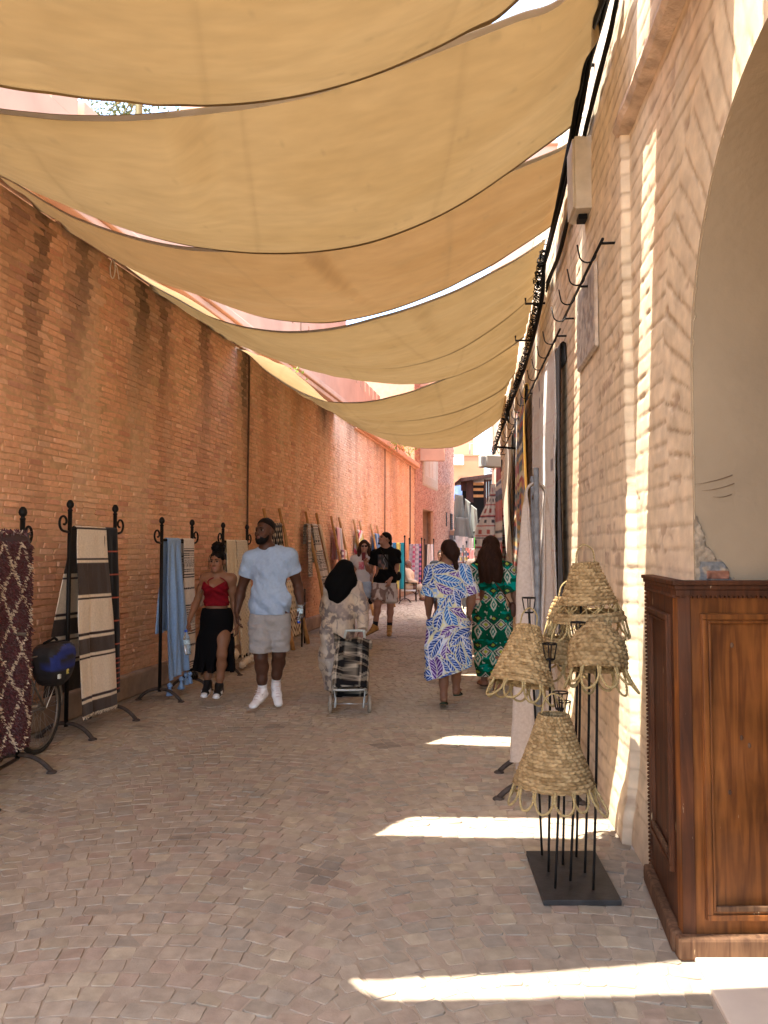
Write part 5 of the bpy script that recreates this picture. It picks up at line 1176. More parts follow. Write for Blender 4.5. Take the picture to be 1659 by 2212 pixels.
    # spinner of small goods
    c = G(1001, 1185 + 1.57 * F / 20.0); t = thing('spinner_rack', 'tall spinner rack crowded with little trinkets in the middle distance', 'rack', c)
    mk('pole', *tube([c, c + [0, 0, 1.66]], .02, 8), m_iron, t)
    for lvl in range(9):
        z = .55 + lvl * .125; b = MB(); pal = [(.3, .1, .08), (.4, .35, .3), (.1, .12, .2), (.35, .25, .1), (.12, .1, .1), (.5, .42, .36)]
        for k in range(10):
            a = k / 10 * 6.283 + lvl; b.box(c + [.13 * math.cos(a), .13 * math.sin(a), z], (.05, .03, .085), rotz(a), random.choice(pal))
        o = b.build('trinket_row', m_wool if lvl < 0 else pm_trk, t, False)
    # hung scarves behind
    cols = [((.05, .42, .05), 'bright green'), ((.62, .58, .5), 'white'), ((.52, .08, .16), 'crimson'), ((.5, .35, .35), 'dusty pink'), ((.12, .1, .28), 'violet'), ((.62, .45, .1), 'saffron')]
    rA, A, B, s = rack('thin rack of bright scarves far down the alley', (P(1024, 1185, 25)[0], 25), (P(1050, 1185, 25)[0], 25.2), 2.1, .3, scroll=False)
    for i, (cc, nme) in enumerate(cols): drape('hung_scarf', nme + ' scarf on the thin rack far down the alley', 'scarf', A, B, i / 6, (i + 1) / 6 - .02, 1.0 + .2 * (i % 2), .6, (0, -1), lambda U, V, cc=cc: np.full(U.shape + (3,), cc), 'scarves on the thin rack far down the alley', fold=.02, nf=1, res=.03, seed=i)
    rB, A, B, s = rack('low stand of coral bags left of the long haired woman', (P(1008, 1185, 21)[0], 21), (P(1036, 1185, 21)[0], 21.1), 1.75, .3, scroll=False)
    for i, (cc, nme) in enumerate((((.50, .17, .14), 'coral'), ((.46, .2, .18), 'faded coral'), ((.28, .2, .2), 'brown grey'))):
        drape('hung_cloth', nme + ' cloth on the low stand left of the long haired woman', 'cloth', A, B, i / 3, (i + 1) / 3 - .02, .95, .6, (0, -1), lambda U, V, cc=cc: np.full(U.shape + (3,), cc), 'cloths on the low stand', fold=.03, nf=1, res=.03, seed=i)
    for i, (x0, x1, y, h, cc, lab) in enumerate(((-2, 30, 75, 6.5, (.6, .36, .24), 'wide pinkish house closing the view far beyond the alley'),)):
        t = thing('far_house', lab, 'house', ((x0 + x1) / 2, y, 0)); MB().box(((x0 + x1) / 2, y + 3, h / 2), (x1 - x0, 6, h)).build('wall', pm('far_render', cc, .9, .15, .6), t, False)
        b = MB()
        for k in range(9): b.box((x0 + 2 + k * 3.2, y - .02, 4.2), (.9, .06, 1.3))
        b.build('window', m_blk, t, False)
pm_trk = pm('trinket_paint', rough=.6, attr=True)
far_end()
# ================================================================ bicycle with pannier bag
def bicycle():
    rc = np.array([-2.665, 5.99, .345]); fc = np.array([-2.73, 4.94, .345]); ax = (fc - rc) / np.linalg.norm(fc - rc); sd = np.array([ax[1], -ax[0], 0]); up = np.array([-.06, 0, 1.]); up /= np.linalg.norm(up)
    t = thing('bicycle', 'old dusty bicycle parked between the purple rug and the striped blanket', 'bicycle', ((rc + fc) / 2)[:2].tolist() + [0])
    m_ty = pm('tyre_rubber', (.028, .026, .024), .85, .3, 30, .2, 90); m_rim = pm('dull_rim', (.20, .18, .16), .45, .3, 20, metal=.6); m_fr = pm('grey_frame', (.14, .125, .11), .45, .35, 12, spec=.5); m_sp = pm('spoke_steel', (.35, .33, .3), .35, metal=.9)
    q = lambda o, f, u, s=0: o + ax * f + up * u + sd * s
    for c, nm in ((rc, 'rear_wheel'), (fc, 'front_wheel')):
        a = np.linspace(0, 2 * math.pi, 56, endpoint=False); ring = lambda r, s=0: c + ax * (np.cos(a) * r)[:, None] + up * (np.sin(a) * r)[:, None] + sd * s
        w = mk(nm, *tube(ring(.305), .010, 6, True), m_rim, t)
        mk('tyre', *tube(ring(.328), .0195, 8, True), m_ty, w)
        b = MB()
        for k in range(32):
            e = ring(.30)[int(k * 56 / 32)]; an = k * 2 * math.pi / 32 + (.6 if k % 4 < 2 else -.6); h = q(c, .024 * math.cos(an), .024 * math.sin(an), .03 if k % 2 else -.03)
            b.tube([h, e], .0016, 4)
        b.build('spokes', m_sp, w); mk('hub', *tube([q(c, 0, 0, -.05), q(c, 0, 0, .05)], .019, 10), m_rim, w)
        aa = np.linspace(-.15 if c is rc else .5, 2.6 if c is rc else 3.3, 26); pts = c - ax * (np.cos(aa) * .365)[:, None] + up * (np.sin(aa) * .365)[:, None]
        mk('mudguard', *tube(pts, .017, 7), m_fr, t)
    bb = q(rc, .44, -.06); st = q(rc, .30, .50); hd = q(rc, .86, .50); hd2 = q(rc, .90, .38)
    b = MB()
    for p0, p1, r in ((bb, st, .016), (st, hd, .014), (bb, hd2, .017), (hd, hd2, .019)): b.tube([p0, p1], r, 8)
    for s in (-.055, .055):
        b.tube([q(rc, 0, 0, s), q(rc, .3, .02, s * .9), q(bb, 0, 0, s * .4)], .010, 7); b.tube([q(rc, 0, 0, s), q(st, 0, -.02, s * .3)], .008, 7); b.tube([q(fc, 0, 0, s), q(fc, -.06, .36, s * .8), q(hd2, .01, -.02, s * .3)], .011, 7)
    b.build('frame', m_fr, t)
    mk('stay', *tube([q(rc, 0, 0, -.065), q(rc, -.28, .26, -.06)], .004, 5), pm('bright_steel', (.7, .68, .62), .3, metal=.8), t)
    b = MB(); b.tube([st, q(st, -.03, .2)], .013, 7); V, Q = ball(q(st, -.02, .22), (.075, .13, .03), 16, 10); b.add(V, Q); b.build('saddle', m_ty, t)
    b = MB(); hb = q(hd, -.03, .12); b.tube([hd, hb], .012, 7); b.tube(spline([q(hb, -.18, .02, -.28), q(hb, -.03, .03, -.2), hb, q(hb, -.03, .03, .2), q(hb, -.18, .02, .28)], 20), .011, 7); b.build('handlebar', m_fr, t)
    b = MB(); a = np.linspace(0, 2 * math.pi, 24, endpoint=False); b.tube(bb + ax * (np.cos(a) * .09)[:, None] + up * (np.sin(a) * .09)[:, None] + sd * .05, .008, 5, True)
    for s in (1, -1): p1 = q(bb, .1 * s, -.14 * s, .07 * s); b.tube([q(bb, 0, 0, .07 * s), p1], .009, 6); b.box(p1 + sd * .06 * s, (.1, .09, .025), rotz(0))
    b.build('crankset', m_rim, t)
    b = MB()
    for s in (-.06, .06): b.tube([q(rc, -.26, .40, s), q(rc, .26, .41, s)], .006, 5); b.tube([q(rc, -.2, .40, s), q(rc, 0, 0, s)], .005, 5)
    for f in (-.26, -.1, .08, .24): b.tube([q(rc, f, .40, -.06), q(rc, f, .40, .06)], .005, 5)
    b.build('carrier', m_fr, t)
    # pannier bag hanging at the street side
    sdb = -sd; c = q(rc, -.10, .335, -.09); tb = thing('pannier_bag', 'black and blue pannier bag hanging on the bicycle carrier', 'bag', c)
    nu, nv = 44, 34; A, V = np.meshgrid(np.linspace(0, 2 * math.pi, nu), np.linspace(-math.pi / 2, math.pi / 2, nv), indexing='ij')
    se = lambda x, e: np.sign(x) * np.abs(x) ** e
    px = se(np.cos(A), .5) * se(np.cos(V), .42); py = se(np.sin(A), .5) * se(np.cos(V), .42); pz = se(np.sin(V), .55)
    taper = 1 - .18 * ss(.1, -1, pz)
    X = px * .115 * taper; Y = py * .20 * taper; Zz = pz * .155 - .03 * ss(0, -1, pz) * (1 - np.abs(py))
    pp = c + sdb * X[..., None] + ax * Y[..., None] + np.array([0, 0, 1.]) * Zz[..., None]
    arc = pz - .30 + .55 * np.clip(np.abs(py + .05), 0, 1) ** 2
    col = np.full(A.shape + (3,), (.020, .019, .021)); blue_ = ((arc > .12) & (arc < .62) & (pz > -.1) & ((px > .55) | (py < -.5))) | ((pz > -.20) & (pz < .02) & ((px > .3) | (py < -.5)))
    col[blue_] = (.018, .035, .20); col[(pz > -.24) & (pz < -.20) & (px > .2)] = (.25, .02, .04)
    pp = pp + (fbm(A * 3, V * 6, 0, 4)[..., None] - .5) * .012
    mk('bag_body', pp.reshape(-1, 3), gridfaces(nu, nv), pm('nylon', rough=.6, attr=True, var=.15, vscale=30, bump=.3, bscale=120), tb, True, col.reshape(-1, 3))
    b = MB().tube([c + [-.03, -.12, .16], c + [.0, 0, .19], c + [-.03, .12, .16]], .010, 6); b.build('grab_handle', m_blk, tb)
    lg = MB(); e = c + sdb * .113 + [0, 0, -.07]
    for k, (dy, dz, h) in enumerate(((-.012, 0, .034), (.004, .012, .012), (.008, -.008, .012))): lg.box(e + [0.0, dy, dz], (.006, .008, h))
    lg.tube([e + [0, -.012, .017], e + [.003, .006, .019], e + [.003, .010, .008], e + [0, -.008, .001], e + [.003, .012, -.016]], .0035, 5)
    lg.build('emblem', pm('yellow_print', (.6, .5, .12), .6), tb, False)
    MB().box(c + sdb * .105 + ax * .12 + [0, 0, -.09], (.02, .03, .035)).build('reflector', pm('reflector', (.6, .62, .55), .3), tb, False, .004)
bicycle()
# ================================================================ figures: signed distance modelling
class SDF:
    def __init__(s, lo, hi, h):
        s.lo = np.asarray(lo, float); s.h = h; s.n = np.ceil((np.asarray(hi) - s.lo) / h).astype(int) + 1
        s.a = np.full(tuple(s.n), 9.0, np.float32)
        s.ax = [s.lo[i] + np.arange(s.n[i]) * h for i in range(3)]
    def _do(s, fn, lo, hi, k, op):
        i0 = np.clip(np.floor((np.asarray(lo) - k - 3 * s.h - s.lo) / s.h).astype(int), 0, s.n); i1 = np.clip(np.ceil((np.asarray(hi) + k + 3 * s.h - s.lo) / s.h).astype(int) + 1, 0, s.n)
        if np.any(i1 <= i0): return s
        sl = tuple(slice(a, b) for a, b in zip(i0, i1)); X, Y, Z = s.ax[0][sl[0]][:, None, None], s.ax[1][sl[1]][None, :, None], s.ax[2][sl[2]][None, None, :]
        d = fn(X, Y, Z); a = s.a[sl]
        if op == 'sub': d = -d; a2 = -a; d2 = -d; h_ = np.maximum(k - np.abs(a2 - d2), 0) / max(k, 1e-6); r = -(np.minimum(a2, d2) - h_ * h_ * k * .25)
        else: h_ = np.maximum(k - np.abs(a - d), 0) / max(k, 1e-6); r = np.minimum(a, d) - h_ * h_ * k * .25
        s.a[sl] = r; return s
    def cone(s, a, b, ra, rb, k=.02, flat=None, op='add'):
        a, b = np.asarray(a, float), np.asarray(b, float); ba = b - a; L2 = ba.dot(ba) + 1e-9; m = max(ra, rb)
        if flat is not None: f = np.asarray(flat[0], float); f = f / np.linalg.norm(f); q = 1 / flat[1] - 1; sc = .5 + .5 * flat[1]
        def fn(X, Y, Z):
            x, y, z = X - a[0], Y - a[1], Z - a[2]; t = np.clip((x * ba[0] + y * ba[1] + z * ba[2]) / L2, 0, 1)
            x, y, z = x - t * ba[0], y - t * ba[1], z - t * ba[2]
            if flat is not None: c = (x * f[0] + y * f[1] + z * f[2]) * q; x, y, z = x + f[0] * c, y + f[1] * c, z + f[2] * c
            d = np.sqrt(x * x + y * y + z * z) - (ra + (rb - ra) * t)
            return d * sc if flat is not None else d
        return s._do(fn, np.minimum(a, b) - m, np.maximum(a, b) + m, k, op)
    def ell(s, c, r, M=None, k=.02, op='add'):
        c = np.asarray(c, float); r = np.broadcast_to(np.asarray(r, float), (3,)); M = np.eye(3) if M is None else M; m = r.max()
        def fn(X, Y, Z):
            p = [X - c[0], Y - c[1], Z - c[2]]; q = [(p[0] * M[0, i] + p[1] * M[1, i] + p[2] * M[2, i]) for i in range(3)]
            k0 = np.sqrt(sum((q[i] / r[i]) ** 2 for i in range(3))) + 1e-6; k1 = np.sqrt(sum((q[i] / r[i] ** 2) ** 2 for i in range(3))) + 1e-6
            return k0 * (k0 - 1) / k1
        return s._do(fn, c - m, c + m, k, op)
    def chain(s, pts, rs, k=.02, flat=None, op='add'):
        for i in range(len(pts) - 1): s.cone(pts[i], pts[i + 1], rs[i], rs[i + 1], k, flat, op)
        return s
    def plane(s, p, n, k=0.0):
        """keep the side the normal points away from"""
        p, n = np.asarray(p, float), np.asarray(n, float); n = n / np.linalg.norm(n)
        d = ((s.ax[0] - p[0]) * n[0])[:, None, None] + ((s.ax[1] - p[1]) * n[1])[None, :, None] + ((s.ax[2] - p[2]) * n[2])[None, None, :]
        s.a = np.maximum(s.a, d.astype(np.float32)); return s
    def cut(s, p, n, c, rad):
        """plane cut acting only within rad of c"""
        p, n, c = (np.asarray(q, float) for q in (p, n, c)); n = n / np.linalg.norm(n)
        X, Y, Z = s.ax[0][:, None, None], s.ax[1][None, :, None], s.ax[2][None, None, :]
        d = (X - p[0]) * n[0] + (Y - p[1]) * n[1] + (Z - p[2]) * n[2]; w = (X - c[0]) ** 2 + (Y - c[1]) ** 2 + (Z - c[2]) ** 2 < rad * rad
        s.a = np.where(w, np.maximum(s.a, d), s.a).astype(np.float32); return s
    def warp(s, fn, band=.06):
        m = np.abs(s.a) < band; idx = np.argwhere(m); p = s.lo + idx * s.h
        s.a[m] += fn(p[:, 0], p[:, 1], p[:, 2]).astype(np.float32); return s
    def mesh(s, smooth=2):
        a = s.a; g = a < 0; n = a.shape
        cnt = sum(g[i:n[0] - 1 + i, j:n[1] - 1 + j, k:n[2] - 1 + k].astype(np.int8) for i in (0, 1) for j in (0, 1) for k in (0, 1))
        cells = np.argwhere((cnt > 0) & (cnt < 8)); idx = np.full(cnt.shape, -1, np.int64); idx[tuple(cells.T)] = np.arange(len(cells))
        P_, C_ = np.zeros((len(cells), 3)), np.zeros(len(cells)); O = [(i, j, k) for i in (0, 1) for j in (0, 1) for k in (0, 1)]
        val = {o: a[cells[:, 0] + o[0], cells[:, 1] + o[1], cells[:, 2] + o[2]] for o in O}
        for o in O:
            for ax in range(3):
                if o[ax] == 0:
                    e = list(o); e[ax] = 1; v0, v1 = val[o], val[tuple(e)]; cr = (v0 < 0) != (v1 < 0); t = np.where(cr, v0 / np.where(cr, v0 - v1, 1), 0)
                    q = np.tile(np.array(o, float), (len(cells), 1)); q[:, ax] = t; P_ += q * cr[:, None]; C_ += cr
        V = s.lo + (cells + P_ / C_[:, None]) * s.h; Q = []
        for ax in range(3):
            o1, o2 = [(1, 2), (2, 0), (0, 1)][ax]
            sl0 = [slice(1, -1)] * 3; sl0[ax] = slice(0, n[ax] - 1); sl1 = list(sl0); sl1[ax] = slice(1, n[ax])
            A, B = g[tuple(sl0)], g[tuple(sl1)]; E = np.argwhere(A != B); off = np.ones(3, int); off[ax] = 0; E = E + off; inside = A[tuple((E - off).T)]
            def cell(d1, d2): e = E.copy(); e[:, o1] += d1; e[:, o2] += d2; return idx[e[:, 0], e[:, 1], e[:, 2]]
            q = np.stack([cell(-1, -1), cell(0, -1), cell(0, 0), cell(-1, 0)], 1); q[~inside] = q[~inside][:, ::-1]; Q.append(q)
        Q = np.concatenate(Q); Q = Q[(Q >= 0).all(1)]
        for _ in range(smooth):
            acc = np.zeros_like(V); ct = np.zeros(len(V))
            for i in range(4):
                a_, b_ = Q[:, i], Q[:, (i + 1) % 4]
                for c in range(3): acc[:, c] += np.bincount(a_, V[b_, c], len(V)) + np.bincount(b_, V[a_, c], len(V))
                ct += np.bincount(a_, minlength=len(V)) + np.bincount(b_, minlength=len(V))
            V = V + .5 * (acc / np.maximum(ct, 1)[:, None] - V)
        return V, Q
nz = lambda v: np.asarray(v, float) / (np.linalg.norm(v) + 1e-12)
m_skin = pm('skin', rough=.55, attr=True, var=.05, vscale=30, bump=.08, bscale=250, spec=.35)
m_hair = pm('hair', rough=.6, attr=True, var=.25, vscale=50, bump=.6, bscale=160, spec=.12, stretch=(1, 1, .25), bdist=.004)
m_cloth = pm('cloth', rough=.9, attr=True, var=.05, vscale=40, bump=.15, bscale=500, spec=.12, bdist=.001)
m_shoe = pm('shoe_leather', rough=.55, attr=True, var=.06, vscale=40, spec=.35)
m_eye = pm('eye', rough=.2, attr=True)
def bounds(pts, m): p = np.array(pts); return p.min(0) - m, p.max(0) + m
def head_prims(S, c, r, f, u, s, jaw=1.0):
    L = lambda x, y, z: c + r * x * s + f * y * s + u * z * s; M = np.stack([r, f, u], 1); e = lambda p, q, k, op='add': S.ell(L(*p), np.array(q) * s, M, k, op)
    e((0, -.012, .030), (.077, .096, .088), .03); e((0, .030, -.035), (.062 * jaw, .066, .085), .03); e((0, .040, -.076), (.052 * jaw, .050, .042), .02)
    e((0, .076, -.100), (.024 * jaw, .020, .018), .02)
    for x in (-1, 1):
        e((.042 * x, .062, -.030), (.022, .022, .022), .02); e((.032 * x, .106, .006), (.019, .019, .013), .012, 'sub'); e((.079 * x, -.008, -.008), (.010, .020, .032), .008)
        e((.0115 * x, .100, -.035), (.010, .011, .009), .006)
    e((0, .088, .026), (.048, .012, .008), .014); S.cone(L(0, .094, .012), L(0, .115, -.030), .0075 * s, .0115 * s, .008)
    e((0, .094, -.0615), (.021, .009, .005), .004); e((0, .093, -.071), (.018, .009, .006), .004)
    for x in (-1, 1): e((.031 * x, .084, .0145), (.016, .008, .0045), .004); e((.031 * x, .083, -.004), (.015, .007, .004), .004)
    return L
def hand_prims(S, w, d, pn, sd, curl=.6, s=1.0, k=.006):
    """w wrist, d towards the fingers, pn palm side, sd thumb side"""
    d = nz(d); sd = nz(sd - d * np.dot(sd, d)); pn2 = np.cross(d, sd); pn = pn2 if np.dot(pn2, pn) > 0 else -pn2
    S.cone(w + d * .012 * s, w + d * .075 * s, .033 * s, .040 * s, .015, (pn, .48))
    for i, (o, l) in enumerate(((.030, .068), (.010, .078), (-.011, .073), (-.031, .056))):
        b = w + d * (.088 - .004 * abs(i - 1)) * s + sd * o * s; c1 = curl * (.55 + .1 * i); d1 = nz(d * math.cos(c1) + pn * math.sin(c1)); c2 = c1 + curl * .9; d2 = nz(d * math.cos(c2) + pn * math.sin(c2)); c3 = c2 + curl * .6; d3 = nz(d * math.cos(c3) + pn * math.sin(c3))
        p1 = b + d1 * l * .48 * s; p2 = p1 + d2 * l * .32 * s; p3 = p2 + d3 * l * .24 * s
        S.chain([b - d * .012 * s, p1, p2, p3], [.0095 * s, .0088 * s, .0080 * s, .0068 * s], .003)
    t0 = w + d * .022 * s + sd * .030 * s; t1 = t0 + nz(d * .75 + sd * .55 + pn * .35) * .042 * s; t2 = t1 + nz(d * .95 + sd * .1 + pn * .4) * .032 * s
    S.chain([t0, t1, t2], [.0135 * s, .0105 * s, .0085 * s], .008)
class Figure:
    def __init__(s, label, J, skin, c=None, d=0, fwd=(0, -1, 0), look=None, hh=.235, g=1.0, fem=False, h=.006, group=None, head_roll=0, hands=(.5, .5), jaw=1.0, curls=None, thumbs=None, lips=(.35, .13, .11), legs=True):
        s.J = J; s.h = h; s.f = nz(fwd); s.r = nz(np.cross(s.f, [0, 0, 1])) ; s.g = g; s.skin = np.array(skin)
        f = nz(look if look is not None else fwd); r = nz(np.cross(f, [0, 0, 1])); u = np.cross(r, f); r, u = r * math.cos(head_roll) + u * math.sin(head_roll), u * math.cos(head_roll) - r * math.sin(head_roll)
        s.hf, s.hr, s.hu, s.hs = f, r, u, hh / .235; s.hc = J['head']
        base = (J['anL'] + J['anR']) / 2 if 'anL' in J else J['pelvis']
        s.t = thing('person', label, 'person', (base[0], base[1], 0), group)
        lo, hi = bounds(list(J.values()), .20); lo[2] = max(lo[2], -.02); S = SDF(lo, hi, h)
        sh = (J['shL'] + J['shR']) / 2; W = np.linalg.norm(J['shL'] - J['shR']) / 2; fl = (s.f, .70)
        ch, wa, pe = J['chest'], J['waist'], J['pelvis']
        S.chain([sh - [0, 0, .07], ch, wa, pe], [W * .80, W * (.86 if not fem else .80), W * (.80 if not fem else .70), W * (.86 if not fem else .92)], .06, fl)
        S.cone(J['shL'], J['shR'], .058 * g, .058 * g, .05); S.cone(J['neck'] - [0, 0, .05], s.hc - u * .075 * s.hs - f * .015, .064 * g, .054 * g, .04)
        S.cone(J['neck'], J['shL'], .05 * g, .05 * g, .05); S.cone(J['neck'], J['shR'], .05 * g, .05 * g, .05)
        if fem:
            for k in ('shL', 'shR'): S.ell(ch * .62 + J[k] * .38 - [0, 0, .035] + s.f * .075, (.068, .062, .065), None, .04)
        for i, k in enumerate('LR'):
            a, e, w = J['sh' + k], J['el' + k], J['wr' + k]
            S.chain([a, a * .5 + e * .5, e], [.056 * g, .052 * g, .040 * g], .03); S.chain([e, e * .7 + w * .3, w], [.041 * g, .044 * g, .027 * g], .02)
            if k in hands if isinstance(hands, dict) else True:
                hd = (hands[k] if isinstance(hands, dict) else dict(d=w - e, pn=s.f * -.2 - s.r * (1 if i else -1), sd=s.f, curl=hands[i]))
                hand_prims(S, w, hd['d'], hd['pn'], hd['sd'], hd.get('curl', .5), .98 * g ** .3 * (1 if not fem else .9))
            if legs:
                hp, kn, an, to = J['hip' + k], J['kn' + k], J['an' + k], J['to' + k]; to = an + (to - an) * .74; to[2] = max(to[2], .028)
                S.chain([hp, hp * .45 + kn * .55, kn], [.092 * g, .080 * g, .055 * g], .05); bk = nz(np.cross(np.cross(kn - an, s.f), kn - an)) * -.018
                S.chain([kn, kn * .68 + an * .32 + bk, kn * .3 + an * .7, an], [.054 * g, .057 * g, .043 * g, .034 * g], .03); S.cone(an, an + nz(to - an) * .0 + [0, 0, -.04], .034 * g, .034 * g, .02)
                hl = an - nz((to - an) * [1, 1, .3]) * .03; hl = np.array([hl[0], hl[1], hl[2] - .045]); S.cone(hl, to, .032, .020, .02, ((0, 0, 1), .75))
        B = SDF(lo, hi, h); B.chain([sh - [0, 0, .07], ch, wa, pe], [W * .80, W * (.86 if not fem else .80), W * (.80 if not fem else .70), W * (.86 if not fem else .92)], .06, fl); B.cone(J['shL'], J['shR'], .058 * g, .058 * g, .05); B.cone(J['neck'], J['shL'], .05 * g, .05 * g, .05); B.cone(J['neck'], J['shR'], .05 * g, .05 * g, .05)
        if fem:
            for k in ('shL', 'shR'): B.ell(ch * .62 + J[k] * .38 - [0, 0, .035] + s.f * .075, (.068, .062, .065), None, .04)
        A_ = SDF(lo, hi, h); Lg = SDF(lo, hi, h)
        for k in 'LR':
            A_.cone(J['sh' + k], J['sh' + k] * .3 + J['el' + k] * .7, .056 * g, .047 * g, .03)
            if legs: Lg.chain([J['hip' + k], J['hip' + k] * .45 + J['kn' + k] * .55, J['kn' + k]], [.092 * g, .080 * g, .055 * g], .05)
        def sm(p, q, k): hh_ = np.maximum(k - np.abs(p - q), 0) / k; return np.minimum(p, q) - hh_ * hh_ * k * .25
        s.core_ba, s.core_bl = sm(B.a, A_.a, .05), sm(B.a, Lg.a, .055)
        s.box, s.core_b, s.core_a, s.core_l = (lo, hi), B.a, A_.a, Lg.a
        s.L = head_prims(S, s.hc, r, f, u, s.hs, jaw); V, Q = S.mesh(2)
        q = (V - s.hc) / s.hs; x, y, z = q @ r, q @ f, q @ u; inh = (np.abs(x) < .11) & (np.abs(z) < .14)
        c = np.tile(s.skin * .8, (len(V), 1)) * (.94 + .12 * fbm(V[:, 0] * 14, V[:, 1] * 14, V[:, 2] * 14, 3))[:, None]
        lipm = np.exp(-(x / .021) ** 4 - ((z + .0655) / .0095) ** 4) * (y > .07) * inh; c = mixc(c, lips, lipm * .85)
        c = mixc(c, s.skin * np.array([1.15, .86, .82]), inh * (y > .04) * np.exp(-((np.abs(x) - .04) / .022) ** 2 - ((z + .035) / .025) ** 2) * .5)
        c = mixc(c, s.skin * .45, inh * (y > .06) * np.exp(-((np.abs(x) - .031) / .02) ** 2 - ((z - .006) / .010) ** 2) * .45)
        c = mixc(c, s.skin * .35, inh * (y > .09) * np.exp(-(x / .02) ** 4 - ((z + .0662) / .0016) ** 2) * .8)
        s.body = mk('body', V, Q, m_skin, s.t, True, c)
    def face(s, brow=(.02, .014, .01), gaze=None, iris=(.03, .015, .008)):
        g = nz(gaze if gaze is not None else s.hf)
        for x in (-1, 1):
            cc = s.L(.032 * x, .0795, .005); V, Q = ball((0, 0, 0), .0135 * s.hs, 18, 14); n = V / np.linalg.norm(V, axis=1)[:, None]; dt = n @ g
            col = np.where((dt > .55)[:, None], iris, (.26, .21, .19)); mk('eye', V + cc, Q, m_eye, s.body, True, col)
            p = [s.L(.014 * x, .098, .021), s.L(.030 * x, .099, .0275), s.L(.050 * x, .082, .0215)]
            mk('eyebrow', *tube(spline(p, 10), np.linspace(.0042, .0022, 10) * s.hs, 6), m_hair, s.body, True, np.tile(brow, (62, 1)))
            p = [s.L(.017 * x, .090, .003), s.L(.031 * x, .097, .0118), s.L(.047 * x, .085, .005)]
            mk('eyelash', *tube(spline(p, 8), .0016 * s.hs, 5), m_hair, s.body, True, np.tile((.01, .008, .006), (42, 1)))
    def part(s, name, build, colf, h=None, pts=None, m=.25, mat=None, parent=None, smooth=2, body_grid=False):
        lo, hi = bounds(pts if pts is not None else list(s.J.values()), m); lo[2] = max(lo[2], -.01)
        S = SDF(*s.box, s.h) if body_grid else SDF(lo, hi, h or s.h); build(S); V, Q = S.mesh(smooth)
        c = colf(V) if callable(colf) else np.tile(np.array(colf, float), (len(V), 1))
        return mk(name, V, Q, mat or m_cloth, parent or s.body, True, c)
    def hair(s, build, col, h=None, m=.16, extra=(), name='hair', amp=.004):
        col = np.array(col)
        def b(S):
            build(S, s.L); S.warp(lambda x, y, z: amp * 2 * (fbm(x * 60, y * 60, z * 22, 7) - .5), .04)
        return s.part(name, b, lambda V: col * (.7 + .75 * fbm(V[:, 0] * 55, V[:, 1] * 55, V[:, 2] * 14, 5))[:, None], h or s.h, [s.hc] + list(extra), m, m_hair)
    def tee(s, hem, sleeve=.55, col=(.5, .5, .5), gr=1.0, neck=.078, colf=None, h=None, seed=0, fit=1.0, tuck=0, fold=.011, flat=.70, name='t_shirt', sl_r=.078):
        J = s.J; g = s.g; W = np.linalg.norm(J['shL'] - J['shR']) / 2; sh = (J['shL'] + J['shR']) / 2
        def b(S):
            S.chain([sh - [0, 0, .08], J['chest'], J['waist'], J['pelvis'] - [0, 0, .04]], [W * .86 * fit, W * .97 * fit, W * 1.0 * fit, W * 1.02 * fit], .06, (s.f, flat))
            S.cone(J['shL'], J['shR'], .062 * g, .062 * g, .05); S.cone(J['neck'] - [0, 0, .02], J['shL'], .060 * g, .056 * g, .05); S.cone(J['neck'] - [0, 0, .02], J['shR'], .060 * g, .056 * g, .05)
            for k in 'LR':
                a, e = J['sh' + k], J['el' + k]; S.cone(a, a + (e - a) * (sleeve + .12), .062 * g, sl_r * g, .03)
            S.warp(lambda x, y, z: fold * (fbm(x * 7 + z * 5 + seed, y * 7, z * 7 - x * 4, 3, 3) - .5) * 2 + fold * .55 * np.sin((z * 34 + x * 40 + 4 * vn(x * 5, y * 5, z * 5, seed))) * ss(.35, .75, vn(x * 4, y * 4, z * 4, seed + 5)) + fold * .5 * (fbm(x * 18 + z * 9, y * 18, z * 14 - x * 12, 13, 2) - .5), .05)
            S.a = np.minimum(S.a, s.core_ba - .010)
            S.plane((0, 0, hem), (0, 0, -1))
            for k in 'LR':
                a, e = J['sh' + k], J['el' + k]; p = a + (e - a) * sleeve; S.cut(p, e - a, p + (e - a) * .3, .17)
            S.ell(J['neck'] + s.f * .022 + [0, 0, .035], (neck * .92, neck * .9, neck * .75), None, .012, 'sub')
        return s.part(name, b, colf or (lambda V: np.array(col) * (.95 + .1 * fbm(V[:, 0] * 9, V[:, 1] * 9, V[:, 2] * 9, 4))[:, None]), body_grid=True)
    def shorts(s, hem, col=(.5, .5, .5), waist=None, r=(.125, .122), colf=None, h=None, name='shorts', seed=0, fold=.010):
        J = s.J; W = np.linalg.norm(J['shL'] - J['shR']) / 2; wz = waist if waist is not None else J['pelvis'][2] + .06
        def b(S):
            S.cone(J['pelvis'] + [0, 0, .08], J['pelvis'] - [0, 0, .04], W * .88, W * .95, .05, (s.f, .72))
            for k in 'LR': S.cone(J['hip' + k], J['hip' + k] + (J['kn' + k] - J['hip' + k]) * .95, r[0], r[1], .014, (s.f, .98))
            S.warp(lambda x, y, z: fold * (fbm(x * 10 + seed, y * 10, z * 16, 3, 3) - .5) * 2 + .004 * np.sin(z * 60 + 20 * x), .05)
            S.a = np.minimum(S.a, s.core_bl - .010)
            S.plane((0, 0, wz), (0, 0, 1))
            for k, hz in zip('LR', hem if np.ndim(hem) else (hem, hem)):
                dk = J['kn' + k] - J['hip' + k]; S.cut((J['hip' + k] + dk * (J['hip' + k][2] - hz) / -dk[2]), dk, J['kn' + k], .30)
        return s.part(name, b, colf or col, body_grid=True)
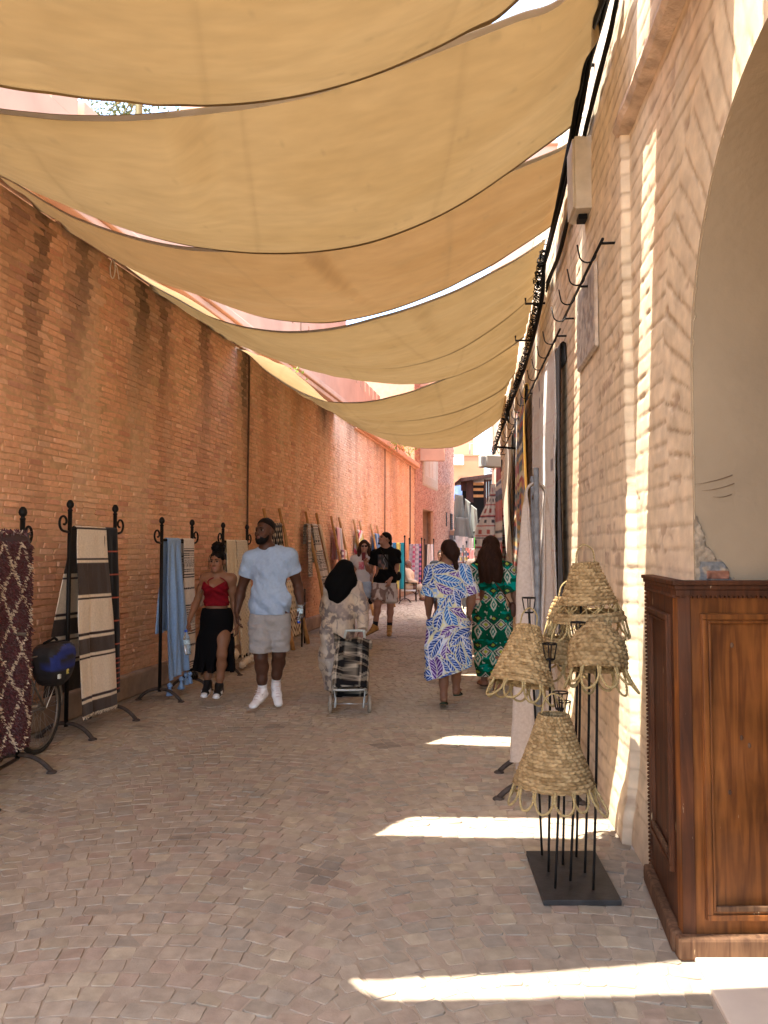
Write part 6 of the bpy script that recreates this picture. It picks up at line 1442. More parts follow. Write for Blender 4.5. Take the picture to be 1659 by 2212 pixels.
    def shoe(s, k, col, sole=(.7, .68, .65), high=.10, colf=None, g=1.0, name='shoe', h=.0055):
        an, to = s.J['an' + k], s.J['to' + k]; d = to - an; fl = nz([d[0], d[1], 0]); L = np.linalg.norm(d[:2]) + .0
        hl = an - nz(d * [1, 1, 0]) * .05; pit = (to[2] - (an[2] - .075)) / max(L + .05, .1)
        sl = nz(fl + np.array([0, 0, np.clip(pit, -.9, .5)])); dn = np.array([0, 0, -1.0]); upv = nz(np.cross(np.cross(sl, [0, 0, 1.]), sl)); sd = np.cross(sl, upv)
        toe = hl + np.array([0, 0, -.068]) + sl * max(.235 * g, np.linalg.norm(((to - an) * .74)[:2]) + .085); heel = hl + np.array([0, 0, -.068]); M = np.stack([sd, sl, upv], 1)
        if toe[2] < .030: toe = toe + [0, 0, .030 - toe[2]]
        def b(S):
            S.cone(heel + upv * .012 + sl * .015, heel + sl * .12 + upv * .012, .036 * g, .042 * g, .02); S.cone(heel + sl * .12 + upv * .012, toe - sl * .035 + upv * .002, .042 * g, .040 * g, .02, (upv, .72))
            S.cone(heel + sl * .035 + upv * .04, an + [0, 0, high - .06], .040 * g, .043 * g, .03); S.cone(heel + sl * .12 + upv * .03, an + [0, 0, high - .075] + sl * .02, .032 * g, .036 * g, .03)
            S.plane(heel - upv * .014, -upv)
            S.plane(an + [0, 0, high - .02], (0, 0, 1))
        def cf(V):
            q = V - heel; z = q @ upv; y = q @ sl; c = np.tile(np.array(col, float), (len(V), 1)) if colf is None else colf(y, z, q @ sd)
            c[z < .006] = sole; return c
        return s.part(name, b, cf, h, [heel, toe, an + [0, 0, high]], .07, m_shoe, None, 1)
# ================================================================ the people
def frame(ox, oy, sc): return lambda x, y: ((ox + x / sc) / 1.8228, (oy + y / sc) / 1.8228)
m2 = frame(700, 1980, 2.602); eF = frame(1340, 2050, 4.514); hF = frame(1230, 2180, 3.403); gF = frame(1620, 2080, 2.95); m3 = frame(1150, 1950, 1.659)
def joints(fr, d, **k): return {n: P(*fr(v[0], v[1]), d + (v[2] if len(v) > 2 else 0)) for n, v in k.items()}
def zof(fr, y, d): return float(P(800, fr(0, y)[1], d)[2])
def bottle(label, top, ax, length=.20, r=.031):
    """half empty clear plastic bottle hanging from the hand"""
    ax = nz(ax); t = thing('water_bottle', label, 'bottle', top, 'clear plastic water bottles')
    pr = [(1e-4, 0), (.014, 0), (.014, .012), (.013, .022), (.018, .034), (r, .062), (r * .95, .085), (r, .10), (r * .94, .118), (r, .13), (r * .95, .15), (r, length - .015), (r * .8, length), (1e-4, length - .004)]
    mk('bottle_body', *lathe(pr, 18, top, ax), m_plast, t)
    mk('cap', *lathe([(1e-4, -.012), (.0155, -.012), (.016, .006), (.0145, .008)], 14, top, ax), pm('blue_cap', (.01, .06, .38), .4), t)
    mk('bottle_label', *lathe([(r + .0012, .085), (r + .0012, .13)], 18, top, ax), pm('paper_label', (.42, .55, .62), .6, .5, 60), t)
    mk('water', *lathe([(1e-4, .075), (r * .93, .075), (r * .93, length - .004), (1e-4, length - .004)], 16, top, ax), m_plast, t)
m_plast = pm('clear_plastic', (.85, .92, .95), .08, trans=.85, ior=1.25, spec=.6)
def man_blue():
    d = 7.62
    J = joints(m2, d, head=(893, 295, -.01), neck=(922, 475, .03), chest=(945, 700), waist=(945, 960), pelvis=(945, 1150), shL=(752, 578, .02), shR=(1140, 548, .0), elL=(652, 880, .07), wrL=(605, 1120, -.02), elR=(1232, 850, .08), wrR=(1268, 1070, -.02),
               hipL=(852, 1190), hipR=(1042, 1190), knL=(850, 1580, -.08), knR=(1036, 1550, .02), anL=(868, 1905, -.02), anR=(1005, 1840, .12), toL=(780, 2082, -.17), toR=(1035, 2075, -.04))
    f = Figure('man in a pale blue t-shirt and grey shorts striding beside the woman in red', J, (.085, .034, .018), d=d, fwd=(-.12, -1, 0), look=(-.50, -.84, .10), hh=.243, g=1.13, h=.0052, jaw=1.06, lips=(.20, .075, .065), group='people walking through the alley',
               hands=dict(L=dict(d=(.12, -.15, -1), pn=(.8, .5, 0), sd=(.25, -.95, -.1), curl=.45), R=dict(d=(.05, -.2, -1), pn=(-.8, -.3, 0), sd=(-.2, -.95, -.1), curl=1.0)))
    f.face((.012, .008, .006)); s = f.hs
    f.hair(lambda S, L: (S.ell(L(0, -.014, .046), np.array((.083, .099, .090)) * s, np.stack([f.hr, f.hf, f.hu], 1), .02), S.plane(L(0, 0, .045), -f.hu * 1.0 - f.hf * -.55), S.ell(L(0, .12, .020), np.array((.085, .06, .062)) * s, np.stack([f.hr, f.hf, f.hu], 1), .01, 'sub')), (.006, .004, .0035), amp=.003)
    def beard(S, L):
        M = np.stack([f.hr, f.hf, f.hu], 1); e = lambda p, q, k=.015, op='add': S.ell(L(*p), np.array(q) * s, M, k, op)
        e((0, .040, -.078), (.062, .060, .050)); e((0, .072, -.108), (.032, .030, .026)); e((0, .024, -.050), (.0690, .050, .062)); e((0, .096, -.055), (.024, .010, .006), .006)
        S.plane(L(0, 0, .012), f.hu * 1 + f.hf * .68); e((0, .108, -.067), (.024, .03, .0135), .004, 'sub'); e((0, .13, -.035), (.030, .05, .016), .006, 'sub')
    f.hair(beard, (.004, .003, .0025), name='beard', amp=.0025)
    col = lambda V: mixc((.29, .37, .49), (.33, .41, .52), fbm(V[:, 0] * 6, V[:, 1] * 6, V[:, 2] * 6, 4))
    f.tee(zof(m2, 1138, d), .56, colf=col, neck=.088, fit=1.04, seed=2, fold=.030, sl_r=.078)
    f.shorts((zof(m2, 1558, d), zof(m2, 1515, d)), (.30, .28, .265), zof(m2, 1128, d), (.118, .108), seed=3, fold=.024)
    for k in 'LR':
        f.part('sock', lambda S, k=k: S.cone(J['an' + k] + [0, 0, .005], J['an' + k] + (J['kn' + k] - J['an' + k]) * .13, .044, .046, .01), (.62, .60, .58), .0055, [J['an' + k]], .14)
        def cf(y, z, x): c = np.tile((.70, .66, .63), (len(y), 1)); c[(np.abs(np.abs(x) - .03) < .012) & (y > .02) & (y < .11) & (z > .015) & (z < .06)] = (.42, .38, .36); c[(np.abs(x) < .018) & (y > .10) & (y < .19) & (np.sin(y * 260) > .3)] = (.55, .45, .43); return c
        sh = f.shoe(k, None, (.66, .64, .60), .045, cf, 1.12)
        g = MB(); an = J['an' + k]; fl = nz((J['to' + k] - an) * [1, 1, 0])
        for i in range(4):
            c = an + fl * (.045 + .022 * i) + [0, 0, .035 - .021 * i]; sd = np.array([fl[1], -fl[0], 0]); g.tube([c - sd * .026, c + [0, 0, .008], c + sd * .026], .004, 5)
        g.build('lace', pm('pink_lace', (.68, .55, .53), .8), sh)
    tp = J['wrR'] + np.array([-.02, -.05, -.095]); bottle('small water bottle held upside down by the man in the blue t-shirt', tp + [0, 0, -.045], (.10, .1, 1), .17, .028)
man_blue()
def woman_red():
    d = 7.9
    J = joints(m2, d, head=(410, 600, -.02), neck=(405, 745, .0), chest=(392, 850), waist=(398, 1040), pelvis=(400, 1180), shL=(288, 772, .02), shR=(548, 780, .02), elL=(205, 985, .06), wrL=(118, 1205, -.06), elR=(572, 1020, .08), wrR=(603, 1255, .0),
               hipL=(345, 1205), hipR=(465, 1205), knL=(305, 1590, .02), knR=(452, 1555, -.14), anL=(308, 1850, .02), anR=(425, 1880, -.08), toL=(258, 2000, -.17), toR=(388, 2005, -.26))
    f = Figure('woman in a red halter top and long black slit skirt, hair in a bun', J, (.26, .115, .058), d=d, fwd=(-.1, -1, 0), look=(-.22, -.97, -.04), hh=.222, g=.86, fem=True, h=.0052, group='people walking through the alley', lips=(.30, .09, .08),
               hands=dict(L=dict(d=(-.18, -.1, -1), pn=(.6, .6, 0), sd=(.3, -.9, 0), curl=.9), R=dict(d=(.05, -.1, -1), pn=(-.8, .3, 0), sd=(-.2, -.95, 0), curl=.7)))
    f.face((.02, .012, .008)); s = f.hs; M = np.stack([f.hr, f.hf, f.hu], 1)
    def hr(S, L):
        S.ell(L(0, -.018, .038), np.array((.084, .102, .092)) * s, M, .02); S.ell(L(0, .125, -.02), np.array((.074, .07, .105)) * s, M, .012, 'sub'); S.plane(L(0, -.05, -.045), -f.hu + f.hf * -.1)
        S.ell(L(.01, -.035, .150), np.array((.066, .064, .058)) * s, M, .02)
        for i in range(34):
            zz_ = 1 - 2 * (i + .5) / 34; q_ = math.sqrt(1 - zz_ * zz_); a = i * 2.4; S.ell(L(.01 + .064 * q_ * math.cos(a), -.035 + .060 * q_ * math.sin(a), .148 + .056 * zz_), np.array((.018, .018, .016)) * s, M, .008)
    f.hair(hr, (.004, .003, .0025), extra=[f.L(0, 0, .2)], amp=.008)
    g = MB()
    for x, y, z in ((.072, .045, .02), (.078, .03, -.03), (-.075, .04, .01)): g.tube(spline([f.L(x, y, z + .05), f.L(x * 1.1, y + .01, z), f.L(x * 1.06, y + .012, z - .05)], 8), .003, 5)
    g.build('hair_strand', m_hair, f.body, True); o = bpy.data.objects.get('hair_strand')
    hz = zof(m2, 1052, d)
    def top(S):
        S.chain([J['chest'] - [0, 0, .0], J['waist'] + [0, 0, .0], J['waist'] - [0, 0, .08]], [.128, .118, .125], .04, (f.f, .74)); 
        for k in ('shL', 'shR'): S.ell(J['chest'] * .62 + J[k] * .38 - [0, 0, .035] + f.f * .078, (.078, .070, .076), None, .05)
        S.warp(lambda x, y, z: .006 * np.sin(z * 90 + np.abs(x - J['chest'][0]) * 50) * ss(.0, .08, J['chest'][2] + .05 - z) * (y < J['chest'][1]) + .006 * (fbm(x * 12, y * 12, z * 12, 5) - .5), .05)
        S.plane((0, 0, hz), (0, 0, -1)); zc = zof(m2, 870, d); xc = J['chest'][0]
        S.plane((xc, 0, zc), (.72, -.0, 1)) if False else None
        S.a = np.maximum(S.a, ((S.ax[2][None, None, :] - zc) - .62 * np.abs(S.ax[0][:, None, None] - xc) - .004).astype(np.float32) * .8 + 0 * S.ax[1][None, :, None].astype(np.float32))
        S.plane((0, 0, J['chest'][2] + .075), (0, 0, 1))
    top_o = f.part('halter_top', top, (.16, .005, .010), pts=[J['chest'], J['waist'], J['shL'], J['shR']])
    for sg, px in ((-1, 318), (1, 478)):
        a = P(*m2(px, 790), d - .10); mk('strap', *tube(spline([P(*m2(px - sg * 2, 850), d - .135), a, J['neck'] + f.r * sg * .052 + np.array([0, .0, .012]), J['neck'] + np.array([0, .06, .02])], 14), .006, 6), pm('red_strap', (.16, .005, .010), .9), top_o)
    wz, hm = zof(m2, 1078, d), zof(m2, 1775, d)
    def skirt(S):
        S.chain([np.array([J['pelvis'][0] - .005, d, wz]), J['pelvis'], P(*m2(388, 1450), d), P(*m2(372, 1780), d + .02)], [.138, .158, .185, .218], .05, (f.f, .80))
        S.warp(lambda x, y, z: .012 * ss(wz - .15, hm, z) * np.sin(np.arctan2(y - d, x - J['pelvis'][0]) * 9 + z * 2) + .006 * (fbm(x * 8, y * 8, z * 5, 4) - .5), .05)
        S.plane((0, 0, wz), (0, 0, 1)); S.plane((0, 0, hm), (-.03, 0, -1))
        zt = zof(m2, 1365, d); X, Z, Y = S.ax[0][:, None, None], S.ax[2][None, None, :], S.ax[1][None, :, None]
        xa = P(*m2(470, 1500), d - .15)[0]; wdt = np.clip((zt - Z) * .32, 0, .075) ; wedge = np.maximum(np.abs(X - xa + (Z - zt) * -.08) - wdt, Z - zt); wedge = np.maximum(wedge, Y - (d - .02)); S.a = np.maximum(S.a, -wedge).astype(np.float32)
        S.a = np.maximum(S.a, -np.maximum(np.maximum(np.abs(X - P(*m2(312, 1700), d)[0]) - .028 * ss(zof(m2, 1590, d), hm, Z), Z - zof(m2, 1600, d)), Y - (d - .04))).astype(np.float32)
    f.part('skirt', skirt, lambda V: np.tile((.0035, .003, .0035), (len(V), 1)) * (.7 + .6 * fbm(V[:, 0] * 9, V[:, 1] * 9, V[:, 2] * 4, 2))[:, None], pts=[J['pelvis'], J['anL'], J['anR']], m=.32)
    def cf(y, z, x):
        c = np.tile((.006, .005, .005), (len(y), 1)); c[(y > .19) & (y < .27) & (z > .004) & (np.abs(x) < .032)] = (.62, .60, .58); c[(y < .05) & (z < .08)] = (.14, .015, .02); c[(y > .275) & (z < .03)] = (.006, .005, .005); c[(np.abs(x) > .034) & (y > .07) & (y < .15) & (z > .012) & (z < .04)] = (.55, .53, .51); return c
    for k in 'LR': f.shoe(k, None, (.62, .60, .58), .075, cf, .98)
    t = thing('handbag', 'small pale quilted handbag on a chain at the hip of the woman in red', 'bag', P(*m2(225, 990), d + .05))
    mk('chain_strap', *tube(spline([P(*m2(318, 742), d - .02), P(*m2(270, 830), d - .06), P(*m2(238, 920), d), P(*m2(232, 960), d + .12)], 16), .005, 5), pm('chain', (.4, .32, .22), .35, metal=.8), t)
    c = P(*m2(228, 1000), d + .14); V, Q = ball((0, 0, 0), 1, 22, 16); V = np.sign(V) * np.abs(V) ** .6 * np.array([.05, .09, .065]); V[:, 0] += .004 * np.sin(V[:, 1] * 120) * np.sin(V[:, 2] * 120)
    mk('bag_body', V + c, Q, pm('pale_leather', (.36, .24, .17), .5, .15, 30), t)
    w = J['wrL'] + np.array([-.025, -.02, -.085]); bottle('water bottle hanging by its blue cap from the hand of the woman in red', w + [.0, -.012, -.02], (.1, .0, -1), .235, .034)
woman_red()
def hijab_woman():
    d = 8.2
    J = joints(hF, d, head=(440, 235, .0), neck=(405, 380, .0), chest=(390, 600), waist=(372, 850), pelvis=(365, 1000), shL=(262, 470), shR=(575, 468), elL=(215, 740, .10), wrL=(235, 930, .22), elR=(658, 745, -.02), wrR=(668, 1015, -.14),
               hipL=(290, 1010), hipR=(430, 1010), knL=(280, 1400), knR=(420, 1400, .1), anL=(270, 1755), anR=(400, 1720, .2), toL=(262, 1800, .18), toR=(400, 1765, .40))
    f = Figure('stooped woman in a black headscarf and marbled cream robe pulling a shopping trolley', J, (.40, .20, .14), d=d, fwd=(.05, 1, 0), look=(.25, .95, -.2), hh=.21, g=.86, fem=True, h=.007, group='people walking through the alley',
               hands=dict(L=dict(d=(0, .2, -1), pn=(1, 0, 0), sd=(0, 1, 0), curl=.5), R=dict(d=(.02, -.25, -1), pn=(-.3, .9, 0), sd=(-.95, -.1, 0), curl=1.1)))
    s = f.hs; M = np.stack([f.hr, f.hf, f.hu], 1)
    def scarf(S):
        S.ell(f.L(0, -.015, .03), np.array((.100, .118, .108)) * s, M, .03); S.cone(f.L(0, -.03, -.03), P(*hF(385, 400), d - .02), .105, .150, .06, (f.f, .75))
        S.chain([P(*hF(385, 390), d - .06), P(*hF(345, 490), d - .115), P(*hF(315, 575), d - .14), P(*hF(300, 632), d - .15)], [.160, .118, .060, .010], .04, (f.f, .52))
        S.cone(P(*hF(275, 440), d - .01), P(*hF(515, 410), d), .088, .088, .05); S.cone(P(*hF(470, 300), d + .02), P(*hF(530, 410), d + .05), .06, .05, .04)
        S.ell(f.L(0, .12, -.02), np.array((.06, .06, .085)) * s, M, .02, 'sub')
        S.warp(lambda x, y, z: .009 * np.sin((x * .8 - z * .5) * 60 + 2 * vn(x * 5, y * 5, z * 5, 3)) * vn(x * 4, y * 4, z * 4, 9) + .004 * (fbm(x * 14, y * 14, z * 10, 4) - .5), .05)
    f.part('headscarf', scarf, (.003, .0028, .003), pts=[J['head'], J['neck'], J['shL'], J['shR'], J['chest'] - [0, .12, 0]], m=.24)
    z0 = zof(hF, 1830, d)
    def robe(S):
        S.chain([P(*hF(395, 500), d), P(*hF(385, 760), d), P(*hF(345, 1050), d), P(*hF(315, 1400), d + .02), P(*hF(325, 1820), d + .05)], [.150, .162, .186, .200, .150], .06, (f.f, .86)); S.cone(J['shL'], J['shR'], .085, .085, .05)
        S.chain([J['shL'], J['elL'], J['wrL']], [.082, .085, .08], .05); S.chain([J['shR'], J['elR'], J['wrR'] + (J['elR'] - J['wrR']) * .04], [.088, .084, .056], .02)
        S.warp(lambda x, y, z: .024 * np.sin(x * 30 + z * 4 + 2.2 * vn(x * 3, y * 3, z * 2, 5)) * ss(1.1, .5, z) + .026 * (fbm(x * 7, y * 7, z * 5, 6) - .5) + .010 * np.sin(z * 34 + x * 26) * vn(x * 5, y * 5, z * 5, 12), .06)
        S.plane((0, 0, max(z0, .03)), (0, 0, -1)); S.cut(J['wrR'], J['wrR'] - J['elR'], J['wrR'], .13)
    def pat(V):
        x, y, z = V.T; a = fbm(x * 9 + 3, y * 4, z * 6.5, 31, 4); b = fbm(x * 30, y * 12, z * 26, 33, 3); w = fbm(x * 3.2 + 9, y, z * 3 + 2 * fbm(x * 6, 0, z * 6, 2), 35, 3)
        c = mixc((.58, .46, .34), (.50, .375, .26), fbm(x * 9, y * 9, z * 9, 8)); c = mixc(c, (.16, .125, .115), ss(.50, .58, a) * ss(.36, .52, b) * .9); c = mixc(c, (.34, .27, .23), ss(.50, .58, fbm(x * 7 + 20, y * 4, z * 5, 61, 4)) * .6)
        c = mixc(c, (.18, .15, .15), (np.abs(w - .5) < .010) * .6); return mixc(c, (.54, .47, .40), ss(.60, .70, w) * .6)
    f.part('robe', robe, pat, .0065, m=.28)
    for k in 'LR': f.shoe(k, (.02, .018, .018), (.03, .03, .03), .06, None, .9, 'shoe', .008)
    # trolley
    t = thing('shopping_trolley', 'black and cream plaid shopping trolley pulled by the woman in the headscarf', 'shopping trolley', (-.32, 7.45, 0))
    m_tub = pm('grey_tube', (.36, .37, .34), .35, .1, 20, metal=.2, spec=.5); m_wh = pm('worn_wheel', (.30, .25, .19), .7, .25, 30)
    xl_, xr_ = -.515, -.140; yw, zw = 7.45, .085
    for x in (xl_, xr_):
        w = mk('wheel', *lathe([(.02, -.016), (.045, -.018), (.060, -.014), (.080, -.015), (.086, -.006), (.086, .006), (.080, .015), (.060, .014), (.045, .018), (.02, .016)], 28, (x, yw, zw), (1, .10, 0)), m_wh, t)
        mk('hub', *tube([(x - .022, yw, zw), (x + .022, yw, zw)], .02, 10), m_tub, w)
    mk('axle', *tube([(xl_, yw, zw), (xr_, yw, zw)], .006, 8), m_sp2, t)
    ax = nz(np.array([.02, .42, .44])); B0 = np.array([-.325, 7.40, .14]); n = nz(np.cross([1, 0, 0], ax)); n = n if n[1] < 0 else -n; X = np.array([1., 0, 0])
    q = lambda u, v, w: B0 + X * u + ax * v + n * w
    lp = [q(-.155, .07, .10), q(-.16, .0, .10), q(-.15, -.02, .20), q(-.11, -.055, .235), q(.11, -.055, .235), q(.15, -.02, .20), q(.16, .0, .10), q(.155, .07, .10)]
    mk('foot_loop', *tube(spline(lp, 40), .0105, 9), m_tub, t); mk('cross_bar', *tube(spline([q(-.16, .0, .12), q(-.13, .035, .175), q(.13, .035, .175), q(.16, .0, .12)], 20), .0105, 8), m_tub, t)
    for x in (-.135, .135):
        mk('rail', *tube([q(x, -.09, .0), q(x, .66, -.02)], .0095, 8), m_tub, t); mk('strut', *tube([q(x, -.09, .0), np.array([B0[0] + x, yw, zw]), q(x * 1.08, .02, .12)], .0085, 7), m_tub, t)
    hp = [q(-.115, .62, -.02), q(-.095, .80, -.02), q(-.08, .825, -.02), q(.08, .825, -.02), q(.095, .80, -.02), q(.115, .62, -.02)]
    hb = MB().tube(spline(hp, 34), .014, 9); hb.tube([q(-.115, .635, -.02), q(.115, .635, -.02)], .013, 8); hb.build('handle', pm('grey_plastic', (.44, .47, .42), .5), t)
    nu, nv = 90, 60; A, V = np.meshgrid(np.linspace(0, 2 * math.pi, nu), np.linspace(0, 1, nv), indexing='ij'); se = lambda x, e: np.sign(x) * np.abs(x) ** e
    ux, uw = se(np.cos(A), .32), se(np.sin(A), .36); wd = np.interp(V, [0, .03, .3, .8, 1], [.150, .172, .180, .165, .160]); th = np.interp(V, [0, .05, .4, .85, 1], [.085, .105, .115, .085, .07])
    sag = .022 * np.sin(V * 17 + ux * 3.2) * (uw > -.2) * np.sin(V * math.pi) + .014 * (fbm(ux * 3, V * 7, 0, 5) - .5)
    pp = q(0, 0, .115) + X * (ux * wd)[..., None] + ax * (V * .56 - .02 * ux * V)[..., None] + n * (uw * th + sag)[..., None]
    sx, sy = ux * wd + .5, V * .56 + .04 * np.sin(ux * 3 + V * 7) * np.sin(V * 3.1)
    def plaid(sx, sy):
        k = lambda t: (np.abs((t / .115) % 1 - .5) < .27) * .5 + (np.abs((t / .115) % 1 - .05) < .025) * .35; v = k(sx) + k(sy * .9 + .03); c = mixc((.40, .335, .25), (.010, .009, .009), np.clip(v * 1.3, 0, 1)); return mixc(c, (.50, .44, .35), ((np.abs((sy * .9 / .115) % 1 - .05) < .02) & (v < .8)) * .6)
    bag = mk('bag_body', pp.reshape(-1, 3), gridfaces(nu, nv), m_cotton, t, True, plaid(sx, sy).reshape(-1, 3))
    U2, V2 = np.meshgrid(np.linspace(-1, 1, 40), np.linspace(0, 1, 24), indexing='ij'); dr = .13 * V2 * (1 + .5 * U2) * (V2 > .25)
    fp = q(0, .56, .0) + X * (U2 * .19)[..., None] + n * (V2 * .24 + .03)[..., None] + ax * (.015 * np.sin(U2 * 5) - .22 * ss(.55, 1.15, V2) * (.55 + .45 * U2) + .02)[..., None]
    mk('flap', fp.reshape(-1, 3), gridfaces(40, 24), m_cotton, t, True, plaid(U2 * .19 + .5, V2 * .24 + .7).reshape(-1, 3), sol=.008)
m_sp2 = pm('steel_rod', (.5, .5, .48), .3, metal=.9)
hijab_woman()
def couple():
    d = 13.6
    J = joints(eF, d, head=(425, 455, -.02), neck=(420, 600), chest=(375, 790), waist=(380, 960), pelvis=(385, 1100), shL=(243, 690), shR=(520, 695), elL=(195, 870, .08), wrL=(225, 1050, .05), elR=(548, 900, .12), wrR=(550, 1100, .05),
               hipL=(330, 1130), hipR=(450, 1130), knL=(400, 1480, .1), knR=(428, 1490, -.1), anL=(395, 1880, .2), anR=(425, 1900, -.05), toL=(395, 2000, .05), toR=(425, 2020, -.22))
    f = Figure('woman in sunglasses, white t-shirt and denim shorts walking beside the man in black', J, (.50, .29, .22), d=d, fwd=(.05, -1, 0), look=(.05, -1, -.02), hh=.215, g=.86, fem=True, h=.0075, group='people walking through the alley', hands=(.6, .6))
    f.face((.12, .06, .03)); s = f.hs; M = np.stack([f.hr, f.hf, f.hu], 1)
    def hr(S, L):
        S.ell(L(0, -.016, .036), np.array((.086, .106, .094)) * s, M, .02)
        for x in (-1, 1): S.chain([L(.070 * x, .0, .03), L(.088 * x, -.0, -.07), L(.100 * x, .02, -.19)], [.040 * s, .042 * s, .034 * s], .03)
        S.cone(L(0, -.06, 0), L(0, -.06, -.15), .075 * s, .07 * s, .03); S.ell(L(0, .125, -.03), np.array((.066, .075, .112)) * s, M, .01, 'sub')
    f.hair(hr, (.045, .018, .010), h=.007, extra=[f.L(0, 0, -.2)], amp=.004)
    g = MB()
    for x in (-1, 1):
        V, Q = ball((0, 0, 0), 1, 16, 10); V = V * np.array([.027, .007, .021]) * s; g.add(f.L(.032 * x, .104, .004) + V @ M.T, Q); g.tube([f.L(.058 * x, .098, .008), f.L(.080 * x, .0, .008)], .003, 5)
    g.tube([f.L(-.01, .108, .008), f.L(.01, .108, .008)], .003, 5); g.build('sunglasses', pm('dark_lens', (.035, .010, .014), .12, spec=.6), f.body)
    def tc(V):
        x, y, z = V.T; c = np.tile((.56, .52, .53), (len(V), 1)); p0, p1 = P(*eF(330, 730), d), P(*eF(425, 870), d); m = (x > p0[0]) & (x < p1[0]) & (z < p0[2]) & (z > p1[2]) & (y < J['chest'][1])
        c[m] = mixc((.62, .14, .20), (.66, .48, .50), ss(.5, .62, fbm(x * 90, 0, z * 30, 3)))[m]; return c
    f.tee(zof(eF, 1098, d), .34, colf=tc, h=.0075, neck=.075, seed=5, fold=.009, sl_r=.065)
    f.shorts(zof(eF, 1372, d), (.30, .38, .50), zof(eF, 1080, d), (.105, .108), seed=6, colf=lambda V: mixc((.26, .33, .44), (.40, .47, .56), fbm(V[:, 0] * 14, V[:, 1] * 14, V[:, 2] * 14, 2)), h=.0075)
    for k in 'LR': f.shoe(k, (.62, .6, .56), (.66, .64, .6), .07, None, .92, 'shoe', .008)
    t = thing('shoulder_bag', 'black shoulder bag hanging between the walking couple', 'bag', P(*eF(540, 1400), d + .05))
    mk('strap', *tube(spline([P(*eF(510, 700), d + .02), P(*eF(530, 950), d + .08), P(*eF(540, 1290), d + .06)], 12), .014, 6), m_blk, t); V, Q = ball((0, 0, 0), 1, 18, 12); mk('bag_body', np.sign(V) * np.abs(V) ** .7 * np.array([.045, .06, .095]) + P(*eF(538, 1390), d + .06), Q, m_blk, t)
    # the man in black
    J = joints(eF, d, head=(792, 325, -.02), neck=(818, 470, .02), chest=(810, 720), waist=(800, 980), pelvis=(790, 1130), shL=(612, 600, -.04), shR=(1000, 592, .04), elL=(518, 895, -.02), wrL=(448, 775, -.22), elR=(1000, 860, .06), wrR=(885, 1050, -.16),
               hipL=(690, 1180), hipR=(885, 1180), knL=(665, 1500, -.12), knR=(890, 1510, .05), anL=(620, 1865, -.05), anR=(875, 1885, .1), toL=(475, 2030, -.14), toR=(866, 2072, -.13))
    f = Figure('man in a black printed t-shirt and camouflage shorts looking up to the left', J, (.42, .21, .14), d=d, fwd=(-.15, -1, 0), look=(-.86, -.46, .30), hh=.24, g=1.05, h=.0075, group='people walking through the alley',
               hands=dict(L=dict(d=(-.05, -.2, 1), pn=(.5, -.8, 0), sd=(.8, .3, .2), curl=1.0), R=dict(d=(-.35, -.2, -1), pn=(-.3, .8, 0), sd=(-.8, -.5, 0), curl=.6)))
    f.face((.015, .010, .008)); s = f.hs; M = np.stack([f.hr, f.hf, f.hu], 1)
    def hr(S, L): S.ell(L(0, -.018, .040), np.array((.083, .102, .088)) * s, M, .02); S.ell(L(0, .13, -.02), np.array((.10, .085, .10)) * s, M, .012, 'sub'); S.ell(L(0, -.02, -.05), np.array((.12, .07, .065)) * s, M, .012, 'sub'); S.chain([L(0, -.10, .02), L(.0, -.125, -.06), L(0, -.11, -.12)], [.035, .032, .02], .02)
    f.hair(hr, (.006, .004, .003), h=.007, extra=[f.L(0, -.1, -.1)], amp=.003)
    f.hair(lambda S, L: (S.ell(L(0, .085, -.108), np.array((.024, .022, .020)) * s, M, .01), S.ell(L(0, .102, -.055), np.array((.026, .008, .005)) * s, M, .004)), (.012, .008, .007), h=.006, name='goatee', amp=.002)
    def tc(V):
        x, y, z = V.T; c = np.tile((.004, .0036, .004), (len(V), 1)); p0, p1 = P(*eF(668, 600), d - .1), P(*eF(852, 866), d - .1); m = (x > p0[0]) & (x < p1[0]) & (z < p0[2]) & (z > p1[2]) & (y < J['chest'][1])
        pc = mixc((.055, .055, .058), (.20, .11, .10), ss(.5, .68, fbm(x * 14, 0, z * 9, 12))); pc = mixc(pc, (.32, .14, .03), ss(p1[2] + .05, p1[2], z) * ss(.45, .6, fbm(x * 30, 0, z * 30, 4))); pc = mixc(pc, (.35, .33, .33), np.abs(x - (p0[0] + .115) - .015 * np.sin(z * 40)) < .004); c[m] = pc[m]; return c
    f.tee(zof(eF, 1105, d), .60, colf=tc, h=.0075, neck=.08, seed=7, fit=1.04, fold=.010, sl_r=.088)
    def camo(V): x, y, z = V.T; c = mixc((.50, .42, .38), (.58, .51, .47), fbm(x * 9, y * 9, z * 9, 3)); return mixc(mixc(c, (.22, .15, .13), ss(.56, .6, fbm(x * 9 + 4, y * 9, z * 5, 8))), (.34, .25, .22), ss(.57, .6, fbm(x * 7, y * 7, z * 8, 18)))
    f.shorts((zof(eF, 1428, d), zof(eF, 1462, d)), (.5, .45, .4), zof(eF, 1090, d), (.132, .132), colf=camo, h=.0075, seed=8)
    for k in 'LR':
        f.part('sock', lambda S, k=k: S.cone(J['an' + k] + [0, 0, -.01], J['an' + k] + (J['kn' + k] - J['an' + k]) * .22, .046, .049, .01), (.018, .018, .022), .0075, [J['an' + k]], .16)
        f.shoe(k, (.30, .16, .05), (.16, .09, .04), .075, lambda y, z, x: mixc((.32, .17, .05), (.20, .10, .03), (np.sin(y * 130) > .5) * (np.abs(x) < .02)), 1.1, 'boot', .0075)
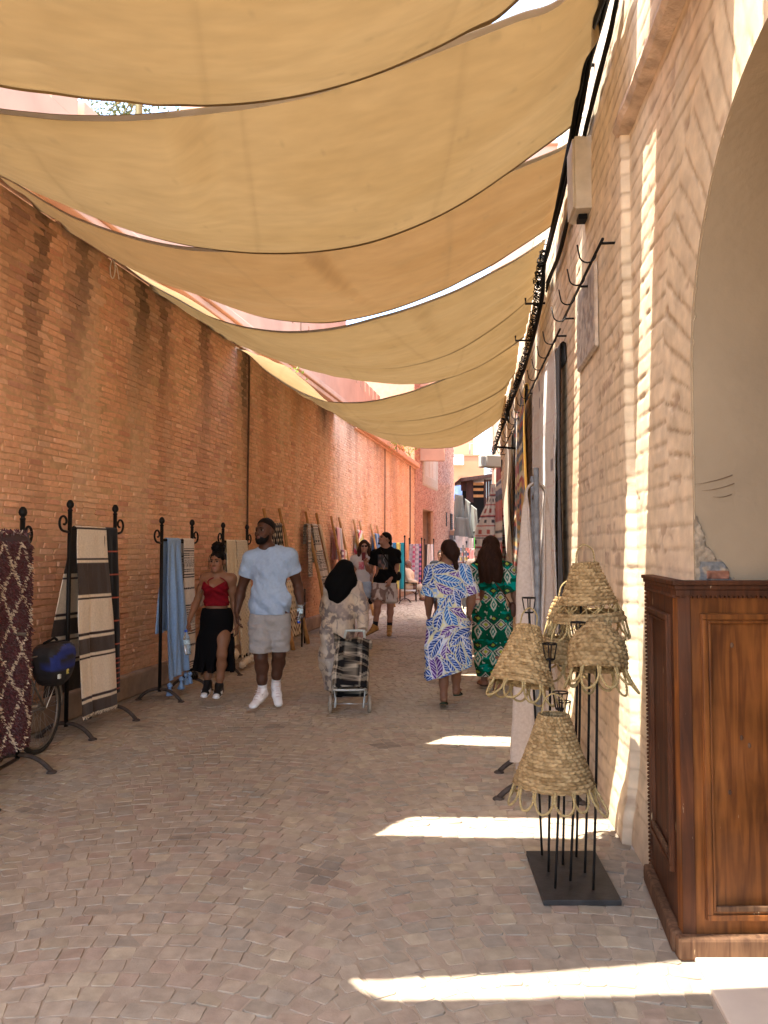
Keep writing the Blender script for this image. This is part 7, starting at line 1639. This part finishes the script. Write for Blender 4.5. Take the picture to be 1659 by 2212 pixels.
    t = thing('smartphone', 'dark red phone held up by the man in the black t-shirt', 'phone', J['wrL'] + [0, 0, .1]); MB().box(J['wrL'] + np.array([-.03, -.045, .135]), (.072, .010, .14), rotz(-.3)).build('phone_body', pm('red_case', (.12, .012, .02), .4), t, False, .006)
    t = thing('crossbody_bag', 'black crossbody bag on the back hip of the man in the black t-shirt', 'bag', P(*eF(1010, 990), d + .1)); V, Q = ball((0, 0, 0), 1, 20, 14); mk('bag_body', np.sign(V) * np.abs(V) ** .7 * np.array([.085, .07, .085]) + P(*eF(1000, 985), d + .10), Q, m_blk, t)
    W = [P(*eF(700, 500), d - .03), P(*eF(760, 590), d - .145), P(*eF(870, 760), d - .16), P(*eF(960, 900), d - .10), P(*eF(1010, 960), d + .03)]
    mk('strap', *tube(spline(W, 20), .012, 6), m_blk, t)
couple()
def leaf_dress():
    d = 7.65
    J = joints(gF, d, head=(432, 268, .0), neck=(412, 430, .0), chest=(425, 640), waist=(432, 850), pelvis=(432, 1010), shL=(240, 512), shR=(598, 512), elL=(205, 800, .02), wrL=(200, 1000, .12), elR=(698, 800, -.02), wrR=(668, 990, .02),
               hipL=(360, 1050), hipR=(510, 1050), knL=(372, 1500, .03), knR=(520, 1500, .02), anL=(376, 1935, -.02), anR=(520, 1850, .08), toL=(372, 2035, .21), toR=(582, 1880, .36))
    f = Figure('woman seen from behind in a long white dress printed with blue and purple leaves', J, (.25, .115, .065), d=d, fwd=(.05, 1, 0), look=(-.25, .96, -.05), hh=.222, g=1.0, fem=True, h=.0055, group='people walking through the alley',
               hands=dict(L=dict(d=(.05, .1, -1), pn=(.9, 0, 0), sd=(0, 1, 0), curl=.5), R=dict(d=(.28, .05, -1), pn=(-.8, .3, 0), sd=(-.2, .95, 0), curl=.55)))
    s = f.hs; M = np.stack([f.hr, f.hf, f.hu], 1)
    def hr(S, L):
        S.ell(L(0, -.016, .034), np.array((.086, .106, .094)) * s, M, .02); S.ell(L(0, .125, -.03), np.array((.07, .07, .11)) * s, M, .012, 'sub')
        c = f.hc - f.f * .085 + f.r * .035 * 1; S.ell(c + [0, 0, -.012], (.075, .055, .075), None, .03); S.ell(c + [.01, -.02, -.02], (.05, .04, .05), None, .02)
        S.chain([c + [0.02, .0, -.06], c + [.035, -.005, -.15], c + [.03, 0, -.21]], [.032, .020, .006], .03)
        S.warp(lambda x, y, z: .0015 * np.sin((x - c[0]) * 70 + (z - c[2]) * 30), .03)
    f.hair(hr, (.020, .008, .005), extra=[J['neck'], f.hc - f.f * .25], amp=.004)
    zl, zr = zof(gF, 1738, d), zof(gF, 1610, d)
    def dress(S):
        S.chain([(J['shL'] + J['shR']) / 2 - [0, 0, .09], J['chest'], P(*gF(428, 850), d), P(*gF(428, 1080), d), P(*gF(425, 1400), d), P(*gF(430, 1740), d)], [.150, .182, .192, .208, .222, .238], .06, (f.f, .80))
        S.cone(J['shL'], J['shR'], .072, .072, .05); S.cone(J['neck'] - [0, 0, .03], J['shL'], .062, .066, .05); S.cone(J['neck'] - [0, 0, .03], J['shR'], .062, .066, .05); S.cone(J['neck'] - [0, 0, .04], J['neck'] + [0, .0, .03], .066, .062, .02)
        for k in 'LR': a, e = J['sh' + k], J['el' + k]; S.cone(a, a + (e - a) * 1.15, .074, .100, .04)
        S.cone(P(*gF(620, 1500), d), P(*gF(670, 1570), d), .06, .03, .06)
        S.warp(lambda x, y, z: .013 * np.sin(np.arctan2(y - d, x - J['pelvis'][0]) * 8 + z * 2.5 + 2 * vn(x * 3, y * 3, z * 2, 7)) * ss(1.05, .35, z) + .014 * (fbm(x * 6 + z * 3, y * 6, z * 5, 9) - .5) + .005 * np.sin((z * .9 + (x - J['chest'][0]) * .5) * 55) * vn(x * 4, y * 4, z * 4, 4), .06)
        p = P(*gF(430, 1675), d); S.plane((p[0], 0, (zl + zr) / 2), (-(zr - zl) / .30, 0, -1)) if False else S.a.__setitem__(slice(None), np.maximum(np.minimum(S.a, f.core_ba - .010), (-(S.ax[2][None, None, :] - (zl + zr) / 2) + (zr - zl) / .34 * (S.ax[0][:, None, None] - p[0]) + 0 * S.ax[1][None, :, None]).astype(np.float32) * .9)); S.plane((0, 0, J['neck'][2] + .035), (0, 0, 1))
        for k in 'LR': a, e = J['sh' + k], J['el' + k]; pt = a + (e - a) * .93; S.cut(pt, e - a, pt + (e - a) * .3, .18)
    rg = np.random.default_rng(12); nl = 88; cx = rg.uniform(J['pelvis'][0] - .36, J['pelvis'][0] + .36, nl); cz = rg.uniform(.2, 1.5, nl); an = rg.uniform(0, math.pi * 2, nl); ln = rg.uniform(.10, .165, nl); kd = rg.random(nl)
    # spread the leaves evenly
    for _ in range(20):
        dx, dz = cx[:, None] - cx[None], cz[:, None] - cz[None]; r2 = dx ** 2 + dz ** 2 + np.eye(nl); w = np.clip(.020 - r2, 0, None) * 4; cx += (dx * w).sum(1); cz += (dz * w).sum(1)
    def pat(V):
        x, y, z = V.T; side = np.where(y < d, 0, .17); x = x + side; c = mixc((.56, .60, .66), (.20, .34, .62), ss(.50, .56, fbm(x * 7, 0, z * 5, 41))); c = mixc(c, (.66, .62, .32), ss(.60, .64, fbm(x * 9 + 7, 0, z * 9, 42)))
        for i in range(nl):
            u = (x - cx[i]) * math.cos(an[i]) + (z - cz[i]) * math.sin(an[i]); v = -(x - cx[i]) * math.sin(an[i]) + (z - cz[i]) * math.cos(an[i]); v = v + .12 * u * u / ln[i] * 2; t = u / ln[i]
            wd = .35 * ln[i] * (1 - t ** 2) * (1 - .25 * t); m = (np.abs(t) < 1) & (np.abs(v) < wd); o = (np.abs(t) < 1.1) & (np.abs(v) < wd + .011) & ~m
            if not o.any(): continue
            c[o] = (.54, .52, .34) if i % 3 else (.58, .59, .62)
            ve = np.sin((u + np.abs(v) * 1.1) * 190 + 3 * vn(u * 40, v * 40, i, 3)); a, b = (((.025, .13, .48), (.006, .028, .16)) if kd[i] < .42 else ((.05, .28, .55), (.012, .07, .32)) if kd[i] < .72 else ((.16, .05, .34), (.06, .016, .15)))
            lc = mixc(a, b, ss(-.2, .5, ve)); lc = mixc(lc, (.62, .66, .70), (ve < -.74) * .8); lc = mixc(lc, (.62, .62, .50), np.abs(v) < .0035); c[m] = lc[m]
        return c
    f.part('dress', dress, pat, body_grid=True)
    for k in 'LR':
        an_, to = J['an' + k], J['to' + k]; fl = nz((to - an_) * [1, 1, 0]); hl = np.array([an_[0], an_[1], an_[2]]) - fl * .05 + [0, 0, -.075]; dr = nz(to + [0, 0, -.035] - hl); sd = np.array([fl[1], -fl[0], 0]); up = np.cross(sd, dr)
        n = 24; A = np.linspace(0, 2 * math.pi, n, endpoint=False); ol = [hl + dr * (.125 + .135 * math.cos(a)) + sd * (.042 * math.sin(a) * (1 + .15 * math.cos(a))) for a in A]; ol = [p + [0, 0, max(0, .012 - p[2])] for p in ol]; th = up * .014
        fo = mk('flip_flop', ol + [p + th for p in ol], [tuple(range(n))[::-1], tuple(range(n, 2 * n))] + [(i, (i + 1) % n, n + (i + 1) % n, n + i) for i in range(n)], pm('dark_green_rubber', (.03, .05, .03), .7), f.body, False)
        mk('strap', *tube(spline([ol[int(n * .28)] + th, hl + dr * .17 + up * .055, hl + dr * .21 + up * .03], 8), .006, 5), m_blk, fo)
    t = thing('tote_bag', 'white plastic bag at the waist between the two women seen from behind', 'bag', P(*gF(625, 860), d + .18)); V, Q = ball((0, 0, 0), 1, 16, 12); mk('bag_body', np.sign(V) * np.abs(V) ** .8 * np.array([.035, .04, .05]) * (1 + .1 * RNG.random((len(V), 1))) + P(*gF(625, 855), d + .2), Q, pm('white_film', (.7, .7, .7), .4), t)
leaf_dress()
def ikat():
    d = 8.65
    J = joints(gF, d, head=(915, 210, .0), neck=(920, 365, .0), chest=(930, 590), waist=(925, 740), pelvis=(940, 930), shL=(765, 480), shR=(1095, 480), elL=(705, 700, .02), wrL=(690, 900, .1), elR=(1195, 740, .02), wrR=(1215, 890, .0),
               hipL=(855, 980), hipR=(1035, 980), knL=(850, 1350), knR=(1010, 1350, -.03), anL=(845, 1745, .05), anR=(995, 1790, -.02), toL=(790, 1800, .20), toR=(1000, 1850, .24))
    f = Figure('long haired woman seen from behind in a green patterned jumpsuit', J, (.27, .125, .075), d=d, fwd=(.06, 1, 0), look=(0, 1, 0), hh=.222, g=.96, fem=True, h=.0058, group='people walking through the alley',
               hands=dict(L=dict(d=(.05, .1, -1), pn=(.9, 0, 0), sd=(0, 1, 0), curl=.5), R=dict(d=(.05, -.05, -1), pn=(-.5, .8, 0), sd=(-.7, .6, 0), curl=.6)))
    s = f.hs; M = np.stack([f.hr, f.hf, f.hu], 1); zb = zof(gF, 622, d)
    def hr(S, L):
        S.ell(L(0, -.016, .032), np.array((.090, .110, .100)) * s, M, .02); S.ell(L(0, .13, -.03), np.array((.07, .07, .11)) * s, M, .012, 'sub')
        S.chain([L(0, -.07, .0), P(*gF(915, 330), d - .125), P(*gF(918, 480), d - .185), P(*gF(920, 610), d - .195)], [.095, .122, .132, .112], .05, (f.f, .50)); S.plane((0, 0, zb), (0, 0, -1)); S.cone(P(*gF(815, 330), d - .06), P(*gF(740, 420), d - .05), .04, .015, .04)
        S.warp(lambda x, y, z: .010 * np.sin(x * 62 + 5 * vn(x * 7, y * 4, z * 2.4, 6)) * ss(1.6, 1.3, z) + .012 * (vn(x * 60, 0, z * 2, 3) - .5) * ss(zb + .1, zb, z), .04)
    f.hair(hr, (.026, .010, .005), extra=[J['shL'], J['shR'], J['waist'], P(*gF(920, 610), d - .30)], amp=.005)
    hm = zof(gF, 1715, d)
    def suit(S):
        S.chain([(J['shL'] + J['shR']) / 2 - [0, 0, .08], J['chest'], P(*gF(925, 690), d)], [.150, .168, .145], .06, (f.f, .78)); S.cone(J['shL'], J['shR'], .078, .078, .05); S.cone(J['neck'] - [0, 0, .03], J['shL'], .06, .07, .05); S.cone(J['neck'] - [0, 0, .03], J['shR'], .06, .07, .05)
        for k in 'LR': a, e = J['sh' + k], J['el' + k]; S.cone(a, a + (e - a) * 1.0, .085, .120, .05); S.cone(J['chest'], a + (e - a) * .7, .10, .08, .06, (f.f, .7))
        S.chain([P(*gF(925, 700), d), P(*gF(935, 850), d), P(*gF(942, 1000), d)], [.150, .196, .212], .05, (f.f, .80))
        for k, xo, xe in (('L', 850, 838), ('R', 1035, 1005)): S.chain([P(*gF(xo, 980), d), P(*gF(xo, 1250), d), P(*gF(xe, 1560), d), P(*gF(xe, 1720), d)], [.130, .132, .100, .078], .025)
        S.warp(lambda x, y, z: .011 * np.sin(np.arctan2(y - d, x - J['pelvis'][0]) * 11 + z * 2) * ss(.45, .25, np.abs(z - .85)) + .012 * (fbm(x * 7, y * 7, z * 4, 19) - .5) + .005 * np.sin(x * 90) * np.exp(-((z - P(*gF(925, 700), d)[2]) / .06) ** 2), .06)
        S.a = np.minimum(S.a, f.core_ba - .010); S.plane((0, 0, hm), (0, 0, -1))
        for k in 'LR': a, e = J['sh' + k], J['el' + k]; pt = a + (e - a) * .90; S.cut(pt, e - a, pt + (e - a) * .3, .19)
        S.ell(J['neck'] + [0, 0, .05], (.07, .07, .06), None, .02, 'sub')
    x0 = float(P(*gF(930, 900), d)[0])
    def pat(V):
        x, y, z = V.T; wob = .014 * (fbm(x * 20, y * 20, z * 50, 3) - .5); u = np.abs((((x - x0 + wob) / .165) % 1) - .5) * .165; k = ((z + .012 * (vn(x * 60, 0, z * 25, 5) - .5)) / .30) % 1
        c = mixc((.0, .115, .055), (.003, .055, .03), fbm(x * 14, y * 9, z * 7, 6)); c = mixc(c, (.0, .26, .20), ss(.58, .66, fbm(x * 9, 0, z * 22, 9)))
        dm = u / .075 + np.abs(k - .45) / .22; c[dm < 1] = (.46, .45, .37); c[dm < .80] = (.006, .009, .008); c[dm < .60] = (.48, .46, .39); c[dm < .34] = (.36, .44, .05)
        u2 = .0825 - u; d2 = u2 / .040 + np.abs(((k + .32) % 1) - .5) / .27; c[d2 < 1] = (.56, .56, .46); c[d2 < .62] = (.0, .18, .12); c[d2 < .30] = (.55, .56, .46)
        d3 = u2 / .05 + np.abs(((k + .82) % 1) - .5) / .12; c[(d3 < 1) & (d2 > 1)] = (.025, .035, .03); c[(d3 < .5)] = (.30, .40, .06)
        n = vn(x * 46, y * 20, z * 32, 8); c = mixc(c, (.60, .60, .50), (n > .86) * .8); return mixc(c, (.01, .03, .02), (vn(x * 40 + 9, y * 20, z * 26, 18) > .88) * .8)
    f.part('jumpsuit', suit, pat, body_grid=True)
    for k in 'LR': f.shoe(k, (.10, .045, .025), (.05, .03, .02), .0, lambda y, z, x: mixc((.26, .12, .07), (.12, .05, .03), (y > .12) & (y < .17)), .95, 'sandal', .0065)
    t = thing('leather_bag', 'brown leather crossbody bag at the hip of the long haired woman', 'bag', P(*gF(1165, 940), d - .02)); V, Q = ball((0, 0, 0), 1, 18, 12); mk('bag_body', np.sign(V) * np.abs(V) ** .55 * np.array([.035, .10, .085]) + P(*gF(1168, 945), d), Q, pm('brown_leather', (.09, .035, .02), .5, .2, 20), t)
    mk('strap', *tube(spline([P(*gF(930, 560), d - .16), P(*gF(985, 650), d - .165), P(*gF(1060, 740), d - .155), P(*gF(1150, 880), d - .08)], 18), .007, 6), pm('strap_leather', (.09, .035, .02), .5), t)
ikat()
def seated():
    d = 23.2
    J = joints(eF, d, head=(1205, 775), neck=(1190, 860), chest=(1190, 970), waist=(1185, 1080), pelvis=(1190, 1160), shL=(1172, 905, -.19), shR=(1172, 905, .19), elL=(1235, 1060, -.24), wrL=(1365, 1110, -.16), elR=(1235, 1060, .24), wrR=(1365, 1115, .12),
               hipL=(1195, 1180, -.10), hipR=(1195, 1180, .10), knL=(1420, 1170, -.12), knR=(1420, 1170, .12), anL=(1470, 1365, -.12), anR=(1440, 1365, .12), toL=(1560, 1425, -.14), toR=(1530, 1420, .12))
    f = Figure('balding man in a beige jacket sitting on a white chair by the far racks', J, (.22, .11, .07), d=d, fwd=(1, -.15, 0), look=(1, -.25, -.1), hh=.235, g=1.05, h=.012, hands=(.5, .5)); f.face((.05, .04, .04)); s = f.hs; M = np.stack([f.hr, f.hf, f.hu], 1)
    f.hair(lambda S, L: (S.ell(L(0, -.02, .02), np.array((.082, .096, .075)) * s, M, .02), S.ell(L(0, .09, .0), np.array((.12, .09, .2)) * s, M, .01, 'sub'), S.plane(L(0, 0, .06), f.hu)), (.10, .085, .075), h=.010)
    def jk(S):
        S.chain([(J['shL'] + J['shR']) / 2 - [0, 0, .06], J['chest'], J['waist'], J['pelvis']], [.175, .20, .205, .205], .06); S.cone(J['shL'], J['shR'], .08, .08, .05); S.cone(J['neck'] - [0, 0, .04], J['neck'], .075, .07, .03)
        for k in 'LR': S.chain([J['sh' + k], J['el' + k], J['wr' + k] * .9 + J['el' + k] * .1], [.08, .075, .055], .03)
        S.warp(lambda x, y, z: .02 * (fbm(x * 8, y * 8, z * 8, 3) - .5), .05)
    f.part('jacket', jk, (.58, .46, .32), .012)
    f.part('trousers', lambda S: [S.chain([J['hip' + k], J['kn' + k], J['an' + k] * .85 + J['kn' + k] * .15], [.10, .085, .062], .04) for k in 'LR'] and S.cone(J['hipL'], J['hipR'], .11, .11, .05), (.50, .39, .27), .012)
    for k in 'LR': f.shoe(k, (.14, .06, .03), (.08, .04, .02), .03, None, 1.1, 'shoe', .012)
    c = np.array([J['pelvis'][0] + .02, d, 0]); t = thing('metal_chair', 'white seated chair with dark metal legs under the man in beige', 'chair', c)
    m_w = pm('white_seat', (.60, .58, .52), .5, .1, 10); zs = J['pelvis'][2] - .13
    MB().box(c + [.02, 0, zs], (.46, .48, .05)).build('seat', m_w, t, False, .02); MB().box(c + [-.25, 0, zs + .30], (.05, .46, .40), None).build('backrest', m_w, t, False, .02)
    for y in (-.25, .25):
        mk('leg', *tube([c + [-.24, y, 0], c + [-.24, y, zs + .5]], .014, 7), m_iron, t); mk('leg', *tube([c + [.24, y, 0], c + [.24, y, zs + .22]], .014, 7), m_iron, t); mk('armrest', *tube([c + [-.24, y, zs + .24], c + [.26, y, zs + .22]], .018, 7), m_iron, t)
seated()
def bystanders():
    for (lab, fr, d, hx, hy, sk, cl, hc, fw) in (('dark clothed person far off, mostly hidden by the woman in the leaf dress', gF, 17.0, 345, 315, (.2, .1, .06), (.012, .012, .014), (.02, .015, .012), (-.3, -1, 0)), ('person with greying hair far off beside the long haired woman', m3, 19.0, 1210, 385, (.3, .17, .12), (.16, .12, .10), (.13, .09, .075), (.2, 1, 0))):
        h = P(*fr(hx, hy), d); f = nz(fw); r = np.cross(f, [0, 0, 1.]); z = h[2]; q = lambda x, y, zz: np.array([h[0], h[1], 0]) + r * x + f * y + np.array([0, 0, zz * z / 1.62])
        J = dict(head=h, neck=q(0, -.02, 1.46), chest=q(0, 0, 1.25), waist=q(0, 0, 1.05), pelvis=q(0, 0, .92), shL=q(-.18, 0, 1.40), shR=q(.18, 0, 1.40), elL=q(-.24, -.02, 1.12), elR=q(.24, -.02, 1.12), wrL=q(-.25, .06, .88), wrR=q(.25, .06, .88), hipL=q(-.09, 0, .90), hipR=q(.09, 0, .90), knL=q(-.10, .05, .49), knR=q(.10, -.03, .49), anL=q(-.10, .03, .085), anR=q(.10, -.1, .085), toL=q(-.10, .19, .03), toR=q(.10, .06, .03))
        F_ = Figure(lab, J, sk, d=d, fwd=f, hh=.23, h=.011, group='people walking through the alley'); F_.face(); M = np.stack([F_.hr, F_.hf, F_.hu], 1)
        F_.hair(lambda S, L: (S.ell(L(0, -.018, .036), (.085, .104, .090), M, .02), S.ell(L(0, .13, -.03), (.08, .08, .115), M, .012, 'sub')), hc, h=.010)
        def coat(S):
            S.chain([(J['shL'] + J['shR']) / 2 - [0, 0, .06], J['chest'], J['waist'], J['pelvis'] - [0, 0, .1]], [.155, .175, .17, .18], .06, (f, .75)); S.cone(J['shL'], J['shR'], .075, .075, .05)
            for k in 'LR': S.chain([J['sh' + k], J['el' + k], J['wr' + k] * .92 + J['el' + k] * .08], [.075, .065, .05], .03)
            S.ell(J['neck'] + f * .02 + [0, 0, .05], (.07, .07, .06), None, .02, 'sub')
        F_.part('jacket', coat, cl, .011); F_.part('trousers', lambda S: [S.chain([J['hip' + k], J['kn' + k], J['an' + k] + [0, 0, .03]], [.105, .08, .06], .04) for k in 'LR'], (.03, .03, .04), .011)
        for k in 'LR': F_.shoe(k, (.03, .025, .02), (.05, .05, .05), .04, None, 1.0, 'shoe', .011)
bystanders()
def vendor_chair():
    c = G(672, 1360); c = np.array([c[0] - .12, 12.6, 0]); t = thing('chair', 'black framed chair with a pale grey back standing between the first two ladders', 'chair', c)
    m = pm('pale_vinyl', (.45, .42, .38), .5, .15, 12)
    MB().box(c + [0, 0, .45], (.44, .44, .05)).build('seat', m_blk, t, False, .02); MB().box(c + [-.02, .22, .74], (.42, .05, .36)).build('backrest', m, t, False, .02)
    for x in (-.22, .22):
        mk('leg', *tube([c + [x, -.2, 0], c + [x, -.2, .64]], .014, 7), m_iron, t); mk('leg', *tube([c + [x, .24, 0], c + [x, .22, .9]], .014, 7), m_iron, t); mk('armrest', *tube([c + [x, -.22, .65], c + [x, .22, .66]], .02, 7), m_blk, t)
vendor_chair()
